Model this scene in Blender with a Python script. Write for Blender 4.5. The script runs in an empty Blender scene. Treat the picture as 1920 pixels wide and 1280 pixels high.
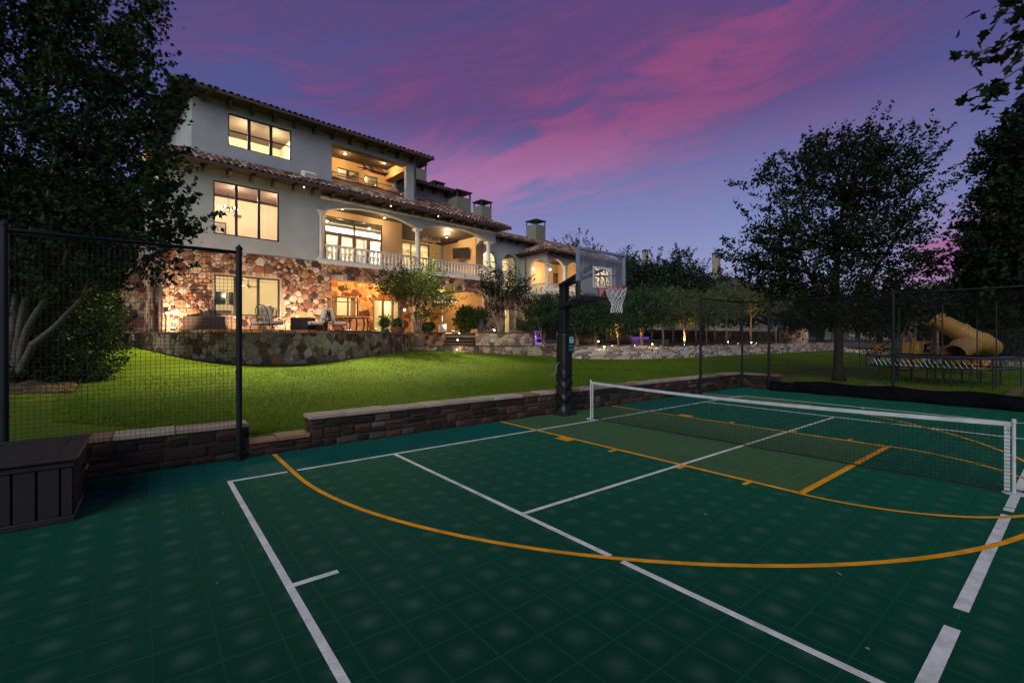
import bpy, math, random
import numpy as np
from mathutils import Vector, Matrix, noise

# ------------------------------------------------------------------ camera
SC = bpy.context.scene
COL = SC.collection
EYE = 1.778                       # eye height over the court, metres
YAW = math.radians(51.58)         # viewing direction, from the long axis of the court (+X)
FPX = 862.0                       # focal length in pixels of the 1920 px wide photograph
HOR = 632.0                       # horizon row
FW = Vector((math.cos(YAW), math.sin(YAW), 0)); RT = Vector((math.sin(YAW), -math.cos(YAW), 0))
cam_d = bpy.data.cameras.new('camera'); cam = bpy.data.objects.new('camera', cam_d); COL.objects.link(cam)
cam.location = (0, 0, EYE); cam.rotation_euler = (math.pi/2, 0, YAW - math.pi/2)
cam_d.sensor_width = 36; cam_d.lens = 36*FPX/1920; cam_d.shift_y = -(640-HOR)/1920
cam_d.clip_start = 0.05; cam_d.clip_end = 3000
SC.camera = cam

# ------------------------------------------------------------------ dusk sky, weak afterglow sun, exposure
wd = bpy.data.worlds.new('World'); SC.world = wd; wd.use_nodes = True
nt = wd.node_tree; nt.nodes.clear()
class NB:
    """small helper that writes node maths"""
    def __init__(s, nt): s.nt = nt; s.n = nt.nodes; s.l = nt.links
    def new(s, t, **k):
        a = s.n.new(t)
        for x, y in k.items(): setattr(a, x, y)
        return a
    def put(s, sock, v):
        if hasattr(v, 'is_linked'): s.l.new(v, sock)
        else:
            if isinstance(v, (tuple, list)) and len(v) == 3 and sock.type == 'RGBA': v = (*v, 1)
            sock.default_value = v
    def m(s, op, a, b=None, c=None, clamp=False):
        n = s.new('ShaderNodeMath', operation=op, use_clamp=clamp); s.put(n.inputs[0], a)
        if b is not None: s.put(n.inputs[1], b)
        if c is not None: s.put(n.inputs[2], c)
        return n.outputs[0]
    def mix(s, f, a, b, typ='MIX'):
        n = s.new('ShaderNodeMix', data_type='RGBA', blend_type=typ); s.put(n.inputs['Factor'], f)
        s.put(n.inputs['A'], a); s.put(n.inputs['B'], b)
        return n.outputs['Result']
    def noise(s, vec, scale, detail=4, rough=.55, dist=0):
        n = s.new('ShaderNodeTexNoise'); n.inputs['Scale'].default_value = scale
        n.inputs['Detail'].default_value = detail; n.inputs['Roughness'].default_value = rough
        n.inputs['Distortion'].default_value = dist
        if vec is not None: s.put(n.inputs['Vector'], vec)
        return n.outputs['Fac']
    def ramp(s, f, stops, interp='LINEAR'):
        n = s.new('ShaderNodeValToRGB'); n.color_ramp.interpolation = interp
        e = n.color_ramp.elements
        while len(e) < len(stops): e.new(.5)
        for i, (p, c) in enumerate(stops):
            e[i].position = p; e[i].color = (*c, 1) if len(c) == 3 else c
        s.put(n.inputs[0], f); return n.outputs[0]
    def vec(s, x, y, z):
        n = s.new('ShaderNodeCombineXYZ')
        for i, v in enumerate((x, y, z)): s.put(n.inputs[i], v)
        return n.outputs[0]
    def smooth(s, v, a, b):
        n = s.new('ShaderNodeMapRange', interpolation_type='SMOOTHSTEP')
        s.put(n.inputs[0], v); n.inputs[1].default_value = a; n.inputs[2].default_value = b
        n.inputs[3].default_value = 0; n.inputs[4].default_value = 1
        return n.outputs[0]
b = NB(nt)
tc = b.new('ShaderNodeTexCoord'); sp = b.new('ShaderNodeSeparateXYZ'); nt.links.new(tc.outputs['Generated'], sp.inputs[0])
X, Y, Zc = sp.outputs
f_ = b.m('ADD', b.m('MULTIPLY', X, FW.x), b.m('MULTIPLY', Y, FW.y))
r_ = b.m('ADD', b.m('MULTIPLY', X, RT.x), b.m('MULTIPLY', Y, RT.y))
az = b.m('ARCTAN2', r_, f_)                       # azimuth on the sky dome, radians
el = b.m('ARCSINE', Zc)                           # elevation, radians
elp = b.m('MAXIMUM', el, 0.0)
base = b.ramp(elp, [(0, (.35, .32, .48)), (.10, (.31, .335, .55)), (.22, (.205, .245, .50)), (.42, (.085, .088, .27)), (.75, (.060, .045, .155)), (1, (.045, .035, .12))])
# dusk darkens away from the glow (centre of view) towards both sides
side = b.m('ABSOLUTE', b.m('SUBTRACT', az, .10))
base = b.mix(b.m('MULTIPLY', b.smooth(side, .30, 1.05), .62), base, (.070, .080, .25))
# a wide magenta veil of layered streaks, brightest along a few slanting ridges
w0 = b.noise(b.vec(b.m('MULTIPLY', az, 1.0), b.m('MULTIPLY', el, 2.0), 11.0), 1.5, 2, .5)
u = b.m('ADD', b.m('MULTIPLY', az, 1.6), b.m('MULTIPLY', el, -.5))
v = b.m('ADD', b.m('ADD', b.m('MULTIPLY', el, 8.5), b.m('MULTIPLY', az, -1.35)), b.m('MULTIPLY', w0, 2.2))
n1 = b.noise(b.vec(u, v, 0.0), 1.25, 4, .55, .15)
n2 = b.noise(b.vec(b.m('MULTIPLY', u, 1.5), b.m('MULTIPLY', v, 1.5), 3.0), 1.8, 6, .60, .25)
n3 = b.noise(b.vec(b.m('MULTIPLY', u, 2.4), b.m('MULTIPLY', v, 2.6), 7.0), 2.6, 6, .62, .2)
def lobe(a0, e0, ra, re, sl, p=2.0):
    da = b.m('SUBTRACT', az, a0); de = b.m('SUBTRACT', b.m('SUBTRACT', el, e0), b.m('MULTIPLY', da, sl))
    q = b.m('ADD', b.m('POWER', b.m('ABSOLUTE', b.m('DIVIDE', da, ra)), p), b.m('POWER', b.m('ABSOLUTE', b.m('DIVIDE', de, re)), p))
    return b.m('POWER', 2.718, b.m('MULTIPLY', q, -1.0))
V1 = lobe(.14, .50, .66, .22, .06, 3.0)  # the veil itself
L1 = lobe(.22, .42, .40, .060, .20)     # bright ridge
L2 = lobe(-.02, .335, .24, .075, .12)      # pale pink behind the chimneys
L3 = lobe(.77, .13, .11, .055, .35)      # low pink patch right
L5 = lobe(-.42, .47, .24, .045, .05)     # wisps over the roof, left
L6 = lobe(.36, .52, .30, .035, .16)      # second ridge
rg_ = b.m('ADD', b.m('ADD', L1, b.m('MULTIPLY', L2, .9)), b.m('ADD', b.m('MULTIPLY', L3, 1.5), b.m('ADD', b.m('MULTIPLY', L5, .5), b.m('MULTIPLY', L6, .8))))
br = b.m('ADD', b.m('MULTIPLY', n1, .55), b.m('ADD', b.m('MULTIPLY', n2, .60), b.m('MULTIPLY', n3, .45)))
veil = b.m('MULTIPLY', b.smooth(b.m('ADD', br, b.m('MULTIPLY', V1, .22)), .70, 1.02), b.m('ADD', V1, b.m('MULTIPLY', rg_, .5), clamp=True))
ridge = b.m('MULTIPLY', b.smooth(b.m('ADD', br, b.m('MULTIPLY', rg_, .20)), .80, 1.10), b.m('ADD', b.m('MULTIPLY', rg_, .9), b.m('MULTIPLY', V1, .60), clamp=True))
lowel = b.smooth(el, .46, .27)
sky = b.mix(b.m('MULTIPLY', veil, .80), base, b.mix(lowel, (.135, .055, .19), (.30, .17, .40)))
pink = b.mix(lowel, (.36, .075, .21), (.50, .20, .42))
pink = b.mix(b.m('MULTIPLY', L3, 1.0, clamp=True), pink, (.42, .060, .24))
sky = b.mix(b.m('MULTIPLY', ridge, .72), sky, pink)
grey = b.smooth(b.m('ADD', b.m('MULTIPLY', n2, .55), b.m('MULTIPLY', n1, .5)), .46, .66)
purple = b.mix(b.smooth(el, .15, .50), (.27, .23, .44), (.080, .052, .16))
sky = b.mix(b.m('MULTIPLY', grey, .30), sky, purple)
st = b.new('ShaderNodeTexSky', sky_type='NISHITA', sun_disc=False)
st.sun_elevation = math.radians(1.0); st.sun_rotation = math.radians(200)
skyn = b.mix(1.0, sky, b.mix(1.0, st.outputs[0], (.010, .010, .012), 'MULTIPLY'), 'ADD')
bg = b.new('ShaderNodeBackground'); nt.links.new(skyn, bg.inputs[0]); bg.inputs[1].default_value = 1.0
wo = b.new('ShaderNodeOutputWorld'); nt.links.new(bg.outputs[0], wo.inputs[0])

sd = bpy.data.lights.new('dusk_sun', 'SUN'); sun = bpy.data.objects.new('dusk_sun', sd); COL.objects.link(sun)
sd.energy = 1.9; sd.angle = math.radians(50); sd.color = (.97, 1.0, .86)
_dir = (FW*1.0 + RT*.35 + Vector((0, 0, -.62))).normalized()     # direction the light travels: from behind the camera
sun.rotation_euler = _dir.to_track_quat('-Z', 'Y').to_euler()
SC.view_settings.view_transform = 'Standard'; SC.view_settings.look = 'None'
SC.view_settings.exposure = 0.0; SC.view_settings.gamma = 1.0
SC.render.engine = 'CYCLES'; cy = SC.cycles
cy.max_bounces = 6; cy.diffuse_bounces = 3; cy.glossy_bounces = 3; cy.transmission_bounces = 4; cy.transparent_max_bounces = 12
cy.caustics_reflective = False; cy.caustics_refractive = False; cy.sample_clamp_indirect = 4.0
cy.use_denoising = True; cy.use_light_tree = True

def lamp(name, kind, loc, power, col, size=.1, aim=None, spot=None, blend=.5, parent=None):
    ld = bpy.data.lights.new(name, kind); ld.energy = power; ld.color = col
    if kind == 'SPOT': ld.spot_size = math.radians(spot); ld.spot_blend = blend
    if kind in ('POINT', 'SPOT'): ld.shadow_soft_size = size
    if kind == 'AREA': ld.size = size
    o = bpy.data.objects.new(name, ld); COL.objects.link(o); o.location = loc
    if aim is not None: o.rotation_euler = (Vector(aim)-Vector(loc)).normalized().to_track_quat('-Z', 'Y').to_euler()
    return o
WARM = (1, .62, .27); ORG = (1, .48, .12); CREAM = (1, .78, .48)

# ------------------------------------------------------------------ geometry helpers
def ray(px): return FW + RT*((px-960)/FPX)
def P(px, d, z=0.0):
    p = ray(px)*d; return Vector((p.x, p.y, z))
def PY(px, py, d):
    return P(px, d, EYE + (HOR-py)*d/FPX)
HA = math.radians(51.58-46.55); HW = Vector((math.cos(HA), math.sin(HA), 0)); HN = Vector((-math.sin(HA), math.cos(HA), 0))
def dd(px, D): return D/ray(px).dot(HN)
def S(px, D): return dd(px, D)*ray(px).dot(HW)
def Z(px, py, D): return EYE + (HOR-py)*dd(px, D)/FPX
def W(s, D, z=0): return HW*s + HN*D + Vector((0, 0, z))
def sdof(x, y): return HW.x*x+HW.y*y, HN.x*x+HN.y*y

class MB:
    def __init__(s, sc=1.0): s.v = []; s.f = []; s.mi = []; s.t = []; s.uv = []
    def add(s, vs, fs, m=0, t=0.0, uv=None):
        o = len(s.v); s.v += [tuple(q) for q in vs]
        for i, f in enumerate(fs):
            s.f.append(tuple(o+k for k in f)); s.mi.append(m); s.t.append(t)
            s.uv.append(uv[i] if uv else None)
        return s
    def box(s, x0, y0, z0, x1, y1, z1, m=0, t=0.0, bev=0.0):
        if x1 < x0: x0, x1 = x1, x0
        if y1 < y0: y0, y1 = y1, y0
        if z1 < z0: z0, z1 = z1, z0
        if bev <= 0:
            vs = [(x0, y0, z0), (x1, y0, z0), (x1, y1, z0), (x0, y1, z0), (x0, y0, z1), (x1, y0, z1), (x1, y1, z1), (x0, y1, z1)]
            fs = [(3, 2, 1, 0), (4, 5, 6, 7), (0, 1, 5, 4), (1, 2, 6, 5), (2, 3, 7, 6), (3, 0, 4, 7)]
            return s.add(vs, fs, m, t)
        c = bev
        rings = [(c, z0), (0, z0+c), (0, z1-c), (c, z1)]
        vs = []
        for k, (i, z) in enumerate(rings):
            for (x, y) in ((x0+i, y0+c), (x0+c, y0+i), (x1-c, y0+i), (x1-i, y0+c), (x1-i, y1-c), (x1-c, y1-i), (x0+c, y1-i), (x0+i, y1-c)):
                vs.append((x, y, z))
        fs = [tuple(range(7, -1, -1)), tuple(range(24, 32))]
        for k in range(3):
            for j in range(8): fs.append((k*8+j, k*8+(j+1) % 8, (k+1)*8+(j+1) % 8, (k+1)*8+j))
        return s.add(vs, fs, m, t)
    def obox(s, c, ax, ay, az, hx, hy, hz, m=0, t=0.0):
        c = Vector(c); vs = []
        for k in (-1, 1):
            for (i, j) in ((-1, -1), (1, -1), (1, 1), (-1, 1)):
                vs.append(c + ax*(i*hx) + ay*(j*hy) + az*(k*hz))
        return s.add(vs, [(3, 2, 1, 0), (4, 5, 6, 7), (0, 1, 5, 4), (1, 2, 6, 5), (2, 3, 7, 6), (3, 0, 4, 7)], m, t)
    def bar(s, a, bb, w, h=None, m=0, t=0.0, up=Vector((0, 0, 1))):
        a = Vector(a); bb = Vector(bb); h = h or w; d = bb-a; L = d.length
        if L < 1e-6: return s
        d /= L; sd_ = d.cross(up)
        if sd_.length < 1e-3: sd_ = d.cross(Vector((1, 0, 0)))
        sd_.normalize(); u_ = sd_.cross(d)
        return s.obox((a+bb)/2, d, sd_, u_, L/2, w/2, h/2, m, t)
    def tube(s, pts, r, n=8, m=0, t=0.0, cap=True):
        pts = [Vector(p) for p in pts]; N = len(pts)
        rs = r if isinstance(r, (list, tuple)) else [r]*N
        o = []; prev = None
        for i, p in enumerate(pts):
            d = (pts[min(i+1, N-1)]-pts[max(i-1, 0)])
            d = d.normalized() if d.length > 1e-9 else Vector((0, 0, 1))
            if prev is None:
                a = d.cross(Vector((0, 0, 1)));
                if a.length < .05: a = d.cross(Vector((1, 0, 0)))
            else: a = prev - d*prev.dot(d)
            a.normalize(); prev = a; bb = d.cross(a)
            for k in range(n):
                th = 2*math.pi*k/n; o.append(p + a*(math.cos(th)*rs[i]) + bb*(math.sin(th)*rs[i]))
        fs = []
        for i in range(N-1):
            for k in range(n): fs.append((i*n+k, (i+1)*n+k, (i+1)*n+(k+1) % n, i*n+(k+1) % n))
        if cap: fs += [tuple(range(n)), tuple(range(N*n-1, (N-1)*n-1, -1))]
        return s.add(o, fs, m, t)
    def lathe(s, c, prof, n=12, m=0, t=0.0, ax=Vector((0, 0, 1))):
        c = Vector(c); ax = ax.normalized(); a = ax.cross(Vector((1, 0, 0)))
        if a.length < .1: a = ax.cross(Vector((0, 1, 0)))
        a.normalize(); bb = ax.cross(a); vs = []
        for (r, z) in prof:
            for k in range(n):
                th = 2*math.pi*k/n; vs.append(c + ax*z + a*(r*math.cos(th)) + bb*(r*math.sin(th)))
        fs = [(i*n+k, i*n+(k+1) % n, (i+1)*n+(k+1) % n, (i+1)*n+k) for i in range(len(prof)-1) for k in range(n)]
        fs += [tuple(range(n-1, -1, -1)), tuple(range((len(prof)-1)*n, len(prof)*n))]
        return s.add(vs, fs, m, t)
    def prism(s, poly, f0, f1, m=0, t=0.0):
        n = len(poly); vs = [f0(*q) for q in poly] + [f1(*q) for q in poly]
        fs = [tuple(range(n)), tuple(range(2*n-1, n-1, -1))] + [((i+1) % n, i, n+i, n+(i+1) % n) for i in range(n)]
        return s.add(vs, fs, m, t)
    def build(s, name, mats, parent=None, loc=None, smooth=False, kind=None, xf=None):
        me = bpy.data.meshes.new(name); vs = s.v
        if xf is not None: vs = [tuple(xf @ Vector(q)) for q in vs]
        elif loc is not None: vs = [(q[0]-loc[0], q[1]-loc[1], q[2]-loc[2]) for q in vs]
        me.from_pydata(vs, [], s.f)
        if not isinstance(mats, (list, tuple)): mats = [mats]
        for mm in mats: me.materials.append(mm)
        me.polygons.foreach_set('material_index', s.mi)
        if smooth: me.polygons.foreach_set('use_smooth', [True]*len(s.f))
        if any(s.t):
            a = me.attributes.new('tint', 'FLOAT', 'FACE'); a.data.foreach_set('value', s.t)
        if any(q is not None for q in s.uv):
            l = me.uv_layers.new(name='UVMap'); k = 0; buf = []
            for i, f in enumerate(s.f):
                q = s.uv[i] or [(0, 0)]*len(f)
                for w in q: buf += list(w)
            l.data.foreach_set('uv', buf)
        me.update()
        o = bpy.data.objects.new(name, me); COL.objects.link(o)
        if parent is not None: o.parent = parent
        if loc is not None: o.location = loc
        if kind: o['kind'] = kind
        return o

def empty(name, loc, label=None, cat=None, group=None, rz=0.0):
    o = bpy.data.objects.new(name, None); COL.objects.link(o); o.location = loc; o.rotation_euler = (0, 0, rz)
    o.empty_display_size = .2
    if label: tag(o, label, cat, group)
    return o
def tag(o, label=None, cat=None, group=None, kind=None):
    if label: o['label'] = label
    if cat: o['category'] = cat
    if group: o['group'] = group
    if kind: o['kind'] = kind
    return o
def copy_tree(o, parent=None):
    c = o.copy(); COL.objects.link(c)
    if parent is not None: c.parent = parent
    for ch in [q for q in ALLCH.get(o.name, [])]: copy_tree(ch, c)
    return c
ALLCH = {}
def remember(root):
    for q in bpy.data.objects:
        if q.parent is not None:
            l = ALLCH.setdefault(q.parent.name, [])
            if q not in l: l.append(q)

# ------------------------------------------------------------------ materials
def mat(name):
    m = bpy.data.materials.new(name); m.use_nodes = True
    q = NB(m.node_tree); bs = m.node_tree.nodes['Principled BSDF']
    return m, q, bs
def simple(name, col, rough=.6, metal=0, var=.15, scale=6, bump=.0, spec=.5, bscale=None):
    m, q, bs = mat(name)
    t = q.new('ShaderNodeTexCoord').outputs['Object']
    n = q.noise(t, scale, 5, .6)
    lo = tuple(c*(1-var) for c in col); hi = tuple(min(1, c*(1+var)) for c in col)
    q.put(bs.inputs['Base Color'], q.ramp(n, [(.3, lo), (.7, hi)]))
    rr = q.m('ADD', q.m('MULTIPLY', n, .2), rough-.1, clamp=True); q.put(bs.inputs['Roughness'], rr)
    bs.inputs['Metallic'].default_value = metal; bs.inputs['Specular IOR Level'].default_value = spec
    if bump:
        bn = q.new('ShaderNodeBump'); bn.inputs['Strength'].default_value = bump; bn.inputs['Distance'].default_value = .02
        q.put(bn.inputs['Height'], q.noise(t, bscale or scale*5, 6, .65)); q.put(bs.inputs['Normal'], bn.outputs[0])
    return m
def emis(name, col, st):
    m = bpy.data.materials.new(name); m.use_nodes = True; n = m.node_tree; n.nodes.clear()
    e = n.nodes.new('ShaderNodeEmission'); e.inputs[0].default_value = (*col, 1); e.inputs[1].default_value = st
    o = n.nodes.new('ShaderNodeOutputMaterial'); n.links.new(e.outputs[0], o.inputs[0]); return m
def tintmat(name, stops, rough=.8, bump=.5, nscale=9, noisemix=.35, spec=.3, interp='CONSTANT', obj_random=False):
    m, q, bs = mat(name)
    at = q.new('ShaderNodeAttribute', attribute_name='tint').outputs['Fac']
    if obj_random:
        at = q.m('FRACT', q.m('ADD', at, q.new('ShaderNodeObjectInfo').outputs['Random']))
    t = q.new('ShaderNodeTexCoord').outputs['Object']
    c = q.ramp(at, stops, interp)
    n = q.noise(t, nscale, 6, .65); n2 = q.noise(t, nscale*.23, 3, .6)
    c = q.mix(1.0, c, q.ramp(n, [(.25, (1-noisemix,)*3), (.8, (1+noisemix*.6,)*3)]), 'MULTIPLY')
    c = q.mix(q.m('MULTIPLY', q.smooth(n2, .45, .75), .28), c, q.mix(1.0, c, (.62, .50, .40), 'MULTIPLY'))
    q.put(bs.inputs['Base Color'], c); bs.inputs['Roughness'].default_value = rough; bs.inputs['Specular IOR Level'].default_value = spec
    bn = q.new('ShaderNodeBump'); bn.inputs['Strength'].default_value = bump; bn.inputs['Distance'].default_value = .03
    q.put(bn.inputs['Height'], q.noise(t, nscale*2.2, 7, .7)); q.put(bs.inputs['Normal'], bn.outputs[0])
    return m
M = {}
STONES = [(0, (.50, .31, .20)), (.11, (.14, .055, .040)), (.21, (.62, .44, .30)), (.31, (.36, .13, .055)), (.40, (.70, .55, .42)), (.50, (.40, .21, .13)), (.59, (.085, .048, .042)), (.67, (.50, .27, .11)), (.75, (.58, .38, .27)), (.83, (.24, .11, .075)), (.91, (.66, .48, .35)), (.96, (.17, .09, .07))]
M['stone'] = tintmat('house_stone', STONES, nscale=5)
M['stone_grey'] = tintmat('terrace_stone', [(0, (.42, .31, .22)), (.2, (.22, .11, .08)), (.36, (.50, .38, .27)), (.52, (.36, .18, .11)), (.66, (.12, .080, .068)), (.78, (.54, .45, .35)), (.9, (.28, .21, .16))], nscale=5)
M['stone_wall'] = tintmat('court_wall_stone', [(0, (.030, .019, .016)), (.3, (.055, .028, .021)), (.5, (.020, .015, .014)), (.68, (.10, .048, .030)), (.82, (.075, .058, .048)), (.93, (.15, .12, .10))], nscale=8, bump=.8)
M['flag'] = tintmat('flagstone', [(0, (.50, .40, .31)), (.2, (.34, .24, .18)), (.4, (.62, .54, .45)), (.6, (.25, .17, .13)), (.8, (.46, .41, .36))], nscale=4, bump=.4)
M['cap'] = tintmat('coping_stone', [(0, (.42, .33, .26)), (.3, (.30, .17, .11)), (.6, (.36, .30, .26)), (.8, (.46, .38, .30))], nscale=5, bump=.5)
M['capd'] = tintmat('dark_coping_stone', [(0, (.16, .12, .10)), (.3, (.11, .065, .045)), (.6, (.20, .16, .13)), (.8, (.13, .10, .085))], nscale=5, bump=.5)
M['redcap'] = tintmat('red_coping', [(0, (.34, .15, .085)), (.4, (.26, .11, .07)), (.7, (.42, .22, .12))], nscale=5, bump=.5)
M['tile'] = tintmat('clay_roof_tile', [(0, (.20, .105, .075)), (.2, (.34, .20, .15)), (.38, (.12, .070, .055)), (.55, (.44, .30, .23)), (.7, (.25, .13, .09)), (.85, (.52, .42, .34))], nscale=8, bump=.3, obj_random=True)
M['mortar'] = simple('pale_mortar', (.42, .35, .29), .95, var=.25, scale=14, bump=.4)
M['mortar_d'] = simple('grey_mortar', (.36, .31, .26), .95, var=.35, scale=8, bump=.4)
M['mortar_w'] = simple('dark_mortar', (.060, .050, .042), .95, var=.5, scale=6, bump=.6)
M['stucco'] = simple('grey_stucco', (.42, .445, .45), .92, var=.14, scale=.7, bump=.22, bscale=60, spec=.2)
M['stucco_w'] = simple('cream_stucco', (.50, .35, .20), .92, var=.07, scale=1.3, bump=.2, bscale=60, spec=.2)
M['stucco_g'] = simple('olive_stucco', (.22, .225, .17), .92, var=.10, scale=1.2, bump=.2, bscale=60, spec=.2)
M['trim'] = simple('cast_stone', (.80, .74, .66), .75, var=.08, scale=5, bump=.15)
M['wood'] = simple('dark_brown_wood', (.075, .048, .036), .7, var=.3, scale=7, bump=.2)
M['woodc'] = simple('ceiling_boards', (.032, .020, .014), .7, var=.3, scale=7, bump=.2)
M['frame'] = simple('bronze_frame', (.055, .040, .034), .45, var=.15, spec=.5)
M['framew'] = simple('wood_door_frame', (.17, .095, .050), .5, var=.2, spec=.5)
M['gutter'] = simple('brown_gutter', (.075, .052, .046), .5, var=.15)
M['room'] = simple('cream_room_paint', (.74, .66, .50), .9, var=.04, scale=2)
M['roomw'] = simple('white_room_paint', (.82, .78, .70), .9, var=.04, scale=2)
M['roomp'] = simple('peach_room_paint', (.74, .56, .42), .9, var=.05, scale=2)
M['iron'] = simple('black_iron', (.018, .018, .020), .5, var=.2)
M['post'] = simple('dark_green_steel', (.006, .011, .014), .5, var=.2, spec=.25)
M['netb'] = simple('black_net_cord', (.010, .012, .012), .8, var=.1)
M['white'] = simple('white_vinyl', (.70, .72, .72), .6, var=.08, scale=9)
M['band'] = simple('grey_white_tape', (.46, .50, .53), .7, var=.22, scale=5)
M['cushion'] = simple('cream_cushion', (.84, .78, .68), .9, var=.08, scale=7, bump=.15, bscale=80)
M['black'] = simple('black_plastic', (.015, .015, .017), .4, var=.15)
M['cloth'] = simple('black_windscreen', (.004, .0045, .006), .95, var=.4, scale=3, bump=.4, bscale=7, spec=.05)
M['deck'] = simple('brown_resin_box', (.010, .007, .006), .6, var=.2, scale=9, bump=.12)
M['bark'] = simple('grey_bark', (.085, .078, .066), .9, var=.35, scale=7, bump=.8, bscale=22)
M['barkd'] = simple('dark_bark', (.030, .025, .022), .95, var=.35, scale=7, bump=.8, bscale=22, spec=.1)
M['mulch'] = simple('brown_mulch', (.075, .045, .030), .95, var=.6, scale=26, bump=1.0, bscale=60)
M['pave'] = simple('patio_paving', (.34, .25, .18), .85, var=.25, scale=2.2, bump=.2)
M['yellow'] = simple('yellow_slide_plastic', (.42, .22, .045), .5, var=.08, scale=3)
M['orange_p'] = simple('orange_plastic', (.60, .22, .02), .45, var=.08)
M['timber'] = simple('play_timber', (.20, .12, .07), .8, var=.25, scale=6, bump=.2)
M['pad'] = simple('black_vinyl_pad', (.008, .009, .011), .42, var=.2, scale=4, bump=.5, bscale=9)
M['alu'] = simple('grey_aluminium', (.30, .38, .44), .35, metal=.5, var=.08)
M['red'] = simple('orange_red_rim', (.55, .075, .035), .45, var=.1)
M['redp'] = simple('faded_red_plate', (.50, .18, .15), .6, var=.1)
M['hill'] = simple('far_hill', (.10, .075, .065), 1, var=.2, scale=.01)
M['terra'] = simple('terracotta', (.30, .13, .075), .8, var=.15, bump=.2)
M['greypot'] = simple('dark_glazed_pot', (.10, .095, .10), .5, var=.2)
M['wicker'] = simple('brown_wicker', (.05, .032, .026), .75, var=.35, scale=40, bump=.6, bscale=70)
M['rock'] = simple('brown_boulder', (.24, .16, .12), .9, var=.35, scale=2.5, bump=.8, bscale=8)
M['whitewall'] = simple('white_stucco', (.55, .56, .56), .9, var=.08, scale=1)
M['screen'] = simple('dark_screen', (.012, .012, .014), .12, var=.1, spec=.8)
M['water'] = simple('pool_water', (.02, .05, .09), .05, var=.3, scale=3, bump=.1)
M['bulb'] = emis('lamp_bulb', (1, .80, .50), 22)
M['bulbw'] = emis('white_lamp', (1, .90, .72), 12)
M['spill'] = emis('purple_pool_light', (.30, .12, .95), .45)

def glassmat():
    m = bpy.data.materials.new('window_glass'); m.use_nodes = True; n = m.node_tree; n.nodes.clear(); q = NB(n)
    tr = q.new('ShaderNodeBsdfTransparent'); tr.inputs[0].default_value = (.95, .96, .95, 1)
    gl = q.new('ShaderNodeBsdfGlossy'); gl.inputs['Roughness'].default_value = .02
    fr = q.new('ShaderNodeFresnel'); fr.inputs[0].default_value = 1.45
    mx = q.new('ShaderNodeMixShader'); n.links.new(q.m('MULTIPLY', fr.outputs[0], .8), mx.inputs[0]); n.links.new(tr.outputs[0], mx.inputs[1]); n.links.new(gl.outputs[0], mx.inputs[2])
    o = q.new('ShaderNodeOutputMaterial'); n.links.new(mx.outputs[0], o.inputs[0]); return m
M['glass'] = glassmat()
def acrylic():
    m = bpy.data.materials.new('dusty_acrylic'); m.use_nodes = True; n = m.node_tree; n.nodes.clear(); q = NB(n)
    t = q.new('ShaderNodeTexCoord').outputs['Object']; mp = q.new('ShaderNodeMapping'); mp.inputs['Scale'].default_value = (14, 14, .9); n.links.new(t, mp.inputs[0])
    st_ = q.noise(mp.outputs[0], 1.6, 5, .7); big = q.noise(t, 2.2, 3, .5)
    tr = q.new('ShaderNodeBsdfTransparent'); tr.inputs[0].default_value = (.86, .88, .90, 1)
    df = q.new('ShaderNodeBsdfDiffuse'); df.inputs[0].default_value = (.55, .55, .56, 1)
    gl = q.new('ShaderNodeBsdfGlossy'); gl.inputs['Roughness'].default_value = .08
    dirt = q.m('MULTIPLY', q.m('ADD', q.smooth(st_, .42, .75), q.m('MULTIPLY', q.smooth(big, .4, .8), .6)), .20, clamp=True)
    mx = q.new('ShaderNodeMixShader'); n.links.new(q.m('ADD', dirt, .05), mx.inputs[0]); n.links.new(tr.outputs[0], mx.inputs[1]); n.links.new(df.outputs[0], mx.inputs[2])
    m2 = q.new('ShaderNodeMixShader'); m2.inputs[0].default_value = .08; n.links.new(mx.outputs[0], m2.inputs[1]); n.links.new(gl.outputs[0], m2.inputs[2])
    o = q.new('ShaderNodeOutputMaterial'); n.links.new(m2.outputs[0], o.inputs[0]); return m
M['acrylic'] = acrylic()

def leafmat(name, stops, trans=.25):
    m, q, bs = mat(name)
    at = q.new('ShaderNodeAttribute', attribute_name='tint').outputs['Fac']
    q.put(bs.inputs['Base Color'], q.ramp(at, stops)); bs.inputs['Roughness'].default_value = .6
    bs.inputs['Specular IOR Level'].default_value = .10
    tl = q.new('ShaderNodeBsdfTranslucent'); q.put(tl.inputs[0], q.ramp(at, stops))
    mx = q.new('ShaderNodeMixShader'); mx.inputs[0].default_value = trans
    o = m.node_tree.nodes['Material Output']
    m.node_tree.links.new(bs.outputs[0], mx.inputs[1]); m.node_tree.links.new(tl.outputs[0], mx.inputs[2]); m.node_tree.links.new(mx.outputs[0], o.inputs[0])
    return m
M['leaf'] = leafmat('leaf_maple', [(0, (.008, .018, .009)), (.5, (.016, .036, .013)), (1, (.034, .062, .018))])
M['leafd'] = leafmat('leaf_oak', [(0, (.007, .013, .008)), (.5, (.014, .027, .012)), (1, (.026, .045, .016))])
M['leafo'] = leafmat('leaf_olive', [(0, (.045, .075, .035)), (.5, (.085, .125, .055)), (1, (.15, .18, .09))])
M['leafs'] = leafmat('leaf_shrub', [(0, (.020, .040, .020)), (.5, (.040, .075, .034)), (1, (.075, .12, .05))])
M['leafm'] = leafmat('leaf_myrtle', [(0, (.03, .055, .02)), (.5, (.060, .10, .025)), (1, (.12, .14, .03))])
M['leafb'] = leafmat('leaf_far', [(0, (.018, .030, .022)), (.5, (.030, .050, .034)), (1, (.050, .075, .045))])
M['leafh'] = leafmat('leaf_hedge', [(0, (.008, .016, .007)), (.5, (.016, .034, .010)), (1, (.035, .065, .014))])

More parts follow.
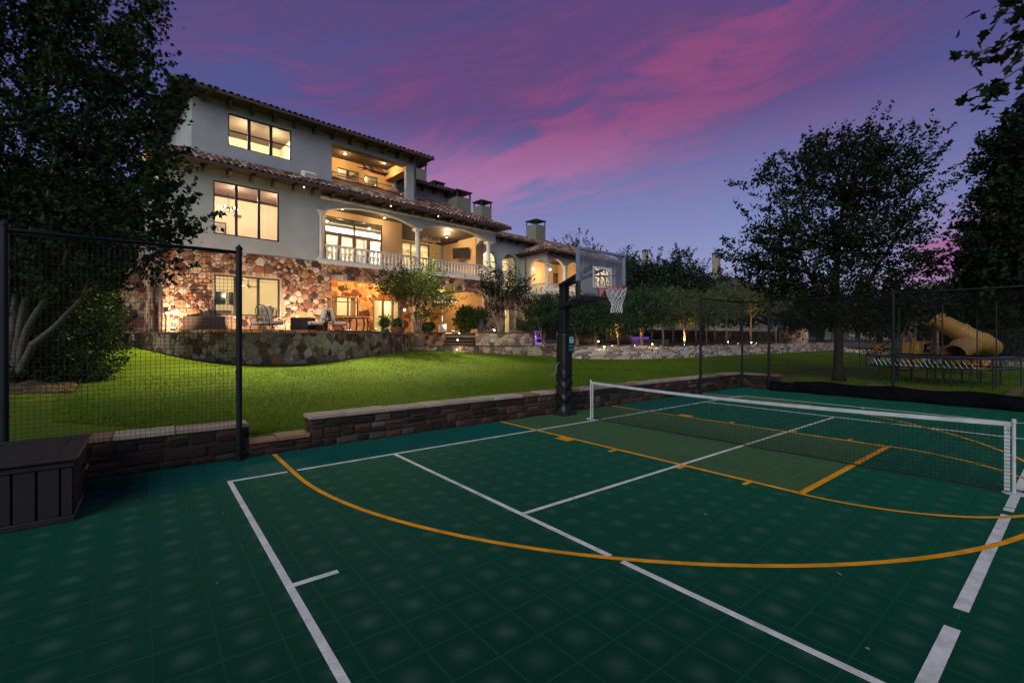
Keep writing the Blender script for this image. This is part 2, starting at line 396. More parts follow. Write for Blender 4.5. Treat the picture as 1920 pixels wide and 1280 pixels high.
def grassmat(name, mul=1.0, blades=False):
    m, q, bs = mat(name)
    t = q.new('ShaderNodeNewGeometry').outputs['Position']
    a = q.noise(t, .35, 4, .6); c = q.noise(t, 14, 5, .75); d_ = q.noise(t, 1.3, 6, .7)
    col = q.ramp(a, [(.3, (.062*mul, .120*mul, .003*mul)), (.7, (.108*mul, .166*mul, .004*mul))])
    col = q.mix(1.0, col, q.ramp(c, [(.25, (.75, .75, .75)), (.75, (1.22, 1.22, 1.2))]), 'MULTIPLY')
    col = q.mix(1.0, col, q.ramp(d_, [(.30, (.86, .90, .9)), (.5, (1, 1, 1)), (.72, (1.12, 1.06, 1.0))]), 'MULTIPLY')
    q.put(bs.inputs['Base Color'], col); bs.inputs['Roughness'].default_value = .9; bs.inputs['Specular IOR Level'].default_value = .15
    if not blades:
        bn = q.new('ShaderNodeBump'); bn.inputs['Strength'].default_value = .9; bn.inputs['Distance'].default_value = .05
        q.put(bn.inputs['Height'], q.noise(t, 30, 6, .8)); q.put(bs.inputs['Normal'], bn.outputs[0])
    return m
M['grass'] = grassmat('mown_grass'); M['blade'] = grassmat('grass_blades', 1.15, True)

def courtmat(name, col, hole=.72, bloom=.66, joint=1.35):
    m, q, bs = mat(name); L = m.node_tree.links
    uv = q.new('ShaderNodeUVMap', uv_map='UVMap'); s_ = q.new('ShaderNodeSeparateXYZ'); L.new(uv.outputs[0], s_.inputs[0])
    u_, v_ = s_.outputs[0], s_.outputs[1]
    k = 2*math.pi*11
    # diamond perforation of the interlocking tiles
    pr = q.m('MULTIPLY', q.m('SINE', q.m('MULTIPLY', q.m('ADD', u_, v_), k)), q.m('SINE', q.m('MULTIPLY', q.m('SUBTRACT', u_, v_), k)))
    pa = q.m('ABSOLUTE', pr); open_ = q.smooth(pa, .30, .62)
    ed = q.m('MAXIMUM', q.m('ABSOLUTE', q.m('SUBTRACT', u_, .5)), q.m('ABSOLUTE', q.m('SUBTRACT', v_, .5)))
    rim = q.smooth(ed, .476, .488)
    open_ = q.m('MULTIPLY', open_, q.m('SUBTRACT', 1.0, rim))
    pos = q.new('ShaderNodeNewGeometry').outputs['Position']
    w1 = q.noise(pos, .7, 4, .6); w2 = q.noise(pos, 9, 5, .7)
    c = q.mix(1.0, col, q.ramp(w1, [(.3, (.80, .82, .84)), (.7, (1.20, 1.16, 1.1))]), 'MULTIPLY')
    c = q.mix(1.0, c, q.ramp(w2, [(.3, (.88, .88, .88)), (.7, (1.1, 1.1, 1.1))]), 'MULTIPLY')
    # paler towards the middle of each tile, with uneven strength
    rad = q.m('SQRT', q.m('ADD', q.m('POWER', q.m('SUBTRACT', u_, .5), 2.0), q.m('POWER', q.m('SUBTRACT', v_, .5), 2.0)))
    bl = q.m('POWER', q.m('SUBTRACT', 1.0, q.smooth(rad, .0, .44)), 1.6)
    rn = q.m('MULTIPLY', q.noise(pos, 2.6, 3, .6), 1.5)
    c = q.mix(q.m('MULTIPLY', q.m('MULTIPLY', bl, bloom), rn, clamp=True), c, (.075, .125, .100))
    c = q.mix(rim, c, tuple(min(1, x*joint+.004) for x in col))
    c = q.mix(q.m('MULTIPLY', open_, hole), c, tuple(x*.10 for x in col))
    q.put(bs.inputs['Base Color'], c)
    q.put(bs.inputs['Roughness'], q.m('ADD', .62, q.m('MULTIPLY', open_, .3))); bs.inputs['Specular IOR Level'].default_value = .04
    bs.inputs['Sheen Weight'].default_value = .17; bs.inputs['Sheen Roughness'].default_value = .45; bs.inputs['Sheen Tint'].default_value = (col[0]*6+.03, .72, col[2]*7+.24, 1)
    bn = q.new('ShaderNodeBump', invert=True); bn.inputs['Strength'].default_value = .5; bn.inputs['Distance'].default_value = .004
    q.put(bn.inputs['Height'], open_); q.put(bs.inputs['Normal'], bn.outputs[0])
    return m
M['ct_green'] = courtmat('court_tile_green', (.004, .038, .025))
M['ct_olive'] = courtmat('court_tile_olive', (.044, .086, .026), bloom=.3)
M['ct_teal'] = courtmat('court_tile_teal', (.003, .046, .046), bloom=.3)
def linemat(name, col):
    m, q, bs = mat(name)
    pos = q.new('ShaderNodeNewGeometry').outputs['Position']; s_ = q.new('ShaderNodeSeparateXYZ'); m.node_tree.links.new(pos, s_.inputs[0])
    k = 2*math.pi*11/.3048
    pr = q.m('MULTIPLY', q.m('SINE', q.m('MULTIPLY', q.m('ADD', s_.outputs[0], s_.outputs[1]), k)), q.m('SINE', q.m('MULTIPLY', q.m('SUBTRACT', s_.outputs[0], s_.outputs[1]), k)))
    op = q.smooth(q.m('ABSOLUTE', pr), .42, .7); w = q.noise(pos, 5, 5, .7)
    c = q.mix(1.0, col, q.ramp(w, [(.32, (.66, .66, .66)), (.6, (1.05, 1.05, 1.05))]), 'MULTIPLY')
    q.put(bs.inputs['Base Color'], q.mix(q.m('MULTIPLY', op, .55), c, (.02, .04, .035)))
    bs.inputs['Roughness'].default_value = .7; bs.inputs['Specular IOR Level'].default_value = .1
    return m
M['ln_white'] = linemat('white_line_paint', (.82, .83, .80)); M['ln_orange'] = linemat('orange_line_paint', (.95, .40, .008))
# ------------------------------------------------------------------ stone patterns
def clip(poly, nx, ny, c):
    """keep the side where nx*x+ny*y <= c"""
    out = []; n = len(poly)
    for i in range(n):
        a = poly[i]; bq = poly[(i+1) % n]
        da = nx*a[0]+ny*a[1]-c; db = nx*bq[0]+ny*bq[1]-c
        if da <= 0: out.append(a)
        if (da < 0 < db) or (db < 0 < da):
            t = da/(da-db); out.append((a[0]+(bq[0]-a[0])*t, a[1]+(bq[1]-a[1])*t))
    return out
def area(p): return abs(sum(p[i][0]*p[(i+1) % len(p)][1]-p[(i+1) % len(p)][0]*p[i][1] for i in range(len(p))))/2 if len(p) > 2 else 0
def rubble(w, h, size, seed, gap=.025, holes=(), sq=1.0, var=.55, pack=.38):
    """irregular fitted stones (power cells of scattered seeds) over a w x h panel; returns [(polygon, tint)]"""
    rnd = random.Random(seed); pts = []
    tries = int(w*h/(size*size)*40)
    for _ in range(tries):
        x, y = rnd.uniform(-.05, w+.05), rnd.uniform(-.05, h+.05)
        r = size*(1-var+var*2*rnd.random()**1.4)*.66
        if all((x-a)**2+((y-bb)*sq)**2 > (r+rr)**2*pack for a, bb, rr in pts): pts.append((x, y, r))
    out = []
    for i, (x, y, r) in enumerate(pts):
        poly = [(0, 0), (w, 0), (w, h), (0, h)]
        for j, (a, bb, rr) in enumerate(pts):
            if i == j: continue
            dx, dy = a-x, bb-y; L = math.hypot(dx, dy)
            if L > size*4.2: continue
            m_ = (L*L + .42*(r*r - rr*rr))/(2*L)
            nx, ny = dx/L, dy/L
            poly = clip(poly, nx, ny, nx*x+ny*y+m_-gap/2)
            if len(poly) < 3: break
        if len(poly) < 3: continue
        for (a0, b0, a1, b1) in holes:
            if len(poly) < 3: break
            xs = [q[0] for q in poly]; ys = [q[1] for q in poly]
            if max(xs) <= a0 or min(xs) >= a1 or max(ys) <= b0 or min(ys) >= b1: continue
            c = [clip(poly, 1, 0, a0), clip(poly, -1, 0, -a1), clip(poly, 0, 1, b0), clip(poly, 0, -1, -b1)]
            poly = max(c, key=area)
        if len(poly) < 3 or area(poly) < .004: continue
        q = [poly[0]]
        for p_ in poly[1:]:
            if math.hypot(p_[0]-q[-1][0], p_[1]-q[-1][1]) > .012: q.append(p_)
        if len(q) >= 3: out.append((q, rnd.random()))
    return out
def coursed(w, h, rows, seed, gap=.02, lmin=.18, lmax=.5):
    rnd = random.Random(seed); out = []; y = 0; hs = [rnd.uniform(.55, 1.5) for _ in range(rows)]; k = h/sum(hs)
    for r in hs:
        hh = r*k; x = -rnd.random()*.2
        while x < w:
            L = rnd.uniform(lmin, lmax)*(.7+.5*r)
            j = [rnd.uniform(-.014, .014) for _ in range(8)]
            x0, x1 = max(0, x+gap/2), min(w, x+L-gap/2)
            if x1-x0 > .05:
                if rnd.random() < .35 and hh > .13:
                    ym = y+hh*rnd.uniform(.4, .6)
                    out.append(([(x0, y+gap/2), (x1, y+gap/2), (x1+j[2], ym-gap/2+j[3]), (x0+j[4], ym-gap/2)], rnd.random()))
                    out.append(([(x0, ym+gap/2), (x1, ym+gap/2+j[3]), (x1+j[2], y+hh-gap/2), (x0+j[4], y+hh-gap/2)], rnd.random()))
                else:
                    c = .018
                    out.append(([(x0+c, y+gap/2), (x1-c, y+gap/2+abs(j[1])), (x1, y+gap/2+c), (x1+j[2]*.5, y+hh-gap/2-c), (x1-c, y+hh-gap/2), (x0+c+abs(j[6]), y+hh-gap/2-abs(j[7])), (x0, y+hh-gap/2-c), (x0, y+gap/2+c)], rnd.random()))
            x += L
        y += hh
    return out
def stone_mesh(mb, poly, tint, fn, th, rough=.35, m=0, rnd=random):
    """one fitted stone: skirt, chamfer and an uneven face; fn(u, v, out) -> 3D"""
    n = len(poly); cx = sum(p[0] for p in poly)/n; cy_ = sum(p[1] for p in poly)/n
    rad = math.sqrt(area(poly)); k = max(.70, 1-.035/max(rad, .05)); tilt = (rnd.uniform(-1, 1)*rough*.12, rnd.uniform(-1, 1)*rough*.12)
    e = th*rnd.uniform(.75, 1.25)
    vs = [fn(x, y, 0.0) for x, y in poly]
    vs += [fn(x, y, e*.62) for x, y in poly]
    vs += [fn(cx+(x-cx)*k, cy_+(y-cy_)*k, e + tilt[0]*(x-cx)+tilt[1]*(y-cy_)) for x, y in poly]
    vs.append(fn(cx, cy_, e*1.15))
    fs = []
    for r in range(2):
        for i in range(n): fs.append((r*n+i, r*n+(i+1) % n, (r+1)*n+(i+1) % n, (r+1)*n+i))
    for i in range(n): fs.append((2*n+i, 2*n+(i+1) % n, 3*n))
    mb.add(vs, fs, m, max(tint, .001))
def lay_stones(stones, fn, th, material, parent, name='stone', limit=300, prefer=None, offs=None, stuffname=None, rough=.35):
    """stones as parts; those past the limit joined into one stuff part"""
    order = sorted(stones, key=prefer) if prefer else stones
    for p, t in order[:limit]:
        mb = MB(); stone_mesh(mb, p, t, fn, th, rough); mb.build(name, material, parent, xf=offs)
    if len(order) > limit:
        mb = MB()
        for p, t in order[limit:]: stone_mesh(mb, p, t, fn, th, rough)
        mb.build(stuffname or name, material, parent, xf=offs, kind='stuff')

# ------------------------------------------------------------------ ground
def smoothstep(a, bb, x):
    t = max(0, min(1, (x-a)/(bb-a))); return t*t*(3-2*t)
def lawn_z(x, y):
    s, D = sdof(x, y)
    z = float(np.interp(D, [0, 12, 14, 18, 20, 22, 25, 28, 34, 60], [.46, .46, .47, .56, .69, .84, 1.02, 1.32, 1.5, 1.7]))
    z += .30*smoothstep(6, 1, s)*smoothstep(18, 24, D)
    z += smoothstep(34, 60, s)*.35*smoothstep(18, 30, D)
    near = smoothstep(7.9, 10.5, y); z = (.24*(1-near) + z*near)
    right = smoothstep(15.5, 19, x)*smoothstep(13, 7, y)
    z = z*(1-right) + .20*right
    return z
FAR = 46.0
def make_ground():
    mb = MB(); mb.box(-1500, -1500, -.9, 1500, 1500, -.25)
    g = mb.build('ground', M['mulch'], kind='structure')
    # mown lawn: a height field beyond the court wall and beyond the right fence
    def sheet(name, xs, ys, keep, lift=0.0, m=M['grass']):
        idx = {}; vs = []; fs = []
        def vid(i, j):
            if (i, j) not in idx:
                idx[(i, j)] = len(vs); x, y = xs[i], ys[j]; vs.append((x, y, lawn_z(x, y)+lift))
            return idx[(i, j)]
        for i in range(len(xs)-1):
            for j in range(len(ys)-1):
                if keep((xs[i]+xs[i+1])/2, (ys[j]+ys[j+1])/2):
                    fs.append((vid(i, j), vid(i+1, j), vid(i+1, j+1), vid(i, j+1)))
        me = bpy.data.meshes.new(name); me.from_pydata(vs, [], fs); me.materials.append(m)
        me.polygons.foreach_set('use_smooth', [True]*len(fs)); me.update()
        o = bpy.data.objects.new(name, me); COL.objects.link(o); o['kind'] = 'structure'; return o
    xs = [-30+.5*i for i in range(200)]; ys = [7.95+.5*j for j in range(130)]
    sheet('lawn', xs, ys, lambda x, y: True)
    xs2 = [16.62+.5*i for i in range(120)]; ys2 = [-30.05+.5*j for j in range(77)]
    sheet('side_lawn', xs2, ys2, lambda x, y: True, .002)
make_ground()

# ------------------------------------------------------------------ court
TS = .3048; TX0 = 5.81 - 30*TS; TY0 = 2.05 - 12*TS
court = MB(); court.box(-4.5, -3.0, -.3, 16.60, 7.745, -.016); court = court.build('court_surface', M['mortar_w'], kind='structure')
def make_tiles():
    proto = {}
    def tile_mesh(mn):
        mb = MB(); g = .0005; c = .0012; a0, a1 = g, TS-g
        r0 = [(a0, a0, -.014), (a1, a0, -.014), (a1, a1, -.014), (a0, a1, -.014)]
        r1 = [(a0, a0, -.0025), (a1, a0, -.0025), (a1, a1, -.0025), (a0, a1, -.0025)]
        r2 = [(a0+c, a0+c, 0), (a1-c, a0+c, 0), (a1-c, a1-c, 0), (a0+c, a1-c, 0)]
        vs = r0+r1+r2; U = lambda q: (q[0]/TS, q[1]/TS); fs = []; uv = []
        for r in range(2):
            for i in range(4):
                f = (r*4+i, r*4+(i+1) % 4, (r+1)*4+(i+1) % 4, (r+1)*4+i); fs.append(f); uv.append([U(vs[k]) for k in f])
        fs.append((8, 9, 10, 11)); uv.append([U(vs[k]) for k in (8, 9, 10, 11)])
        mb.add(vs, fs, 0, 0, uv); return mb
    cells = []
    for i in range(-11, 66):
        for j in range(-4, 31):
            x, y = TX0+i*TS, TY0+j*TS
            if x < -4.4 or x > 16.3: continue
            cx, cyy = x+TS/2, y+TS/2
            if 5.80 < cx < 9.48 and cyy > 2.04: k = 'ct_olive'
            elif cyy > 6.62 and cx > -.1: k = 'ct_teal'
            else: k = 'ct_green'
            d = cx*FW.x+cyy*FW.y; lat = cx*RT.x+cyy*RT.y
            vis = d > .8 and abs(lat/d) < 1.16 and (EYE/d*FPX) < 660+40
            cells.append((0 if vis else 1, d if vis else 99+math.hypot(cx, cyy), x, y, k))
    cells.sort()
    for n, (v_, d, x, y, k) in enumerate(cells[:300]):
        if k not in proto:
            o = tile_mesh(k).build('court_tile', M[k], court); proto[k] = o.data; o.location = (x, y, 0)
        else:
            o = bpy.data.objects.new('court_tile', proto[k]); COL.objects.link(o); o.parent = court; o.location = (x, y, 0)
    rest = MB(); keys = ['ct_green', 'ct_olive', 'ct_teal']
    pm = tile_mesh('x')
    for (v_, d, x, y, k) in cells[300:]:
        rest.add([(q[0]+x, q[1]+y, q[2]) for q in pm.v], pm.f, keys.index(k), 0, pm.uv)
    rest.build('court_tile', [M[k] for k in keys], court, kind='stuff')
make_tiles()
# painted lines -------------------------------------------------------------
NX = 7.55                                  # net line
BX0, BX1 = .795, 14.18; SX0, SX1 = 2.95, 12.02; SY0, SY1 = .51, 6.605; CY = 3.56
RC = (7.64, 6.32); RR = 6.13; LX0, LX1, FTY = 5.84, 9.44, 2.06; FR = 1.83
LZ = .0035
def strip(name, a, bb, w, m, z=LZ):
    mb = MB(); a = Vector((*a, 0)); bb = Vector((*bb, 0)); d = (bb-a).normalized(); n = Vector((-d.y, d.x, 0))*w/2
    top = Vector((0, 0, z)); lo = Vector((0, 0, .0002))
    vs = [a-n+lo, bb-n+lo, bb+n+lo, a+n+lo, a-n+top, bb-n+top, bb+n+top, a+n+top]
    mb.add(vs, [(4, 5, 6, 7), (0, 1, 5, 4), (1, 2, 6, 5), (2, 3, 7, 6), (3, 0, 4, 7)])
    return mb.build(name, m, court)
def arc(name, c, r, t0, t1, w, m, n=72, z=LZ+.0012):
    mb = MB(); vs = []; fs = []
    for i in range(n+1):
        t = math.radians(t0+(t1-t0)*i/n); cs, sn = math.cos(t), math.sin(t)
        vs += [(c[0]+(r-w/2)*cs, c[1]+(r-w/2)*sn, z), (c[0]+(r+w/2)*cs, c[1]+(r+w/2)*sn, z)]
    for i in range(n): fs.append((2*i, 2*i+1, 2*i+3, 2*i+2))
    mb.add(vs, fs); return mb.build(name, m, court)
LW = .051
Wh, Or = M['ln_white'], M['ln_orange']
def white(a, bb): strip('white_line', a, bb, LW, Wh)
# the white lines stop short where an orange line crosses them
white((BX0, SY0), (BX0, SY1+LW/2))
gapx = RC[0]-RR
white((BX0+LW/2, SY1), (gapx-.06, SY1)); white((gapx+.06, SY1), (LX0-.05, SY1)); white((LX0+.05, SY1), (LX1-.05, SY1)); white((LX1+.05, SY1), (RC[0]+RR-.06, SY1)); white((RC[0]+RR+.06, SY1), (BX1, SY1))
def arc_y(x): return RC[1]-math.sqrt(max(0, RR**2-(x-RC[0])**2))
ya = arc_y(SX0)
white((SX0, SY1-LW/2), (SX0, ya+.06)); white((SX0, ya-.06), (SX0, -2.6))
white((SX1, SY1-LW/2), (SX1, arc_y(SX1)+.06)); white((SX1, arc_y(SX1)-.06), (SX1, SY0))
white((SX0+LW/2, CY), (LX0-.04, CY)); white((LX0+.04, CY), (LX1-.04, CY)); white((LX1+.04, CY), (SX1-LW/2, CY))
white((BX1, SY0), (BX1, SY1+LW/2)); white((BX0+LW/2, CY), (BX0+.34, CY)); white((BX1-LW/2, CY), (BX1-.2, CY))
def wide(a, bb): strip('white_line', a, bb, .075, Wh)
xa = RC[0]-math.sqrt(RR**2-(RC[1]-SY0)**2)
for x0, x1 in ((BX0+LW/2, 3.86), (4.16, xa+1.05), (xa+1.35, 6.9), (7.08, 7.62), (7.9, 9.6), (9.9, 13.9)):
    strip('white_line', (x0, SY0+.02), (x1, SY0+.02), .075, Wh)
def orange(a, bb, w=LW): strip('orange_line', a, bb, w, Or, LZ+.0008)
orange((LX0, FTY), (LX0, 7.72)); orange((LX1, FTY), (LX1, 7.72)); orange((LX0, FTY), (LX1, FTY), .07)
orange((gapx, RC[1]), (gapx, 7.72), .056); orange((RC[0]+RR, RC[1]), (RC[0]+RR, 7.72), .056)
arc('orange_line', RC, RR, 180, 360, .056, Or); arc('orange_line', (NX+.09, FTY), FR, 180, 360, LW, Or, 48)
for yy in (4.72, 3.56-.02, 2.66):
    for sx in (-1, 1):
        e = LX0 if sx < 0 else LX1
        strip('orange_line', (e+sx*LW/2, yy-.05), (e+sx*.2, yy-.05), .05, Or, LZ+.002)
for sx in (-1, 1):
    e = LX0 if sx < 0 else LX1
    strip('orange_line', (e+sx*LW/2, 5.72), (e+sx*.21, 5.72), .30, Or, LZ+.002)

# ------------------------------------------------------------------ low stone wall along the court
cw = empty('court_wall', (1.0, 7.9, 0), 'low dark stone retaining wall with pale coping between court and lawn', 'stone wall')
cwo = Matrix.Translation((-1.0, -7.9, 0))
def wallseg(x0, x1, h, seed, rows, near):
    mb = MB(); mb.box(x0, 7.775, -.01, x1, 8.10, h-.04); mb.build('mortar', M['mortar_w'], cw, xf=cwo)
    st_ = coursed(x1-x0, h-.06, rows, seed, .024, .14, .38)
    return [([(x+x0, y) for x, y in p], t) for p, t in st_]
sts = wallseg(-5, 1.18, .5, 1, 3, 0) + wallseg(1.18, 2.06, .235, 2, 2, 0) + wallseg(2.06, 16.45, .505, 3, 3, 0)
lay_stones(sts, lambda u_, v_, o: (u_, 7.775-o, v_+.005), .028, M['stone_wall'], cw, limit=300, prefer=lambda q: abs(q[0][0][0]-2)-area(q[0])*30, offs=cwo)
rc = random.Random(5)
for (x0, x1, h) in ((-5, 1.18, .5), (1.18, 2.04, .235), (2.02, 16.5, .505)):
    x = x0
    while x < x1-.02:
        L = min(rc.uniform(.35, .8), x1-x)
        if x1-(x+L) < .2: L = x1-x
        mb = MB(); j = rc.uniform(-.01, .012)
        mb.box(x+.004, 7.735+j, h-.045, x+L-.004, 8.13+rc.uniform(-.02, .02), h+.012+rc.uniform(-.005, .008), 0, rc.random() if h > .3 else .31, bev=.008)
        mb.build('coping', M['cap'], cw, xf=cwo); x += L
lay_stones([([(7.80, .27), (7.95, .26), (7.955, .36), (7.80, .35)], .2), ([(7.975, .26), (8.09, .265), (8.09, .37), (7.975, .36)], .75), ([(7.80, .375), (7.90, .375), (7.90, .45), (7.80, .45)], .35), ([(7.925, .385), (8.09, .39), (8.09, .452), (7.925, .452)], .05)], lambda u_, v_, o: (2.06-o, u_, v_), .02, M['stone_wall'], cw, offs=cwo)
# short return beyond the corner, towards the camera
rw = empty('corner_wall', (16.5, 7.2, 0), 'short low stone wall turning the far corner of the court behind the netting', 'stone wall')
rwo = Matrix.Translation((-16.5, -7.2, 0))
mb = MB(); mb.box(16.52, 6.5, -.02, 16.8, 8.1, .46); mb.build('mortar', M['mortar_w'], rw, xf=rwo)
lay_stones([([(x+6.5, y) for x, y in p], t) for p, t in coursed(1.25, .44, 3, 7)], lambda u_, v_, o: (16.52-o, u_, v_), .026, M['stone_wall'], rw, offs=rwo)
for k in range(3):
    mb = MB(); mb.box(16.47, 6.48+k*.54, .462, 16.84, 6.48+k*.54+.535, .515, 0, rc.random(), bev=.008); mb.build('coping', M['cap'], rw, xf=rwo)

# ------------------------------------------------------------------ netted fences
def netting(mb, a, bb, z0, z1, cell, r, sag=.012, seed=0, n=3):
    a = Vector(a); bb = Vector(bb); L = (bb-a).length; d = (bb-a)/L; nrm = Vector((-d.y, d.x, 0)); rnd = random.Random(seed)
    def off(s_, z): return nrm*(sag*math.sin(s_*1.7+seed)*math.sin((z-z0)*1.3)) + Vector((0, 0, -.03*math.sin(math.pi*s_/L)*((z-z0)/(z1-z0))))
    nx = int(L/cell); nz = int((z1-z0)/cell)
    for i in range(nx+1):
        s_ = L*i/nx; w = rnd.uniform(-.004, .004)
        pts = [a+d*(s_+w*math.sin(k*2.0))+Vector((0, 0, z0+(z1-z0)*k/5))+off(s_, z0+(z1-z0)*k/5) for k in range(6)]
        mb.tube(pts, r, n, cap=False)
    for j in range(nz+1):
        z = z0+(z1-z0)*j/nz; K = max(4, int(L/.5))
        pts = [a+d*(L*k/K)+Vector((0, 0, z))+off(L*k/K, z) for k in range(K+1)]
        mb.tube(pts, r, n, cap=False)
FH = 3.02; FYL = 7.66
def post(parent, x, y, xf, z0=0.0, r=.038, cone=True, h=FH):
    mb = MB(); mb.lathe((x, y, z0), [(r*1.7, 0), (r*1.7, .012), (r, .014), (r, h-z0+.02), (r*1.25, h-z0+.022), (r*1.25, h-z0+.05), (r*.9, h-z0+.06), (.004, h-z0+.10)], 14)
    for zz in (.28, .86, 1.44, 2.02, 2.6):
        mb.box(x-r-.008, y-.012, zz, x+r+.008, y+.012, zz+.02)
    return mb.build('post', M['post'], parent, smooth=False, xf=xf)
fl = empty('net_fence', (1.04, FYL, 0), 'black square-mesh net fence with tall round post over the wall, left of the court', 'fence')
fo = Matrix.Translation((-1.04, -FYL, 0))
for x in (1.04, -1.27, -3.6): post(fl, x, FYL, fo)
mb = MB(); mb.tube([(-3.6, FYL, FH-.02), (-1.27, FYL, FH-.02), (1.04, FYL, FH-.02)], .024, 8)
mb.build('top_rail', M['post'], fl, xf=fo, smooth=True)
mb = MB(); mb.tube([(-3.6+.3*k, FYL, FH-.055-.012*math.sin(k*1.1)) for k in range(16)], .008, 5); mb.build('cord', M['netb'], fl, xf=fo)
mb = MB(); netting(mb, (-1.24, FYL, 0), (1.0, FYL, 0), .06, FH-.06, .050, .0024, seed=1); netting(mb, (-3.58, FYL, 0), (-1.30, FYL, 0), .06, FH-.06, .050, .0022, seed=2)
mb.build('netting', M['netb'], fl, kind='stuff', xf=fo)
FX2 = 16.44
fr = empty('net_fence', (FX2, FYL, 0), 'long black net fence with cloth skirt closing the far right end of the court', 'fence')
fo2 = Matrix.Translation((-FX2, -FYL, 0))
for x, y in ((13.66, FYL), (FX2, FYL), (FX2, 6.77), (FX2, 3.47), (FX2, .17), (FX2, -3.1)): post(fr, x, y, fo2)
mb = MB(); mb.tube([(13.66, FYL, FH-.02), (FX2, FYL, FH-.02)], .024, 8); mb.tube([(FX2, FYL, FH-.02), (FX2, -3.1, FH-.02)], .024, 8); mb.build('top_rail', M['post'], fr, xf=fo2, smooth=True)
mb = MB(); netting(mb, (13.70, FYL, 0), (FX2-.04, FYL, 0), .06, FH-.06, .055, .0026, seed=3)
netting(mb, (FX2, FYL-.04, 0), (FX2, -3.0, 0), .06, FH-.06, .05, .0034, seed=4)
mb.build('netting', M['netb'], fr, kind='stuff', xf=fo2)
mb = MB(); vs = []; fs = []; NS = 90
for i in range(NS+1):
    y = 6.7-(6.7+3.0)*i/NS
    for k, z in enumerate((.012, .12, .24, .36)):
        top = .40-.05*math.sin(i*.21)**2 if y < 6 else .30
        vs.append((FX2-.05-.05*math.sin(i*.5+k)*(1-k/3)-.10*(3-k)/3, y, z/.36*top+.004))
for i in range(NS):
    for k in range(3): fs.append((i*4+k, i*4+k+1, (i+1)*4+k+1, (i+1)*4+k))
mb.add(vs, fs); o = mb.build('cloth_skirt', M['cloth'], fr, xf=fo2, smooth=True)
mod = o.modifiers.new('thick', 'SOLIDIFY'); mod.thickness = .004

# ------------------------------------------------------------------ tennis net
na, nb_ = Vector((7.57, 6.78, 0)), Vector((7.72, .55, 0)); NL = (nb_-na).length; nd = (nb_-na)/NL; nn = Vector((-nd.y, nd.x, 0))
tn = empty('court_net', na, 'low court net with white top band and white end posts across the court', 'net'); no = Matrix.Translation(-na)
def topz(s_): return .815-.055*math.sin(math.pi*s_/NL)**.9
for k, q in enumerate((na, nb_)):
    mb = MB(); mb.lathe(q, [(.10, 0), (.10, .010), (.017, .014), (.017, .79), (.021, .80), (.021, .845), (.01, .85)], 12)
    mb.build('post', M['band'], tn, xf=no)
    mb = MB(); s_ = 1 if k == 0 else -1
    mb.obox(q+nd*s_*.052+Vector((0, 0, .41)), nd, nn, Vector((0, 0, 1)), (.024 if k else .014), .004, .385)
    mb.build('end_band', M['band'], tn, xf=no)
mb = MB(); K = 60; vs = []; fs = []
for i in range(K+1):
    s_ = NL*i/K; z = topz(s_); c = na+nd*s_; r = .002*math.sin(i*1.3)
    for (o_, dz) in ((.006+r, 0), (.006+r, -.050), (-.006+r, -.050), (-.006+r, 0)): vs.append(c+nn*o_+Vector((0, 0, z+dz)))
for i in range(K):
    for k in range(4): fs.append((i*4+k, i*4+(k+1) % 4, (i+1)*4+(k+1) % 4, (i+1)*4+k))
mb.add(vs, fs); mb.build('top_band', M['band'], tn, xf=no)
mb = MB(); cell = .044; nx = int(NL/cell)
for i in range(1, nx):
    s_ = NL*i/nx; zt = topz(s_)-.06; w = .012*math.sin(i*.37)
    mb.tube([na+nd*(s_+w*math.sin(math.pi*k/4))+nn*(.01*math.sin(k+s_*2))+Vector((0, 0, .025+(zt-.025)*k/4)) for k in range(5)], .0027, 3, cap=False)
for j in range(1, 17):
    mb.tube([na+nd*(NL*k/K)+nn*(.01*math.sin(k*.3))+Vector((0, 0, .025+(topz(NL*k/K)-.085)*j/17+.004*math.sin(k*.7+j))) for k in range(K+1)], .0027, 3, cap=False)
mb.build('netting', M['netb'], tn, kind='stuff', xf=no)
mb = MB(); mb.tube([na+nd*(NL*k/K)+Vector((0, 0, .022+.006*math.sin(k*.5))) for k in range(K+1)], .009, 6); mb.build('bottom_cord', M['netb'], tn, xf=no)
mb = MB(); mb.tube([na-nd*.02+Vector((0, 0, .80)), na-nd*.1+Vector((.0, .5, .3)), Vector((7.60, 7.4, .02))], .004, 5); mb.build('cord', M['netb'], tn, xf=no); mb = MB(); mb.tube([nb_+nd*.02+Vector((0, 0, .05)), nb_+nd*.35+Vector((0, 0, .01))], .006, 5); mb.build('cord', M['netb'], tn, xf=no)

# ------------------------------------------------------------------ basketball hoop
PX_, PY_ = 7.57, 7.60
bh = empty('basketball_hoop', (PX_, PY_, 0), 'basketball hoop with clear backboard and black padded pole beside the net', 'basketball hoop'); bo = Matrix.Translation((-PX_, -PY_, 0))
mb = MB(); mb.box(PX_-.088, PY_-.088, .03, PX_+.088, PY_+.088, 3.02, bev=.012); mb.build('pole', M['post'], bh, xf=bo)
mb = MB(); mb.box(PX_-.24, PY_-.20, 0.0, PX_+.24, PY_+.14, .022)
for (i, j) in ((-1, -1), (1, -1), (1, 1), (-1, 1)): mb.lathe((PX_+i*.19, PY_-.03+j*.13, .022), [(.02, 0), (.02, .035), (.012, .05)], 6)
mb.build('base_plate', M['black'], bh, xf=bo)
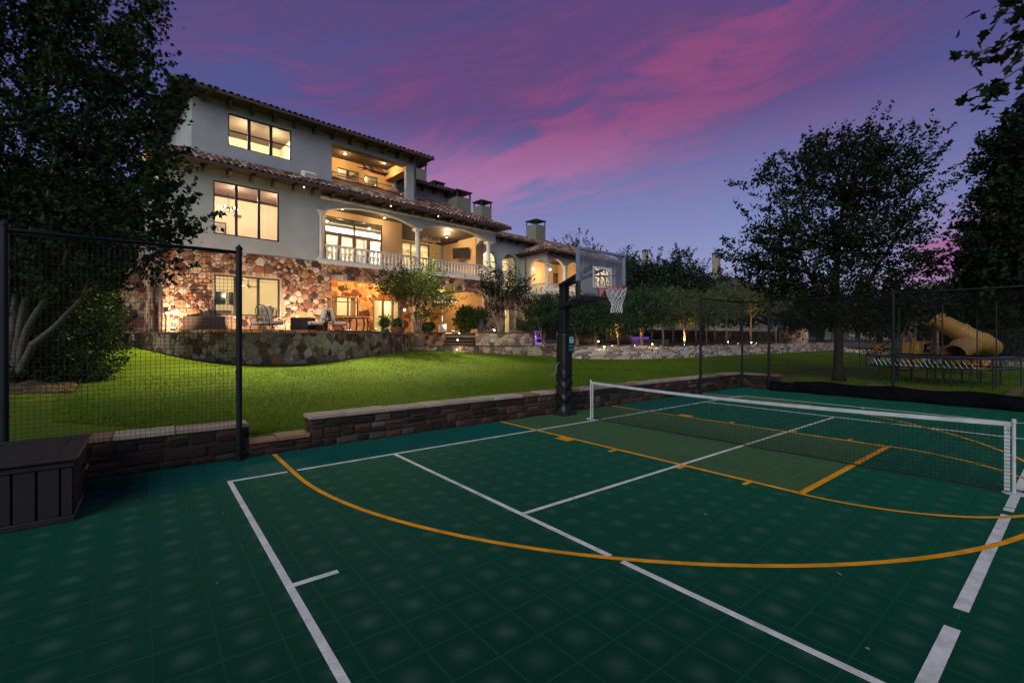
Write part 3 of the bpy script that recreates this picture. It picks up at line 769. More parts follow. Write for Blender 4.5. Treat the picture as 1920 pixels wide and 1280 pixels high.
# vinyl pad wrapped round the pole, creased low down
mb = MB(); K = 44; NR = 24; vs = []; fs = []; rn = random.Random(3)
for i in range(K+1):
    z = .05+(1.86-.05)*i/K
    for k in range(NR):
        th = 2*math.pi*k/NR; c, s_ = math.cos(th), math.sin(th); q = (abs(c)**6+abs(s_)**6)**(-1/6)
        r = .145*q; crease = (.013*math.sin(z*23+2.2*math.sin(th*2)+th)+.008*math.sin(z*41+th*3))*smoothstep(1.25, .8, z)
        if z < .35: r += .022*smoothstep(.22, .05, z)*(1+.35*math.sin(th*3))
        r += crease
        vs.append((PX_+r*c, PY_+r*s_, z))
for i in range(K):
    for k in range(NR): fs.append((i*NR+k, i*NR+(k+1) % NR, (i+1)*NR+(k+1) % NR, (i+1)*NR+k))
fs.append(tuple(range(K*NR, (K+1)*NR))); mb.add(vs, fs); pad = mb.build('pad', M['pad'], bh, xf=bo, smooth=True)
mb = MB(); vs = []; fs = []
for i in range(9):
    for k in range(30):
        th = 2*math.pi*k/30; r = .165+.11*(1-i/8)**1.6*(1+.3*math.sin(th*5+i*.3)+.15*math.sin(th*9))
        vs.append((PX_+r*math.cos(th), PY_-.02+min(r, .30)*math.sin(th)*.9, .012+.15*(i/8)+.015*math.sin(th*7+i)))
for i in range(8):
    for k in range(30): fs.append((i*30+k, i*30+(k+1) % 30, (i+1)*30+(k+1) % 30, (i+1)*30+k))
mb.add(vs, fs); mb.build('pad_skirt', M['pad'], bh, xf=bo, smooth=True)
for z in (.35, .9, 1.45, 1.8):
    mb = MB(); mb.box(PX_+.10, PY_-.172, z, PX_+.15, PY_-.150, z+.03); mb.build('strap', M['black'], bh, xf=bo)
# maker's patch on the pad: pale blue court symbol over two words
signm = simple('patch_blue', (.10, .34, .52), .6, var=.12)
mb = MB(); mb.box(PX_-.02, PY_-.176, 1.43, PX_+.145, PY_-.1635, 1.80); patch = mb.build('patch', simple('patch_dark', (.012, .03, .05), .6), bh, xf=bo)
mb = MB()
x0, x1, z0, z1 = PX_-.005, PX_+.13, 1.645, 1.785; yy = PY_-.180
for (a, c_, e, f) in ((x0, z1-.018, x1, z1), (x0, z0, x1, z0+.018), (x0, z0+.061, x1, z0+.079), (x0, z0, x0+.016, z1), (x1-.016, z0, x1, z1), ((x0+x1)/2-.007, z0, (x0+x1)/2+.007, z0+.07)):
    mb.box(a, yy, c_, e, PY_-.1755, f)
mb.box(x0, yy+.002, z0, x1, PY_-.1757, z1, 1)
mb.build('court_symbol', [simple('patch_white', (.62, .74, .80), .6), signm], patch, xf=Matrix.Identity(4) @ bo)
def text(word, loc, size, m, parent, rot=(math.pi/2, 0, 0), ext=.002):
    cu = bpy.data.curves.new('lettering', 'FONT'); cu.body = word; cu.size = size; cu.extrude = ext; cu.align_x = 'CENTER'; cu.materials.append(m)
    o = bpy.data.objects.new('lettering', cu); COL.objects.link(o)
    dg = bpy.context.evaluated_depsgraph_get(); me = bpy.data.meshes.new_from_object(o.evaluated_get(dg)); bpy.data.objects.remove(o)
    if not me.materials: me.materials.append(m)
    o = bpy.data.objects.new('lettering', me); COL.objects.link(o); o.location = loc; o.rotation_euler = rot
    if parent is not None: o.parent = parent
    return o
text('SPORT', (.0625, -.179, 1.555), .052, signm, patch); text('COURT', (.0625, -.179, 1.475), .052, signm, patch)
# backboard
bx0, bx1, bz0, bz1, by = 6.88, 8.40, 2.60, 3.62, 6.52
bb_ = MB(); bb_.box(bx0+.03, by-.005, bz0+.02, bx1-.03, by+.005, bz1-.02); board = bb_.build('backboard', M['acrylic'], bh, xf=bo)
mb = MB(); t_ = .042
mb.box(bx0, by-.03, bz0+.12, bx0+t_, by+.05, bz1); mb.box(bx1-t_, by-.03, bz0+.12, bx1, by+.05, bz1); mb.box(bx0+t_, by-.03, bz1-t_, bx1-t_, by+.05, bz1)
mb.build('backboard_frame', M['alu'], board, xf=bo)
mb = MB(); mb.box(bx0-.008, by-.04, bz0-.04, bx1+.008, by+.06, bz0+.045, bev=.01); mb.box(bx0-.01, by-.04, bz0+.045, bx0+.055, by+.062, bz0+.33, bev=.01); mb.box(bx1-.055, by-.04, bz0+.045, bx1+.01, by+.062, bz0+.33, bev=.01)
mb.build('edge_padding', M['black'], board, xf=bo)
sqm = simple('white_print', (.74, .74, .74), .6, var=.05)
mb = MB(); q0, q1, r0, r1 = 7.335, 7.945, 2.83, 3.275; w = .045
for (a, c_, e, f) in ((q0, r0, q1, r0+w), (q0, r1-w, q1, r1), (q0, r0+w, q0+w, r1-w), (q1-w, r0+w, q1, r1-w)): mb.box(a, by-.0085, c_, e, by-.0052, f)
mb.build('shooter_square', sqm, board, xf=bo)
mb = MB(); rx, ry, rz = 7.64, 6.14, 2.80
mb.tube([(rx+.2286*math.cos(2*math.pi*k/36), ry+.2286*math.sin(2*math.pi*k/36), rz) for k in range(37)], .010, 8, cap=False)
mb.tube([(rx-.10, ry+.21, rz-.01), (rx-.07, ry+.37, rz-.01)], .009, 6); mb.tube([(rx+.10, ry+.21, rz-.01), (rx+.07, ry+.37, rz-.01)], .009, 6)
rim = mb.build('rim', M['red'], bh, xf=bo, smooth=True)
mb = MB(); mb.box(rx-.10, by-.035, rz-.16, rx+.10, by-.012, rz+.03); mb.add([(rx-.09, by-.035, rz-.01), (rx+.09, by-.035, rz-.01), (rx+.09, ry+.23, rz-.02), (rx-.09, ry+.23, rz-.02), (rx-.09, by-.035, rz-.15), (rx+.09, by-.035, rz-.15)], [(0, 1, 2, 3), (0, 3, 4), (1, 5, 2), (4, 3, 2, 5)])
mb.build('rim_plate', M['redp'], rim, xf=bo)
mb = MB(); NN = 12; lv = [(0.0, .225), (.10, .195), (.19, .160), (.28, .125), (.37, .108), (.45, .112), (.50, .118)]
def npnt(i, k, half):
    z, r = lv[i]; th = 2*math.pi*(k+.5*half)/NN; sw = .02*z
    return (rx+r*math.cos(th)+sw+.012*math.sin(th*2+i), ry+r*math.sin(th)+.010*math.cos(i*2.0+th), rz-.012-z-.014*math.sin(th*3+i))
for i in range(len(lv)-1):
    for k in range(NN):
        h = i % 2
        mb.tube([npnt(i, k, h), npnt(i+1, k, 1-h)], .0048, 5, cap=False); mb.tube([npnt(i, k, h), npnt(i+1, k-1 if not h else k+1, 1-h)], .0048, 5, cap=False)
mb.build('net', M['white'], bh, xf=bo)
# support arms
mb = MB()
for sx in (-1, 1):
    mb.bar((PX_+sx*.11, PY_+.05, 2.50), (rx+sx*.24, by+.06, 2.66), .05, .10); mb.bar((PX_+sx*.11, PY_+.05, 2.97), (rx+sx*.24, by+.06, 3.30), .045, .06)
mb.bar((rx-.5, by+.05, 2.66), (rx+.5, by+.05, 2.66), .06, .08); mb.build('arm', M['post'], bh, xf=bo)
mb = MB(); mb.box(PX_-.13, PY_-.13, 2.44, PX_+.13, PY_+.13, 2.49); mb.build('bracket', M['post'], bh, xf=bo); mb = MB(); mb.bar((PX_, PY_, 2.98), (rx-.02, by+.10, 3.34), .045, .045); mb.build('brace', M['post'], bh, xf=bo); mb = MB(); mb.bar((bx0+.06, by+.06, 3.02), (bx1-.06, by+.06, 3.16), .035, .035)
mb.build('brace', M['post'], bh, xf=bo)
mb = MB(); mb.tube([(PX_-.10, PY_, 1.18), (PX_-.22, PY_-.02, 1.19), (PX_-.27, PY_-.03, 1.14), (PX_-.30, PY_-.04, .98), (PX_-.36, PY_-.04, .93)], .009, 6); mb.tube([(PX_-.36, PY_-.04, .93), (PX_-.44, PY_-.05, .925)], .018, 8); mb.build('crank_handle', M['alu'], bh, xf=bo)

# ------------------------------------------------------------------ resin deck box on the left
kx0, kx1, ky0, ky1, kh = -2.25, -.56, 6.13, 7.46, .60
db = empty('deck_box', (kx1, ky0, 0), 'large dark brown slatted deck box standing on the court by the left fence', 'storage box'); do = Matrix.Translation((-kx1, -ky0, 0))
mb = MB(); mb.box(kx0+.03, ky0+.03, .03, kx1-.03, ky1-.03, kh-.03); mb.build('body', M['deck'], db, xf=do)
x = kx0
while x < kx1-.05:
    mb = MB(); mb.box(x+.006, ky0, .06, min(x+.158, kx1)-.006, ky0+.029, kh-.075, bev=.006); mb.build('plank', M['deck'], db, xf=do); x += .16
y = ky0+.02
while y < ky1-.05:
    mb = MB(); mb.box(kx1-.029, y+.006, .06, kx1, min(y+.158, ky1)-.006, kh-.075, bev=.006); mb.build('plank', M['deck'], db, xf=do); y += .16
mb = MB(); mb.box(kx0-.01, ky0-.012, 0.0, kx1+.012, ky0+.03, .06, bev=.008); mb.box(kx1-.03, ky0+.03, 0, kx1+.012, ky1, .06, bev=.008)
mb.box(kx0-.01, ky0-.012, kh-.075, kx1+.012, ky0+.03, kh-.02, bev=.008); mb.box(kx1-.03, ky0+.03, kh-.075, kx1+.012, ky1, kh-.02, bev=.008); mb.build('trim', M['deck'], db, xf=do)
mb = MB(); mb.box(kx0-.02, ky0-.04, kh-.012, kx1+.035, ky0+.10, kh+.022, bev=.008); mb.box(kx1-.13, ky0+.105, kh-.012, kx1+.035, ky1+.02, kh+.022, bev=.008); mb.box(kx0-.02, ky1-.1, kh-.012, kx1-.135, ky1+.02, kh+.022, bev=.008)
lid = mb.build('lid', M['deck'], db, xf=do)
y = ky0+.112
while y < ky1-.14:
    mb = MB(); mb.box(kx0-.01, y, kh-.012, kx1-.138, y+.060, kh+.014, bev=.005); mb.build('slat', M['deck'], lid, xf=do); y += .068
mb = MB(); mb.box(-1.45, ky0-.052, .44, -1.30, ky0-.001, .60, bev=.006); mb.build('latch', M['black'], db, xf=do)
mb = MB(); mb.tube([(kx1+.002, 6.62, .36), (kx1+.04, 6.64, .37), (kx1+.04, 6.94, .37), (kx1+.002, 6.96, .36)], .012, 6); mb.build('handle', M['black'], db, xf=do)
# ------------------------------------------------------------------ the house (built in its own frame: s along the front, D away from the court, z up)
H0 = (2.9, 26.6)
hp = W(H0[0], H0[1], 0)
house = empty('house', hp, 'large grey stucco and stone house with tiled roofs, balconies and lit windows', 'house', rz=HA)
HX = Matrix.Translation((-H0[0], -H0[1], 0))
def hb(mb, name, m, parent=None, **k): return mb.build(name, m, parent or house, xf=HX, **k)
def wall_holes(mb, s0, s1, z0, z1, D, th, holes, m=0):
    xs = sorted(set([s0, s1]+[v for h in holes for v in (h[0], h[2])])); zs = sorted(set([z0, z1]+[v for h in holes for v in (h[1], h[3])]))
    xs = [x for x in xs if s0 <= x <= s1]; zs = [z for z in zs if z0 <= z <= z1]
    def hole(i, j):
        if i < 0 or j < 0 or i >= len(xs)-1 or j >= len(zs)-1: return True
        cx, cz = (xs[i]+xs[i+1])/2, (zs[j]+zs[j+1])/2
        return any(h[0] < cx < h[2] and h[1] < cz < h[3] for h in holes)
    for i in range(len(xs)-1):
        for j in range(len(zs)-1):
            if hole(i, j): continue
            a, c, e, f = xs[i], xs[i+1], zs[j], zs[j+1]
            v = [(a, D, e), (c, D, e), (c, D, f), (a, D, f), (a, D+th, e), (c, D+th, e), (c, D+th, f), (a, D+th, f)]
            fs = [(0, 1, 2, 3), (7, 6, 5, 4)]
            if hole(i-1, j): fs.append((0, 3, 7, 4))
            if hole(i+1, j): fs.append((1, 5, 6, 2))
            if hole(i, j-1): fs.append((0, 4, 5, 1))
            if hole(i, j+1): fs.append((3, 2, 6, 7))
            mb.add(v, fs, m)
def swall(mb, s, D0, D1, z0, z1, th, holes=(), m=0):
    """side wall at constant s"""
    t = MB(); wall_holes(t, D0, D1, z0, z1, 0, th, holes)
    mb.add([(s+q[1], q[0], q[2]) for q in t.v], [tuple(reversed(f)) for f in t.f], m)
def arch_wall(mb, s0, s1, zsp, zcr, ztop, D, th, m=0, n=26, semi=False, side=False):
    tv = MB()
    for i in range(n):
        a, c = s0+(s1-s0)*i/n, s0+(s1-s0)*(i+1)/n
        f = lambda x: zsp+(zcr-zsp)*math.sqrt(max(0, 1-((x-(s0+s1)/2)/((s1-s0)/2))**2)) if semi else zsp+(zcr-zsp)*(1-abs((x-(s0+s1)/2)/((s1-s0)/2))**2.3)
        za, zc_ = f(a), f(c)
        tv.add([(a, D, za), (c, D, zc_), (c, D, ztop), (a, D, ztop), (a, D+th, za), (c, D+th, zc_), (c, D+th, ztop), (a, D+th, ztop)], [(0, 1, 2, 3), (7, 6, 5, 4), (0, 4, 5, 1), (3, 2, 6, 7)])
    if side: mb.add([(s0*0+q[1], q[0], q[2]) for q in tv.v], [tuple(reversed(f)) for f in tv.f], m)
    else: mb.add(tv.v, tv.f, m)
def room(s0, s1, D0, D1, z0, z1, m, light=None, name='room', power=60, col=CREAM):
    mb = MB(); v = [(s0, D0, z0), (s1, D0, z0), (s1, D1, z0), (s0, D1, z0), (s0, D0, z1), (s1, D0, z1), (s1, D1, z1), (s0, D1, z1)]
    mb.add(v, [(0, 1, 2, 3), (7, 6, 5, 4), (3, 2, 6, 7), (0, 3, 7, 4), (1, 5, 6, 2)])
    r = hb(mb, name, m)
    if power:
        
        n = 1 if s1-s0 < 4 else 3
        for k in range(n): lamp('room_lamp', 'POINT', W(s0+(s1-s0)*(k+.5)/n, D0+(D1-D0)*.5, z1-.8), power*3.4/n, col, .10)
    return r
def window(s0, s1, z0, z1, D, vs=(), hs=(), fw=.06, m=None, depth=.07, name='window', mw=.07, parent=None):
    m = m or M['frame']; mb = MB()
    mb.box(s0, D, z0, s0+fw, D+depth, z1); mb.box(s1-fw, D, z0, s1, D+depth, z1); mb.box(s0+fw, D, z1-fw, s1-fw, D+depth, z1); mb.box(s0+fw, D, z0, s1-fw, D+depth, z0+fw)
    xs = [s0+fw]+[v for v in vs]+[s1-fw]; zs = [z0+fw]+list(hs)+[z1-fw]
    for v in vs: mb.box(v-mw/2, D+.004, z0+fw, v+mw/2, D+depth-.004, z1-fw)
    for i in range(len(xs)-1):
        a = xs[i]+(mw/2 if i else 0); c = xs[i+1]-(mw/2 if i < len(xs)-2 else 0)
        for h in hs: mb.box(a, D+.008, h-.03, c, D+depth-.008, h+.03)
    w = hb(mb, name, m, parent)
    for i in range(len(xs)-1):
        for j in range(len(zs)-1):
            g = MB(); a, c, e, f = xs[i], xs[i+1], zs[j], zs[j+1]; g.box(a, D+depth/2, e, c, D+depth/2+.008, f); hb(g, 'pane', M['glass'], w)
    return w
DM, DU = 26.6, 27.4
SL = 2.9
FLZ = 6.10
# --- lower stucco storey
w1 = (S(400, DM), Z(400, 437.5, DM), S(524, DM), Z(400, 336, DM))
mb = MB(); wall_holes(mb, SL, 10.02, FLZ, 10.45, DM, .3, [w1]); swall(mb, SL, DM+.3, 44, FLZ, 10.45, .3, [(29.5, 7.2, 31.0, 9.6)])
hb(mb, 'stucco_wall', M['stucco'])
window(w1[0], w1[2], w1[1], w1[3], DM+.08, (w1[0]+(w1[2]-w1[0])*.335, w1[0]+(w1[2]-w1[0])*.68), (Z(400, 363, DM),), fw=.07, mw=.12)
room(SL+.35, 9.7, DM+.32, DM+5.2, FLZ, 10.3, M['roomp'], power=205, col=(1, .80, .56))
# --- arches over the balcony
c0, c1_, c2_ = 10.18, 16.6, 22.85
zsp, zcr = 9.03, 9.58
mb = MB(); arch_wall(mb, c0+.12, c1_-.1, zsp, zcr, 10.45, DM, .38); arch_wall(mb, c1_+.1, c2_-.1, zsp, zcr, 10.45, DM, .38)
mb.box(10.02, DM, zsp, c0+.12, DM+.38, 10.45); mb.box(c1_-.1, DM, zsp, c1_+.1, DM+.38, 10.45); mb.box(c2_-.1, DM, zsp, 23.45, DM+.38, 10.45)
arch_wall(mb, DM+.38, 28.5, zsp, 9.4, 10.45, 23.45-.35, .35, side=True)
hb(mb, 'arcade_wall', M['stucco'])
mb = MB(); mb.box(10.1, DM-.16, 9.72, 16.62, DM-.002, 9.86, bev=.02); hb(mb, 'awning_case', M['trim']); mb = MB(); mb.box(16.66, DM-.16, 9.72, 23.3, DM-.002, 9.86, bev=.02); hb(mb, 'awning_case', M['trim'])
def column(s, D, z0=6.18, z1=9.03, r=.16):
    mb = MB(); h = z1-z0
    mb.box(s-r*1.45, D-r*1.45, z0, s+r*1.45, D+r*1.45, z0+.12)
    mb.lathe((s, D, z0+.12), [(r*1.35, 0), (r*1.35, .07), (r*1.1, .11), (r, .16), (r*.98, h*.4), (r*.88, h-.55), (r*1.02, h-.54), (r*1.02, h-.50), (r*.9, h-.48), (r*.9, h-.40), (r*1.3, h-.30), (r*1.4, h-.24)], 20)
    mb.box(s-r*1.6, D-r*1.6, z1-.12, s+r*1.6, D+r*1.6, z1-.002)
    return hb(mb, 'column', M['trim'])
for s in (c0, c1_, c2_): column(s, DM+.14)
# balcony floor, back walls, ceiling
mb = MB(); mb.box(10.02, DM-.16, 6.00, 23.5, 34.0, 6.18); hb(mb, 'balcony_floor', M['trim'])
mb = MB(); mb.box(10.03, DM+.38, 9.80, 23.1, 33.9, 9.9); hb(mb, 'balcony_ceiling', M['woodc'])
DA, DB = 28.9, 33.5
dA = (S(609, DA), 6.2, S(717, DA), Z(609, 403, DA)); dB = (S(754, DB), 6.2, S(805, DB), Z(754, 452, DB))
SA = S(754, DA)
mb = MB(); wall_holes(mb, 10.02, SA, 6.18, 9.8, DA, .25, [dA]); mb.box(SA-.25, DA+.25, 6.18, SA, DB, 9.8); wall_holes(mb, SA, 23.1, 6.18, 9.8, DB, .25, [dB])
mb.box(10.02, DM+.38, 6.18, 10.27, DA, 9.8)
mb.box(23.12, 28.6, 6.18, 23.9, 30.95, 9.8); mb.box(23.4, 30.95, 6.18, 23.7, DB, 9.8)
hb(mb, 'balcony_wall', M['stucco_w'])
wd_ = dA[2]-dA[0]
window(dA[0], dA[2], dA[1], 8.36, DA+.06, tuple(dA[0]+wd_*k for k in (.25, .50, .75)), (7.15,), m=M['framew'], fw=.12, mw=.22)
window(dA[0], dA[2], 8.362, dA[3], DA+.06, (dA[0]+wd_*.50,), (), m=M['frame'], fw=.07, mw=.09)
window(dB[0], dB[2], dB[1], dB[3], DB+.06, tuple(dB[0]+(dB[2]-dB[0])*k for k in (.33, .66)), (8.45,), m=M['frame'], fw=.08, mw=.10)
room(10.4, SA-.3, DA+.27, DA+5.5, 6.18, 9.6, M['roomw'], power=240, col=(1, .85, .64)); room(SA+.1, 23.2, DB+.27, DB+4, 6.18, 9.6, M['room'], power=70)
for k in range(4):
    mb = MB(); mb.box(10.45, DA+1.2+k*1.1, 9.30, SA-.35, DA+1.42+k*1.1, 9.595); hb(mb, 'ceiling_beam', M['roomw'])
for k in range(3):
    mb = MB(); mb.box(10.5+k*1.9, DA+5.35, 6.5, 11.9+k*1.9, DA+5.46, 8.9); hb(mb, 'wall_panel', M['room'])
# balustrade
bal_prof = [(.072, 0), (.072, .05), (.040, .07), (.040, .10), (.066, .14), (.086, .22), (.080, .30), (.054, .42), (.038, .52), (.042, .58), (.062, .61), (.062, .64), (.045, .66), (.072, .69), (.072, .73)]
def balustrade(pts_, z, name='balustrade', parent=None, spc=.255, shared={}):
    rail = MB(); base_ = MB()
    for (a, c) in pts_:
        a = Vector((*a, 0)); c = Vector((*c, 0))
        rail.bar(a+Vector((0, 0, z+.93)), c+Vector((0, 0, z+.93)), .20, .06); rail.bar(a+Vector((0, 0, z+.88)), c+Vector((0, 0, z+.88)), .15, .038)
        base_.bar(a+Vector((0, 0, z+.055)), c+Vector((0, 0, z+.055)), .18, .10)
    hb(rail, 'handrail', M['trim']); hb(base_, 'plinth', M['trim'])
    for (a, c) in pts_:
        a = Vector((*a, 0)); c = Vector((*c, 0)); L = (c-a).length; n = int(L/spc)
        for i in range(n):
            q = a+(c-a)*((i+.5)/n)
            if 'm' not in shared:
                b_ = MB(); b_.lathe((0, 0, 0), bal_prof, 10); o = b_.build('baluster', M['trim'], house, smooth=True); shared['m'] = o.data
            else: o = bpy.data.objects.new('baluster', shared['m']); COL.objects.link(o); o.parent = house
            o.location = (q.x-H0[0], q.y-H0[1], z+.125)
balustrade([((c0+.22, DM+.02), (c1_-.22, DM+.02)), ((c1_+.22, DM+.02), (c2_-.22, DM+.02))], 6.18)
mb = MB(); mb.bar((23.3, DM+.1, 7.11), (23.3, 28.5, 7.11), .2, .06); hb(mb, 'handrail', M['trim'])
# --- upper storey
ULs, URs = 4.13, 16.9
w2 = (S(428, DU), Z(428, 272, DU), S(547, DU), Z(428, 211, DU))
lg = (S(622, DU), 10.95, S(762, DU), Z(622, 268, DU))
mb = MB(); wall_holes(mb, ULs, URs, 10.3, 14.35, DU, .3, [w2, lg])
swall(mb, ULs, DU+.3, 40, 10.3, 14.35, .3); swall(mb, URs-.3, DU+.3, 40, 10.3, 14.35, .3, [(28.1, 11.0, 30.0, 13.1)])
hb(mb, 'stucco_wall', M['stucco'])
window(w2[0], w2[2], w2[1], w2[3], DU+.08, (S(468, DU), S(509, DU)), ((w2[1]+w2[3])/2-.03,), fw=.06, mw=.15)
room(ULs+.35, 9.6, DU+.32, DU+4.6, 11.0, 14.1, M['room'], power=190, col=(1, .83, .48))
DL = 30.3
mb = MB(); dC = (S(632, DL), 10.96, S(673, DL), Z(632, 313, DL)); dD = (S(683.5, DL), 11.5, S(708, DL), Z(683, 327, DL))
wall_holes(mb, lg[0]-1.2, URs-.3, 10.9, 14.2, DL, .25, [dC, dD]); mb.box(lg[0]-.25, DU+.3, 10.9, lg[0], DL, 14.2); hb(mb, 'loggia_wall', M['stucco_w'])
mb = MB(); mb.box(lg[0], DU+.3, 13.72, URs-.3, DL, 13.85); hb(mb, 'loggia_ceiling', M['woodc'])
mb = MB(); mb.box(lg[0], DU+.01, 10.8, URs-.02, DL, 10.94); hb(mb, 'loggia_floor', M['trim'])
mb = MB(); mb.box(lg[2]-.02, DU+.302, 13.05, lg[2]+.5, DL, 13.72); mb.box(lg[0], DU+.302, 13.35, lg[2]-.03, DU+.55, 13.715); hb(mb, 'loggia_beam', M['stucco_w'])
window(dC[0], dC[2], dC[1], dC[3], DL+.05, ((dC[0]+dC[2])/2,), (11.9, 12.6), m=M['frame'], mw=.18)
window(dD[0], dD[2], dD[1], dD[3], DL+.05, (), (12.2,), m=M['frame'])
room(lg[0]-1, URs-.4, DL+.27, DL+3.6, 10.9, 13.9, M['room'], power=120)
mb = MB(); z = 11.74; mb.tube([(lg[0], DU+.12, z), (lg[2], DU+.12, z)], .022, 6); mb.tube([(lg[0], DU+.12, 11.02), (lg[2], DU+.12, 11.02)], .014, 6)
n = 38
for k in range(n+1): mb.tube([(lg[0]+(lg[2]-lg[0])*k/n, DU+.12, 11.0), (lg[0]+(lg[2]-lg[0])*k/n, DU+.12, z)], .008, 4)
hb(mb, 'iron_railing', M['iron'])
# --- ground floor in stone
sO0, sO1 = S(622, DM), 22.3; zO = Z(622, 524, DM)
w3 = (S(402, DM), Z(402, 590.5, DM), S(525, DM), Z(402, 513.5, DM))
GZ = .7
mb = MB(); wall_holes(mb, SL, 23.5, GZ, FLZ-.004, DM+.03, .3, [w3, (sO0, 2.08, 16.25, zO), (16.95, 2.08, sO1, zO)])
swall(mb, SL+.03, DM+.33, 44, GZ, FLZ-.11, .3); mb.box(23.2, DM+.33, GZ, 23.5, 34, FLZ-.11)
hb(mb, 'mortar_wall', M['mortar'])
holes = [(w3[0]-SL, w3[1]-GZ, w3[2]-SL, w3[3]-GZ), (sO0-SL, 1.38, 16.25-SL, zO-GZ), (16.95-SL, 1.38, sO1-SL, zO-GZ)]
sold = []       # upright stones over the openings
rs = random.Random(12)
def soldier(a, e, z, h=.27):
    x = a
    while x < e:
        L = rs.uniform(.14, .26); sold.append(([(x+.01, z+.01), (min(x+L, e)-.01, z+.01), (min(x+L, e)-.01, z+h-.012), (x+.01, z+h-.012)], rs.random())); x += L
soldier(w3[0]-SL-.1, w3[2]-SL+.1, w3[3]-GZ+.06, .22); soldier(sO0-SL-.05, sO1-SL, zO-GZ+.02, .30)
hs2 = [(w3[0]-SL-.1, w3[1]-GZ-.03, w3[2]-SL+.1, w3[3]-GZ+.28), (sO0-SL-.03, 1.38, 16.25-SL, zO-GZ+.32), (16.95-SL, 1.38, sO1-SL+.03, zO-GZ+.32), (16.25-SL-.03, zO-GZ, 16.95-SL+.03, zO-GZ+.32)]
hst = rubble(23.5-SL, FLZ-.02-GZ, .36, 21, .036, hs2, 1.15, .70)
hst = [q for q in hst if min(p[1] for p in q[0]) > .9] + sold
lay_stones(hst, lambda u_, v_, o: (u_+SL, DM+.03-o, v_+GZ), .065, M['stone'], house, name='stone', limit=300, prefer=lambda q: -area(q[0])/(1+.05*q[0][0][0]), offs=HX)
# dark stone on the receding left side
lst = rubble(17, FLZ-.2-GZ, .55, 33, .03, (), 1.2)
mb = MB()
for p, t in lst: stone_mesh(mb, p, t, lambda u_, v_, o: (SL+.03-o, DM+.05+u_, v_+GZ), .04)
hb(mb, 'side_stone', M['stone'], kind='stuff')
window(w3[0], w3[2], w3[1], w3[3], DM+.10, (S(442, DM), S(485.5, DM)), (), fw=.08, mw=.13)
room(SL+.36, sO0-.4, DM+.34, DM+5, 2.1, 5.2, M['room'], power=84, col=(1, .82, .50))
# patio recess
DP, DQ = 29.6, 34.0
g1 = (S(622, DP), Z(622, 592, DP), S(672, DP), Z(622, 555, DP)); g2 = (S(700, DP), 2.1, S(775, DP), Z(700, 560, DP))
SP = 17.2
d1 = (S(864, DQ), 2.1, S(878, DQ), Z(864, 571, DQ)); d2 = (S(884, DQ), 2.1, S(898, DQ), Z(884, 572, DQ))
mb = MB(); wall_holes(mb, sO0-.3, SP, 1.9, 5.6, DP, .25, [g1, g2]); mb.box(SP-.25, DP+.25, 1.9, SP, DQ, 5.6); wall_holes(mb, SP, 24, 1.9, 5.6, DQ, .25, [d1, d2]); mb.box(sO0-.3, DM+.33, 1.9, sO0-.02, DP, 5.6)
hb(mb, 'patio_wall', M['mortar'])
mb = MB(); rr_ = random.Random(9)
for p, t in rubble(SP-sO0, 3.5, .5, 41, .03, [(g1[0]-sO0-.04, g1[1]-2.1-.04, g1[2]-sO0+.04, g1[3]-2.1+.04), (g2[0]-sO0-.04, 0, g2[2]-sO0+.04, g2[3]-2.1+.04)], 1.3): stone_mesh(mb, p, t, lambda u_, v_, o: (u_+sO0, DP-o, v_+2.1), .035)
for p, t in rubble(24-SP, 3.5, .5, 42, .03, [(d1[0]-SP-.04, 0, d1[2]-SP+.04, d1[3]-2.1+.04), (d2[0]-SP-.04, 0, d2[2]-SP+.04, d2[3]-2.1+.04)], 1.2): stone_mesh(mb, p, t, lambda u_, v_, o: (u_+SP, DQ-o, v_+2.1), .035)
for p, t in rubble(DP-DM-.4, 3.4, .45, 43, .03): stone_mesh(mb, p, t, lambda u_, v_, o: (sO0-.02+o, DM+.4+u_, v_+2.1), .03)
hb(mb, 'stone', M['stone'], kind='stuff')
mb = MB(); mb.box(sO0-.3, DM+.33, zO+.38, 24, DQ+.2, zO+.45); hb(mb, 'patio_ceiling', M['woodc'])
mb = MB(); mb.box(sO0-.02, DM+.06, zO+.006, 16.24, DM+.5, zO+.14); mb.box(16.96, DM+.06, zO+.006, sO1, DM+.5, zO+.14); mb.box(16.5, DM+.34, zO-.02, 16.75, DQ, zO+.3)
hb(mb, 'lintel', simple('honey_timber', (.30, .15, .055), .7, var=.2, bump=.1))
window(g1[0], g1[2], g1[1], g1[3], DP+.06, (g1[0]+(g1[2]-g1[0])*.62,), (g1[3]-.33,), m=M['frame'], mw=.10)
window(g2[0], g2[2], g2[1], g2[3], DP+.06, tuple(g2[0]+(g2[2]-g2[0])*k for k in (.24, .48, .74)), (), m=M['framew'], mw=.16, fw=.09)
window(d1[0], d1[2], d1[1], d1[3], DQ+.05, (), (3.4,), m=M['framew']); window(d2[0], d2[2], d2[1], d2[3], DQ+.05, (), (3.4,), m=M['framew'])
room(sO0, SP-.3, DP+.27, DP+4, 2.1, 5.2, M['room'], power=90, col=(1, .84, .52)); room(SP+.1, 24, DQ+.27, DQ+3, 2.1, 5.2, M['room'], power=60)
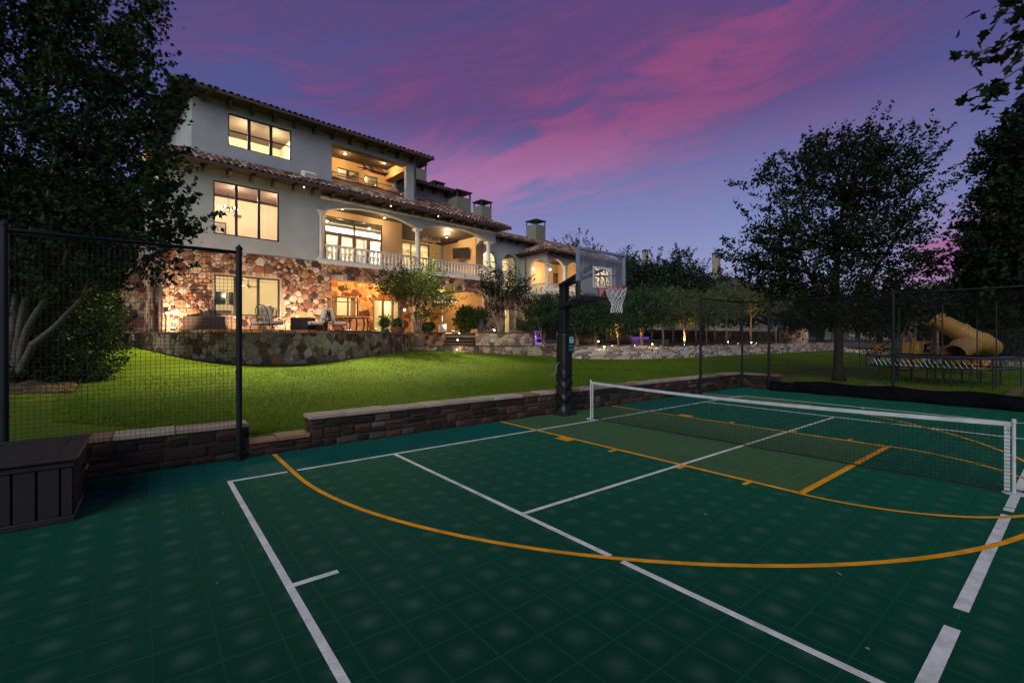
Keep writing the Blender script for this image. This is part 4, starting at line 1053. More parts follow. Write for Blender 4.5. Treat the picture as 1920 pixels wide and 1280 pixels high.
# pier under the middle column, stone faced on its left cheek
mb = MB(); wall_holes(mb, -6, SL-.01, 1.0, 9.0, 34.5, .3, []); hb(mb, 'mortar_wall', M['mortar'])
mb = MB()
for p, t in rubble(8.9, 7.6, .6, 91, .035): stone_mesh(mb, p, t, lambda u_, v_, o: (u_-6, 34.5-o, v_+1.2), .04)
hb(mb, 'side_stone', M['stone'], kind='stuff')
mb = MB(); mb.add([(-7, 33.7, 8.95), (SL-.02, 33.7, 8.95), (SL-.02, 38, 10.9), (-7, 38, 10.9), (-7, 33.7, 8.85), (SL-.02, 33.7, 8.85), (SL-.02, 38, 10.8), (-7, 38, 10.8)], [(0, 1, 2, 3), (7, 6, 5, 4), (0, 4, 5, 1), (3, 2, 6, 7), (0, 3, 7, 4), (1, 5, 6, 2)]); hb(mb, 'side_roof', M['wood'])
# --- inside the rooms (seen through the big windows)
def chandelier(s, D, z, r=.42):
    mb = MB(); mb.tube([(s, D, z+.9), (s, D, z+.1)], .012, 6)
    for (rr2, zz) in ((r, 0), (r*.6, .14)): mb.tube([(s+rr2*math.cos(2*math.pi*k/24), D+rr2*math.sin(2*math.pi*k/24), z+zz) for k in range(25)], .014, 6)
    for k in range(6):
        th = math.pi*k/3; mb.tube([(s, D, z+.14), (s+r*math.cos(th), D+r*math.sin(th), z)], .008, 4)
    ch = hb(mb, 'chandelier', M['iron'])
    for k in range(6):
        th = math.pi*k/3; b2 = MB(); b2.lathe((s+r*math.cos(th), D+r*math.sin(th), z+.02), [(.012, 0), (.03, .05), (.034, .09), (.008, .14)], 8); hb(b2, 'bulb', M['bulb'], ch)
chandelier(S(428, 28.2), 28.2, 8.55)
mb = MB(); mb.box(4.9, DM+5.08, 7.0, 6.5, DM+5.15, 8.6); mb.box(4.98, DM+5.06, 7.08, 6.42, DM+5.079, 8.52, 1); hb(mb, 'wall_picture', [M['frame'], simple('picture_print', (.30, .26, .24), .7, var=.6, scale=2)])
mb = MB(); mb.box(7.9, DM+2.9, 6.1, 9.3, DM+3.5, 7.15); hb(mb, 'shelf_unit', M['roomw'])
mb = MB(); mb.box(6.9, DM+5.06, 9.05, 7.3, DM+5.15, 9.2); hb(mb, 'vent', M['framew'])
mb = MB()
for k in range(2): mb.box(S(405+26*k, 31.3), 31.4, 3.75, S(423+26*k, 31.3), 31.5, 4.45)
hb(mb, 'wall_screen', M['screen'])
mb = MB(); mb.box(S(404, 31.2), 31.0, 2.1, S(432, 31.2), 31.45, 3.35); hb(mb, 'cabinet', M['wood'])
mb = MB(); mb.box(S(415, 28), 27.7, 2.1, S(490, 28), 28.3, 2.75, bev=.08); hb(mb, 'sofa', M['cushion'])
mb = MB(); mb.box(S(742, 31.5), 31.5, 3.8, S(760, 31.5), 31.8, 3.95); hb(mb, 'pendant_lamp', M['bulbw'])
for k in range(3):
    mb = MB(); mb.box(5.2+k*1.5, DU+4.50, 11.6, 6.2+k*1.5, DU+4.58, 13.4); hb(mb, 'wall_panel', M['roomw'])
def curtain(s0, s1, D, z0, z1, n=14):
    mb = MB(); vs = []; fs = []
    for i in range(n+1):
        s = s0+(s1-s0)*i/n; d = D+.05*math.sin(i*1.9); vs += [(s, d, z0), (s+.02, d, z1)]
    for i in range(n): fs.append((2*i, 2*i+2, 2*i+3, 2*i+1))
    mb.add(vs, fs); hb(mb, 'curtain', M['roomp'])
curtain(g1[0]+.02, g1[0]+.5, DP+.35, 2.9, 4.6); curtain(g1[2]-.4, g1[2]-.02, DP+.35, 2.9, 4.6)
def fan(s, D, z, r=.75, n=9, col=None, bl=.10):
    mb = MB(); mb.lathe((s, D, z), [(.04, -.04), (.12, 0), (.12, .10), (.03, .14), (.02, .45)], 12)
    f = hb(mb, 'ceiling_fan', col or M['trim'])
    for k in range(n):
        th = 2*math.pi*k/n+.3; d = Vector((math.cos(th), math.sin(th), 0)); a = Vector((s, D, z+.05)); b2 = MB(); b2.bar(a+d*.12, a+d*r, bl, .012); hb(b2, 'blade', col or M['trim'], f)
fan(19.2, 29.6, 9.0, 1.05, 9, simple('fan_beige', (.42, .33, .22), .6)); fan(12.3, 28.1, 4.75, .6, 5, M['wood'], .12); fan(14.0, 29.0, 13.0, .55, 5, M['wood'], .12); fan(S(468, 29), 29.3, 4.6, .7, 5, M['wood'], .13)
# ceiling lamps: small glowing discs with the light they throw
def can(s, D, z, power, col=WARM, r=.07, name='ceiling_lamp', ms=None):
    mb = MB(); mb.lathe((s, D, z), [(r*1.3, 0), (r*1.3, .03)], 14); o = hb(mb, name, M['trim']); b2 = MB(); b2.lathe((s, D, z-.012), [(r, 0), (r, .011)], 14); hb(b2, 'bulb', ms or M['bulb'], o)
    lamp(name, 'POINT', W(s, D, z-.30), power, col, r)
cA = (1, .70, .38)
can(S(841, 28.6), 28.6, 9.66, 190, cA); can(11.9, 27.8, 9.66, 75, cA); can(14.8, 27.9, 9.66, 90, cA); can(21.3, 30.0, 9.66, 150, cA)
can(S(690, 27.7), 27.7, zO+.34, 230, ORG); can(14.6, 28.0, zO+.34, 200, ORG); can(19.2, 28.4, zO+.34, 240, ORG); can(21.5, 31.0, zO+.34, 200, ORG); can(11.0, 28.0, zO+.34, 150, ORG)
can(12.7, 29.2, 13.68, 90, WARM); can(15.3, 28.9, 13.68, 110, WARM)

# --- eaves, brackets, gutters and tiled roofs
tiles = []      # (priority, matrix)
def roof_plane(E0, E1, up, keep=None, rows=None, spc=.30, step=.37, pr=1.0):
    """clay barrel tiles from the eave E0-E1 up the slope vector"""
    E0 = Vector(E0); E1 = Vector(E1); up = Vector(up); L = (E1-E0).length; e = (E1-E0)/L; ul = up.length; un = up/ul; nrm = e.cross(un)
    if nrm.z < 0: nrm = -nrm
    n = int(L/spc); R_ = rows or int(ul/step); rn = random.Random(int(L*100))
    for j in range(R_):
        for i in range(n):
            a, c = (i+.5)*L/n, j*step
            if keep and not keep(a, c+step*.5): continue
            p = E0+e*a+un*(c-.09)+nrm*(.02+rn.uniform(0, .015)); y_ = un.copy()
            x_ = e if e.cross(y_).dot(nrm) > 0 else -e
            mt = Matrix((( x_.x, y_.x, nrm.x, p.x), (x_.y, y_.y, nrm.y, p.y), (x_.z, y_.z, nrm.z, p.z), (0, 0, 0, 1))) @ Matrix.Rotation(rn.uniform(-.04, .04), 4, 'Z')
            w = (HX.inverted() @ Vector((0, 0, 0)))
            tiles.append((pr*((p.x*HW.x+p.y*HN.x)**2+(p.x*HW.y+p.y*HN.y)**2)**.5*(1+.08*j), mt))
def slab(mb, pts, th=.07):
    v = [Vector(p) for p in pts]; n = len(v); lo = [p-Vector((0, 0, th)) for p in v]
    mb.add(v+lo, [tuple(range(n)), tuple(range(2*n-1, n-1, -1))]+[(i, i+n, (i+1) % n+n, (i+1) % n) for i in range(n)])
def eave(s0, s1, D, z, back, brs, blen, lo=None, ends=(False, False), soff=.25):
    mb = MB(); mb.box(s0, D-.12, z-.13, s1, D-.002, z+.0); hb(mb, 'gutter', M['gutter'])
    mb = MB(); mb.box(s0+.03, D+.02, z-.09, s1-.03, back-.002, z-.045); hb(mb, 'soffit', M['wood'])
    k = brs
    n = int((s1-s0-.4)/brs)
    for i in range(n+1):
        s = s0+.2+(s1-s0-.4)*i/n
        if lo and not (lo[0] < s < lo[1]): continue
        q = MB(); q.prism([(0, 0), (blen, 0), (blen, -.30), (blen*.55, -.26), (blen*.25, -.18), (0, -.13)], lambda a, c: (s-.07, D+.10+a, z-.095+c), lambda a, c: (s+.07, D+.10+a, z-.095+c)); hb(q, 'bracket', M['wood'])
zU, zL = 13.98, 10.16
eave(3.35, 17.75, 26.55, zU, DU, 1.02, .72, lo=(4.2, 16.9)); mb = MB(); sU = .40
def hip(s0, s1, D0, D1, z, sl, name, over=None, ridge_cap=True, pr=1.0, rows=None, left=True, right=True, keepfn=None):
    w = (D1-D0)/2; zr = z+w*sl; a0 = s0+(w if left else 0); a1 = s1-(w if right else 0); Dm = (D0+D1)/2
    m_ = MB(); A, B_, C_, D_ = (s0, D0, z), (s1, D0, z), (s1, D1, z), (s0, D1, z); R0, R1 = (a0, Dm, zr), (a1, Dm, zr)
    v = [Vector(q) for q in (A, B_, C_, D_, R0, R1)]; lo = [q-Vector((0, 0, .06)) for q in v[:4]]
    m_.add(v+lo, [(0, 1, 5, 4), (1, 2, 5), (2, 3, 4, 5), (3, 0, 4), (9, 8, 7, 6), (0, 6, 7, 1), (1, 7, 8, 2), (2, 8, 9, 3), (3, 9, 6, 0)]); hb(m_, name, M['wood'])
    ul = w*math.sqrt(1+sl*sl); k = ul/w
    L = s1-s0
    roof_plane(A, B_, (0, w, w*sl), lambda a, c: (a > c/k*(1 if left else 0)-.05 and a < L-c/k*(1 if right else 0)+.05) and (keepfn is None or keepfn(s0+a, D0+c/k)), rows=rows, pr=pr)
    if left: roof_plane(D_, A, (w, 0, w*sl), lambda a, c: c/k-.05 < a < (D1-D0)-c/k+.05 and (keepfn is None), pr=pr*1.5, rows=rows)
    if right: roof_plane(B_, C_, (-w, 0, w*sl), lambda a, c: c/k-.05 < a < (D1-D0)-c/k+.05, pr=pr*1.3, rows=rows)
    caps = []
    for (q, r2) in (((A, R0), left), ((B_, R1), right)):
        if r2: caps.append(q)
    caps.append((R0, R1))
    m2 = MB(); rn = random.Random(3)
    for (p, q) in caps:
        p, q = Vector(p), Vector(q); Lc = (q-p).length; n = int(Lc/.38)
        for i in range(n): a = p+(q-p)*(i/n)+Vector((0, 0, .07)); c = p+(q-p)*((i+1.1)/n)+Vector((0, 0, .06)); m2.tube([a, c], [.10, .085], 8, t=max(.01, rn.random()))
    hb(m2, 'ridge_tile', M['tile'], kind='stuff')
hip(3.35, 17.75, 26.55, 36.5, zU, .36, 'upper_roof', rows=3, pr=.9)
# skirt roof + main lower roof
sE0, sE1, DE = 2.2, 24.3, 25.8
eave(sE0, sE1, DE, zL, DM, 1.02, .62, lo=(2.9, 23.6))
hip(sE0, sE1, DE, 33.4, zL, .50, 'lower_roof', keepfn=lambda s, D: (D < DU+.05 or s > URs-.02 or s < ULs), left=True)
mb = MB(); mb.box(ULs, DU-.035, 10.95, URs, DU-.002, 11.10); hb(mb, 'flashing', M['alu'])
mb = MB(); mb.obox((S(578, 26.9), 26.75, 10.95), Vector((1, 0, 0)), Vector((0, 1, .5)).normalized(), Vector((0, -.5, 1)).normalized(), .34, .32, .13); hb(mb, 'roof_vent', M['trim'])
# mid block
mb = MB(); wall_holes(mb, 16.9, 21.9, 10.5, 13.6, 30.5, .3, []); mb.box(21.6, 30.8, 10.5, 21.9, 38, 13.6); hb(mb, 'stucco_wall', M['stucco'])
eave(16.95, 22.7, 29.75, 13.42, 30.5, 1.0, .6, lo=(17, 22)); hip(15, 22.7, 29.75, 38.0, 13.42, .36, 'middle_roof', left=False, rows=5)
# wing behind, with arched windows
DW = 34.1
wing = [(S(903, DW), S(931, DW)), (S(942, DW), S(969, DW))]
mb = MB(); ztW = 11.85; zA = Z(955, 477, DW); zs_ = zA-.95
prev = 23.5
for (a, c) in wing:
    wall_holes(mb, prev, a, FLZ, ztW, DW, .3, []); arch_wall(mb, a, c, zs_, zA, ztW, DW, .3, semi=True); wall_holes(mb, a, c, FLZ, 6.5, DW, .3, []); prev = c
wall_holes(mb, prev, 40.5, FLZ, ztW, DW, .3, []); hb(mb, 'stucco_wall', M['stucco'])
for (a, c) in wing:
    w_ = window(a, c, 6.5, zs_, DW+.06, ((a+c)/2,), (7.4, 8.35), m=M['frame'], fw=.05, mw=.04)
    f = MB(); cx, rr2 = (a+c)/2, (c-a)/2; hgt = zA-zs_
    pts_ = [(cx-rr2*.97*math.cos(math.pi*k/20), DW+.09, zs_+hgt*.97*math.sin(math.pi*k/20)) for k in range(21)]
    f.tube(pts_, .035, 6); f.bar((cx, DW+.09, zs_), (cx, DW+.09, zA), .03, .03)
    hb(f, 'arch_frame', M['frame'], w_)
    g = MB(); g.add([(cx-rr2*math.cos(math.pi*k/20), DW+.10, zs_+hgt*math.sin(math.pi*k/20)) for k in range(21)], [tuple(range(21))]); hb(g, 'pane', M['glass'], w_)
room(24.0, 33.2, DW+.32, DW+4.5, FLZ, 11.6, M['room'], power=330, col=(1, .84, .60))
eave(23.6, 40, 33.3, 11.66, DW, 1.1, .6, lo=(24.5, 33)); hip(22, 42, 33.3, 41.5, 11.66, .38, 'wing_roof', left=False)
# wing ground floor
mb = MB(); wl = [(S(947, DW), 2.1, S(958, DW), 4.6), (S(963, DW), 2.1, S(975, DW), 4.6)]
wall_holes(mb, 23.5, 40.5, GZ, FLZ-.002, DW+.03, .3, wl); hb(mb, 'mortar_wall', M['mortar'])
for q in wl: window(q[0], q[2], q[1], q[3], DW+.10, (), (), m=M['framew'], fw=.07)
mb = MB()
for p, t in rubble(10, 4.0, .5, 51, .03, [(q[0]-23.5-.05, 0, q[2]-23.5+.05, 2.6) for q in wl], 1.1): stone_mesh(mb, p, t, lambda u_, v_, o: (u_+23.5, DW+.03-o, v_+2.0), .04)
hb(mb, 'stone', M['stone'], kind='stuff')
room(24.0, 33.2, DW+.36, DW+4, 2.1, 5.6, M['room'], power=110, col=(1, .85, .5))
mb = MB(); mb.tube([(24.4, DW-.1, 2), (24.4, DW-.1, 11.4)], .05, 8); mb.tube([(33.3, DW-.9, 2), (33.3, DW-.9, 9.9)], .05, 8); mb.tube([(SL-.12, DM-.06, 1.9), (SL-.12, DM-.06, 9.9), (SL-.1, DM-.5, 10.1)], .055, 8); mb.tube([(16.75, DU-.08, 11.2), (16.75, DU-.08, 13.2), (16.8, 26.65, 13.9)], .055, 8)
hb(mb, 'downspout', M['gutter'])
# corner pavilion with arches
T0, T1, TD0 = 33.5, 45.2, 30.3
zt = 10.2
mb = MB()
pw = .55
arch_wall(mb, T0+.42, T0+2.5, 9.0, 9.55, zt, TD0, .3, semi=False); mb.box(T0-.02, TD0, 9.0, T0+.42, TD0+.3, zt); mb.box(T0+2.5, TD0, FLZ, T0+3.0, TD0+.3, zt)
arch_wall(mb, T0+3.0, T0+5.2, 9.0, 9.55, zt, TD0, .3); pw_ = (S(1116, TD0), 7.2, S(1146, TD0), 9.4); wall_holes(mb, T0+5.2, T1, FLZ, zt, TD0, .3, [pw_])
arch_wall(mb, TD0+.42, TD0+2.5, 9.0, 9.55, zt, T0, .3, side=True); mb.box(T0, TD0+.3, 9.0, T0+.3, TD0+.42, zt); mb.box(T0, TD0+2.5, FLZ, T0+.3, DW, zt)
hb(mb, 'pavilion_wall', simple('tan_stucco', (.42, .37, .30), .92, var=.08, scale=1.2, bump=.2, bscale=60))
column(T0+.17, TD0+.17, 6.18, 9.0, .17); column(T0+2.62, TD0-.02, 6.18, 9.0, .15)
mb = MB(); mb.box(T0-.06, TD0-.06, 6.02, T1, DW, 6.18); hb(mb, 'balcony_floor', M['trim'])
mb = MB(); mb.box(T0+.3, TD0+.3, 9.85, T1, DW, 9.95); hb(mb, 'balcony_ceiling', M['woodc'])
mb = MB(); tdd = [(S(1037, DW-.3), 6.2, S(1056, DW-.3), 8.9)]; tdd2 = (S(1066, DW-.3), 6.2, S(1084, DW-.3), 9.1)
wall_holes(mb, T0+.3, T1, 6.18, 9.85, DW-.3, .25, [tdd[0], tdd2]); mb.box(T0+5.6, TD0+.3, 6.18, T0+5.9, DW-.3, 9.85); mb.box(T1-.3, TD0+.3, 6.18, T1, DW-.3, 9.85); hb(mb, 'pavilion_back_wall', M['stucco_w'])
window(*[tdd[0][k] for k in (0, 2, 1, 3)], DW-.26, ((tdd[0][0]+tdd[0][2])/2,), (7.0, 8.0), m=M['framew'], mw=.12); window(tdd2[0], tdd2[2], tdd2[1], tdd2[3], DW-.26, ((tdd2[0]+tdd2[2])/2,), (8.0,), m=M['framew'], mw=.12)
balustrade([((T0+.4, TD0+.1), (T0+2.5, TD0+.1)), ((T0+3.0, TD0+.1), (T0+5.2, TD0+.1)), ((T0+.12, TD0+.4), (T0+.12, TD0+2.5))], 6.18)
for (s, d) in ((T0+2.0, TD0+1.9), (T0+2.5, TD0+1.9), (T0+.9, TD0+2.8)):
    mb = MB(); mb.tube([(s, d, 9.85), (s, d, 8.95)], .01, 5); o = hb(mb, 'pendant_lamp', M['iron']); b2 = MB(); b2.lathe((s, d, 8.75), [(.02, 0), (.10, .06), (.10, .14), (.02, .2)], 12); hb(b2, 'bulb', M['bulb'], o)
lamp('pavilion_lamp', 'POINT', W(T0+2.2, TD0+1.9, 8.5), 300, (1, .68, .38), .15)
hip(T0-.75, T1+.9, TD0-.75, DW+2.6, zt+.04, .48, 'pavilion_roof'); eave(T0-.7, T1+.6, TD0-.75, zt+.04, TD0, .9, .5)
mb = MB(); swall(mb, T0+.03, TD0+.03, DW, GZ, 6.0, .3); wall_holes(mb, T0+.03, T1, GZ, 6.0, TD0+.03, .3, [(T0+.9, 2.1, T0+2.2, 4.6)]); hb(mb, 'mortar_wall', M['mortar'])
mb = MB()
for p, t in rubble(DW-TD0, 5.2, .5, 61, .03): stone_mesh(mb, p, t, lambda u_, v_, o: (T0+.03-o, TD0+u_, v_+GZ), .04)
for p, t in rubble(T1-T0, 5.2, .5, 62, .03, [(.85, 1.4, 2.25, 3.95)]): stone_mesh(mb, p, t, lambda u_, v_, o: (T0+u_, TD0+.03-o, v_+GZ), .04)
hb(mb, 'stone', M['stone'], kind='stuff')
window(T0+.9, T0+2.2, 2.1, 4.6, TD0+.1, (T0+1.55,), (), m=M['framew']); room(T0+.4, T1-.3, TD0+.36, DW, 2.1, 5.5, M['room'], power=60)
window(pw_[0], pw_[2], pw_[1], pw_[3], TD0+.06, (pw_[0]+1.03, pw_[0]+2.06), (8.5,), m=M['framew'], mw=.14)
room(T0+6.0, T1-.4, TD0+.32, DW-.4, 6.2, 9.8, M['room'], power=300)
# chimneys
def chimney(px0, px1, D, ysh, ycap, zb=9.5):
    s0, s1 = S(px0, D), S(px1, D); w = (s1-s0)*.80; s1 = s0+w; zsh = Z((px0+px1)/2, ysh, D); zc = Z((px0+px1)/2, ycap, D)
    mb = MB(); mb.box(s0, D, zb, s1, D+w, zsh); mb.box(s0-.02, D-.02, zsh-.03, s1+.02, D+w+.02, zsh+.02); o = hb(mb, 'chimney', M['stucco_g'])
    c = MB(); hgt = (zc-zsh)*.62; p = .10
    for (i, j) in ((0, 0), (1, 0), (1, 1), (0, 1)):
        x = s0+i*(w-p); y = D+j*(w-p); c.box(x, y, zsh+.02, x+p, y+p, zsh+hgt)
    c.box(s0+w*.44, D+w*.4, zsh+.02, s0+w*.56, D+w*.6, zsh+hgt*.9)
    m_ = Vector(((s0+s1)/2, D+w/2, zc)); e = .09
    q = [(s0-e, D-e, zsh+hgt), (s1+e, D-e, zsh+hgt), (s1+e, D+w+e, zsh+hgt), (s0-e, D+w+e, zsh+hgt)]; q2 = [(a, b2, zsh+hgt+.09) for a, b2, _ in q]
    c.add(q+q2+[m_], [(3, 2, 1, 0), (0, 1, 5, 4), (1, 2, 6, 5), (2, 3, 7, 6), (3, 0, 4, 7), (4, 5, 8), (5, 6, 8), (6, 7, 8), (7, 4, 8)])
    hb(c, 'chimney_cap', M['frame'], o)
chimney(857, 889, 28.9, 372, 354, 11.0); chimney(903, 926, 34.5, 388, 373, 11.9); chimney(1005, 1027, 39.5, 423, 409); chimney(778, 805, 33.5, 318, 300, 12); chimney(814, 838, 37.5, 352, 338, 12)
# tiles
tiles.sort(key=lambda q: q[0])
def tile_mb():
    mb = MB(); n = 6; vs = []; L = .44
    for (y, r, dz) in ((0, .125, .02), (L, .100, 0)):
        for k in range(n+1):
            th = math.pi*k/n; vs.append((-r*math.cos(th), y, r*.85*math.sin(th)+dz))
        for k in range(n+1):
            th = math.pi*k/n; vs.append((-(r-.016)*math.cos(th), y, (r-.016)*.85*math.sin(th)+dz))
    m_ = n+1; fs = []
    for k in range(n):
        fs += [(k, 2*m_+k, 2*m_+k+1, k+1), (k, k+1, m_+k+1, m_+k), (m_+k, m_+k+1, 3*m_+k+1, 3*m_+k)]
    mb.add(vs, fs); return mb
tm = tile_mb(); td = None
for q, mt in tiles[:300]:
    mt2 = HX @ mt
    if td is None: o = tm.build('roof_tile', M['tile'], house); td = o.data
    else: o = bpy.data.objects.new('roof_tile', td); COL.objects.link(o); o.parent = house
    o.matrix_local = mt2
mb = MB(); rn = random.Random(77); tv = [Vector(q) for q in tm.v]
for q, mt in tiles[300:]: mb.add([mt @ p for p in tv], tm.f, 0, max(.01, rn.random()))
hb(mb, 'roof_tile', M['tile'], kind='stuff')
print('tiles', len(tiles), 'house stones', len(hst))
# side wall light seen through the tree on the left
can(2.2, 28.0, 9.9, 60, WARM, .06, 'soffit_lamp')
# floodlights under the eaves that light the lawn and the stone front
def flood(s, D, z, aim, power, col, spot, size=.08):
    mb = MB(); mb.lathe((s, D, z-.12), [(.05, 0), (.075, .02), (.06, .12)], 12); o = hb(mb, 'floodlight', M['trim']); b2 = MB(); b2.lathe((s, D, z-.135), [(.028, 0), (.028, .014)], 12); hb(b2, 'bulb', M['bulb'], o)
    lamp('floodlight', 'SPOT', W(s, D, z-.20), power, col, size, aim, spot, .9)
flood(S(822, 25.95), 25.95, zL-.1, P(830, 23, .7), 11500, (1, .95, .34), 44)
flood(14.2, 25.95, zL-.1, P(700, 18.5, .6), 10800, (1, .95, .34), 42)
flood(9.0, 25.95, zL-.1, P(545, 17, .5), 12000, (1, .95, .34), 46)
flood(3.2, 25.95, zL-.1, P(290, 16.5, .6), 10800, (1, .86, .18), 60)
# ------------------------------------------------------------------ terrace, walls, steps
def path_fn(pts):
    pts = [Vector((p.x, p.y, 0)) for p in pts]
    # Catmull-Rom resample
    out = []
    for i in range(len(pts)-1):
        p0 = pts[max(i-1, 0)]; p1 = pts[i]; p2 = pts[i+1]; p3 = pts[min(i+2, len(pts)-1)]
        for k in range(8):
            t = k/8; out.append(.5*((2*p1)+(p2-p0)*t+(2*p0-5*p1+4*p2-p3)*t*t+(3*p1-p0-3*p2+p3)*t**3))
    out.append(pts[-1]); cum = [0]
    for i in range(len(out)-1): cum.append(cum[-1]+(out[i+1]-out[i]).length)
    def at(u):
        u = max(0, min(cum[-1], u)); i = int(np.searchsorted(cum, u, 'right'))-1; i = max(0, min(i, len(out)-2))
        t = (u-cum[i])/max(1e-9, cum[i+1]-cum[i]); p = out[i].lerp(out[i+1], t); d = (out[i+1]-out[i]).normalized()
        return p, Vector((d.y, -d.x, 0))          # outward: to the right of travel
    return at, cum[-1], out
def curved_wall(name, pts, z0, z1, label, mt, mort, size, seed, capm, th=.35, parts=300, capw=.42, cat='stone wall', stretch=1.15, capz=.06, capmax=90):
    at, L, out = path_fn(pts); c = at(L/2)[0]; base_ = Vector((c.x, c.y, 0)); o = empty(name, base_, label, cat); xf = Matrix.Translation(-base_)
    mb = MB(); n = int(L/.35); vs = []; fs = []
    for i in range(n+1):
        p, nr = at(L*i/n)
        for (q, z) in ((0, z0), (0, z1), (-th, z1), (-th, z0)): vs.append((p.x+nr.x*q, p.y+nr.y*q, z))
    for i in range(n):
        for k in range(4): fs.append((i*4+k, i*4+(k+1) % 4, (i+1)*4+(k+1) % 4, (i+1)*4+k))
    fs += [(0, 1, 2, 3), (n*4+3, n*4+2, n*4+1, n*4)]
    mb.add(vs, fs); mb.build('mortar', mort, o, xf=xf)
    def fn(u_, v_, out_):
        p, nr = at(u_); return (p.x+nr.x*out_, p.y+nr.y*out_, z0+v_)
    st_ = rubble(L, z1-z0, size, seed, .03, (), stretch)
    lay_stones(st_, fn, .045, mt, o, limit=parts, prefer=lambda q: -area(q[0]), offs=xf, rough=.6)
    if capm:
        u_ = 0; rn = random.Random(seed); k = 0
        while u_ < L-.05:
            l = min(rn.uniform(.5, .95), L-u_)
            if L-u_-l < .3: l = L-u_
            pa, na_ = at(u_+.006); pb, nb2 = at(u_+l-.006); j = rn.uniform(-.015, .02); e = .07+j
            m_ = MB(); b0, b1 = z1+.003, z1+capz+rn.uniform(-.008, .008)
            v = [pa+na_*e, pb+nb2*e, pb-nb2*(capw-.07), pa-na_*(capw-.07)]
            m_.add([(q.x, q.y, b0) for q in v]+[(q.x, q.y, b1) for q in v], [(3, 2, 1, 0), (4, 5, 6, 7), (0, 1, 5, 4), (1, 2, 6, 5), (2, 3, 7, 6), (3, 0, 4, 7)], 0, rn.random()+.001)
            m_.build('coping', capm, o, xf=xf); u_ += l; k += 1
    return o, at, L
tp = [P(256, 26.5), P(238, 23.6), P(243, 21.6), P(272, 19.6), P(330, 18.4), P(410, 18.0), P(500, 18.4), P(600, 19.8), P(690, 23.2), P(748, 26.2), P(776, 29.2)]
tw, _at, _L = curved_wall('terrace_wall', tp, .3, 1.93, 'curved rubble stone terrace wall with dark coping rising behind the lawn', M['stone_grey'], M['mortar_d'], .40, 71, M['cap'])
# patio surface behind the wall
def poly_slab(name, pts, z0, z1, m, kind='structure'):
    mb = MB(); n = len(pts); mb.add([(p.x, p.y, z0) for p in pts]+[(p.x, p.y, z1) for p in pts], [tuple(range(n-1, -1, -1)), tuple(range(n, 2*n))]+[(i, (i+1) % n, n+(i+1) % n, n+i) for i in range(n)])
    return mb.build(name, m, kind=kind)
_p, _l, tout = path_fn(tp)
def inset(lst, q):
    at, L, _ = path_fn(lst); return [at(L*i/40)[0]-at(L*i/40)[1]*q for i in range(41)]
back = [W(44, 34.0), W(SL-6, 34.0)]
patio = poly_slab('patio', inset(tp, .2)+[P(900, 29.8), P(1000, 30.5)]+back, .9, 1.90, M['pave'])
up = poly_slab('upper_patio', inset(tp[2:], 1.5)+[P(900, 31.6), P(1000, 32.0)]+[W(43, 33.9), W(SL-5, 33.9)], 1.6, 2.08, M['pave'])
ip = inset(tp[3:], 1.45); io, _, _ = curved_wall('patio_kerb', [ip[k] for k in range(0, 41, 5)], 1.88, 2.06, 'low reddish stone kerb along the upper patio behind the terrace wall', M['stone'], M['mortar_d'], .3, 72, M['redcap'], th=.2, parts=120, capw=.35, cat='kerb', capz=.05)
# landing walls, plinth and steps in front of the doors
DS = 29.3
curved_wall('step_wall', [P(763, DS+.4), P(800, DS), P(832, DS-.3)], .7, 2.02, 'short stone wall left of the garden steps', M['stone'], M['mortar_d'], .42, 73, M['capd'], parts=80)
curved_wall('step_wall', [P(892, DS-.3), P(945, DS-.5), P(996, DS), P(1000, DS+2.5)], .7, 2.02, 'stone wall right of the garden steps with a lamp on top', M['stone_grey'], M['mortar_d'], .45, 74, M['capd'], parts=120)
curved_wall('step_plinth', [P(757, DS-.6), P(800, DS-.9), P(870, DS-1.1), P(950, DS-1.2), P(1020, DS-.9), P(1100, DS+1.2), P(1240, DS+4.2)], .5, 1.20, 'long low stone ledge at the foot of the garden steps', M['stone_grey'], M['mortar_d'], .36, 75, M['capd'], parts=150, th=1.3, capw=1.2)
sto = empty('garden_steps', P(861, DS-.4), 'dark stone garden steps with small lights between two stone walls', 'steps'); so = Matrix.Translation(-P(861, DS-.4))
for k in range(4):
    a, c = P(832, DS-.55+k*.34), P(891, DS-.55+k*.34); fw_ = (ray(861)).normalized(); z = 1.20+.2*k
    mb = MB(); mb.bar(a+fw_*.5+Vector((0, 0, z+.07)), c+fw_*.5+Vector((0, 0, z+.07)), 1.0, .14); mb.build('riser', M['stone_wall'], sto, xf=so)
    mb = MB(); mb.bar(a+fw_*.47+Vector((0, 0, z+.171)), c+fw_*.47+Vector((0, 0, z+.171)), 1.04, .055); mb.build('tread', M['capd'], sto, xf=so)
# left back: low lit wall beside the house
curved_wall('garden_wall', [P(150, 31), P(190, 30), P(246, 28.5)], 1.3, 3.05, 'low orange lit stone wall at the left end of the house', M['stone'], M['mortar'], .5, 76, M['cap'], parts=60)

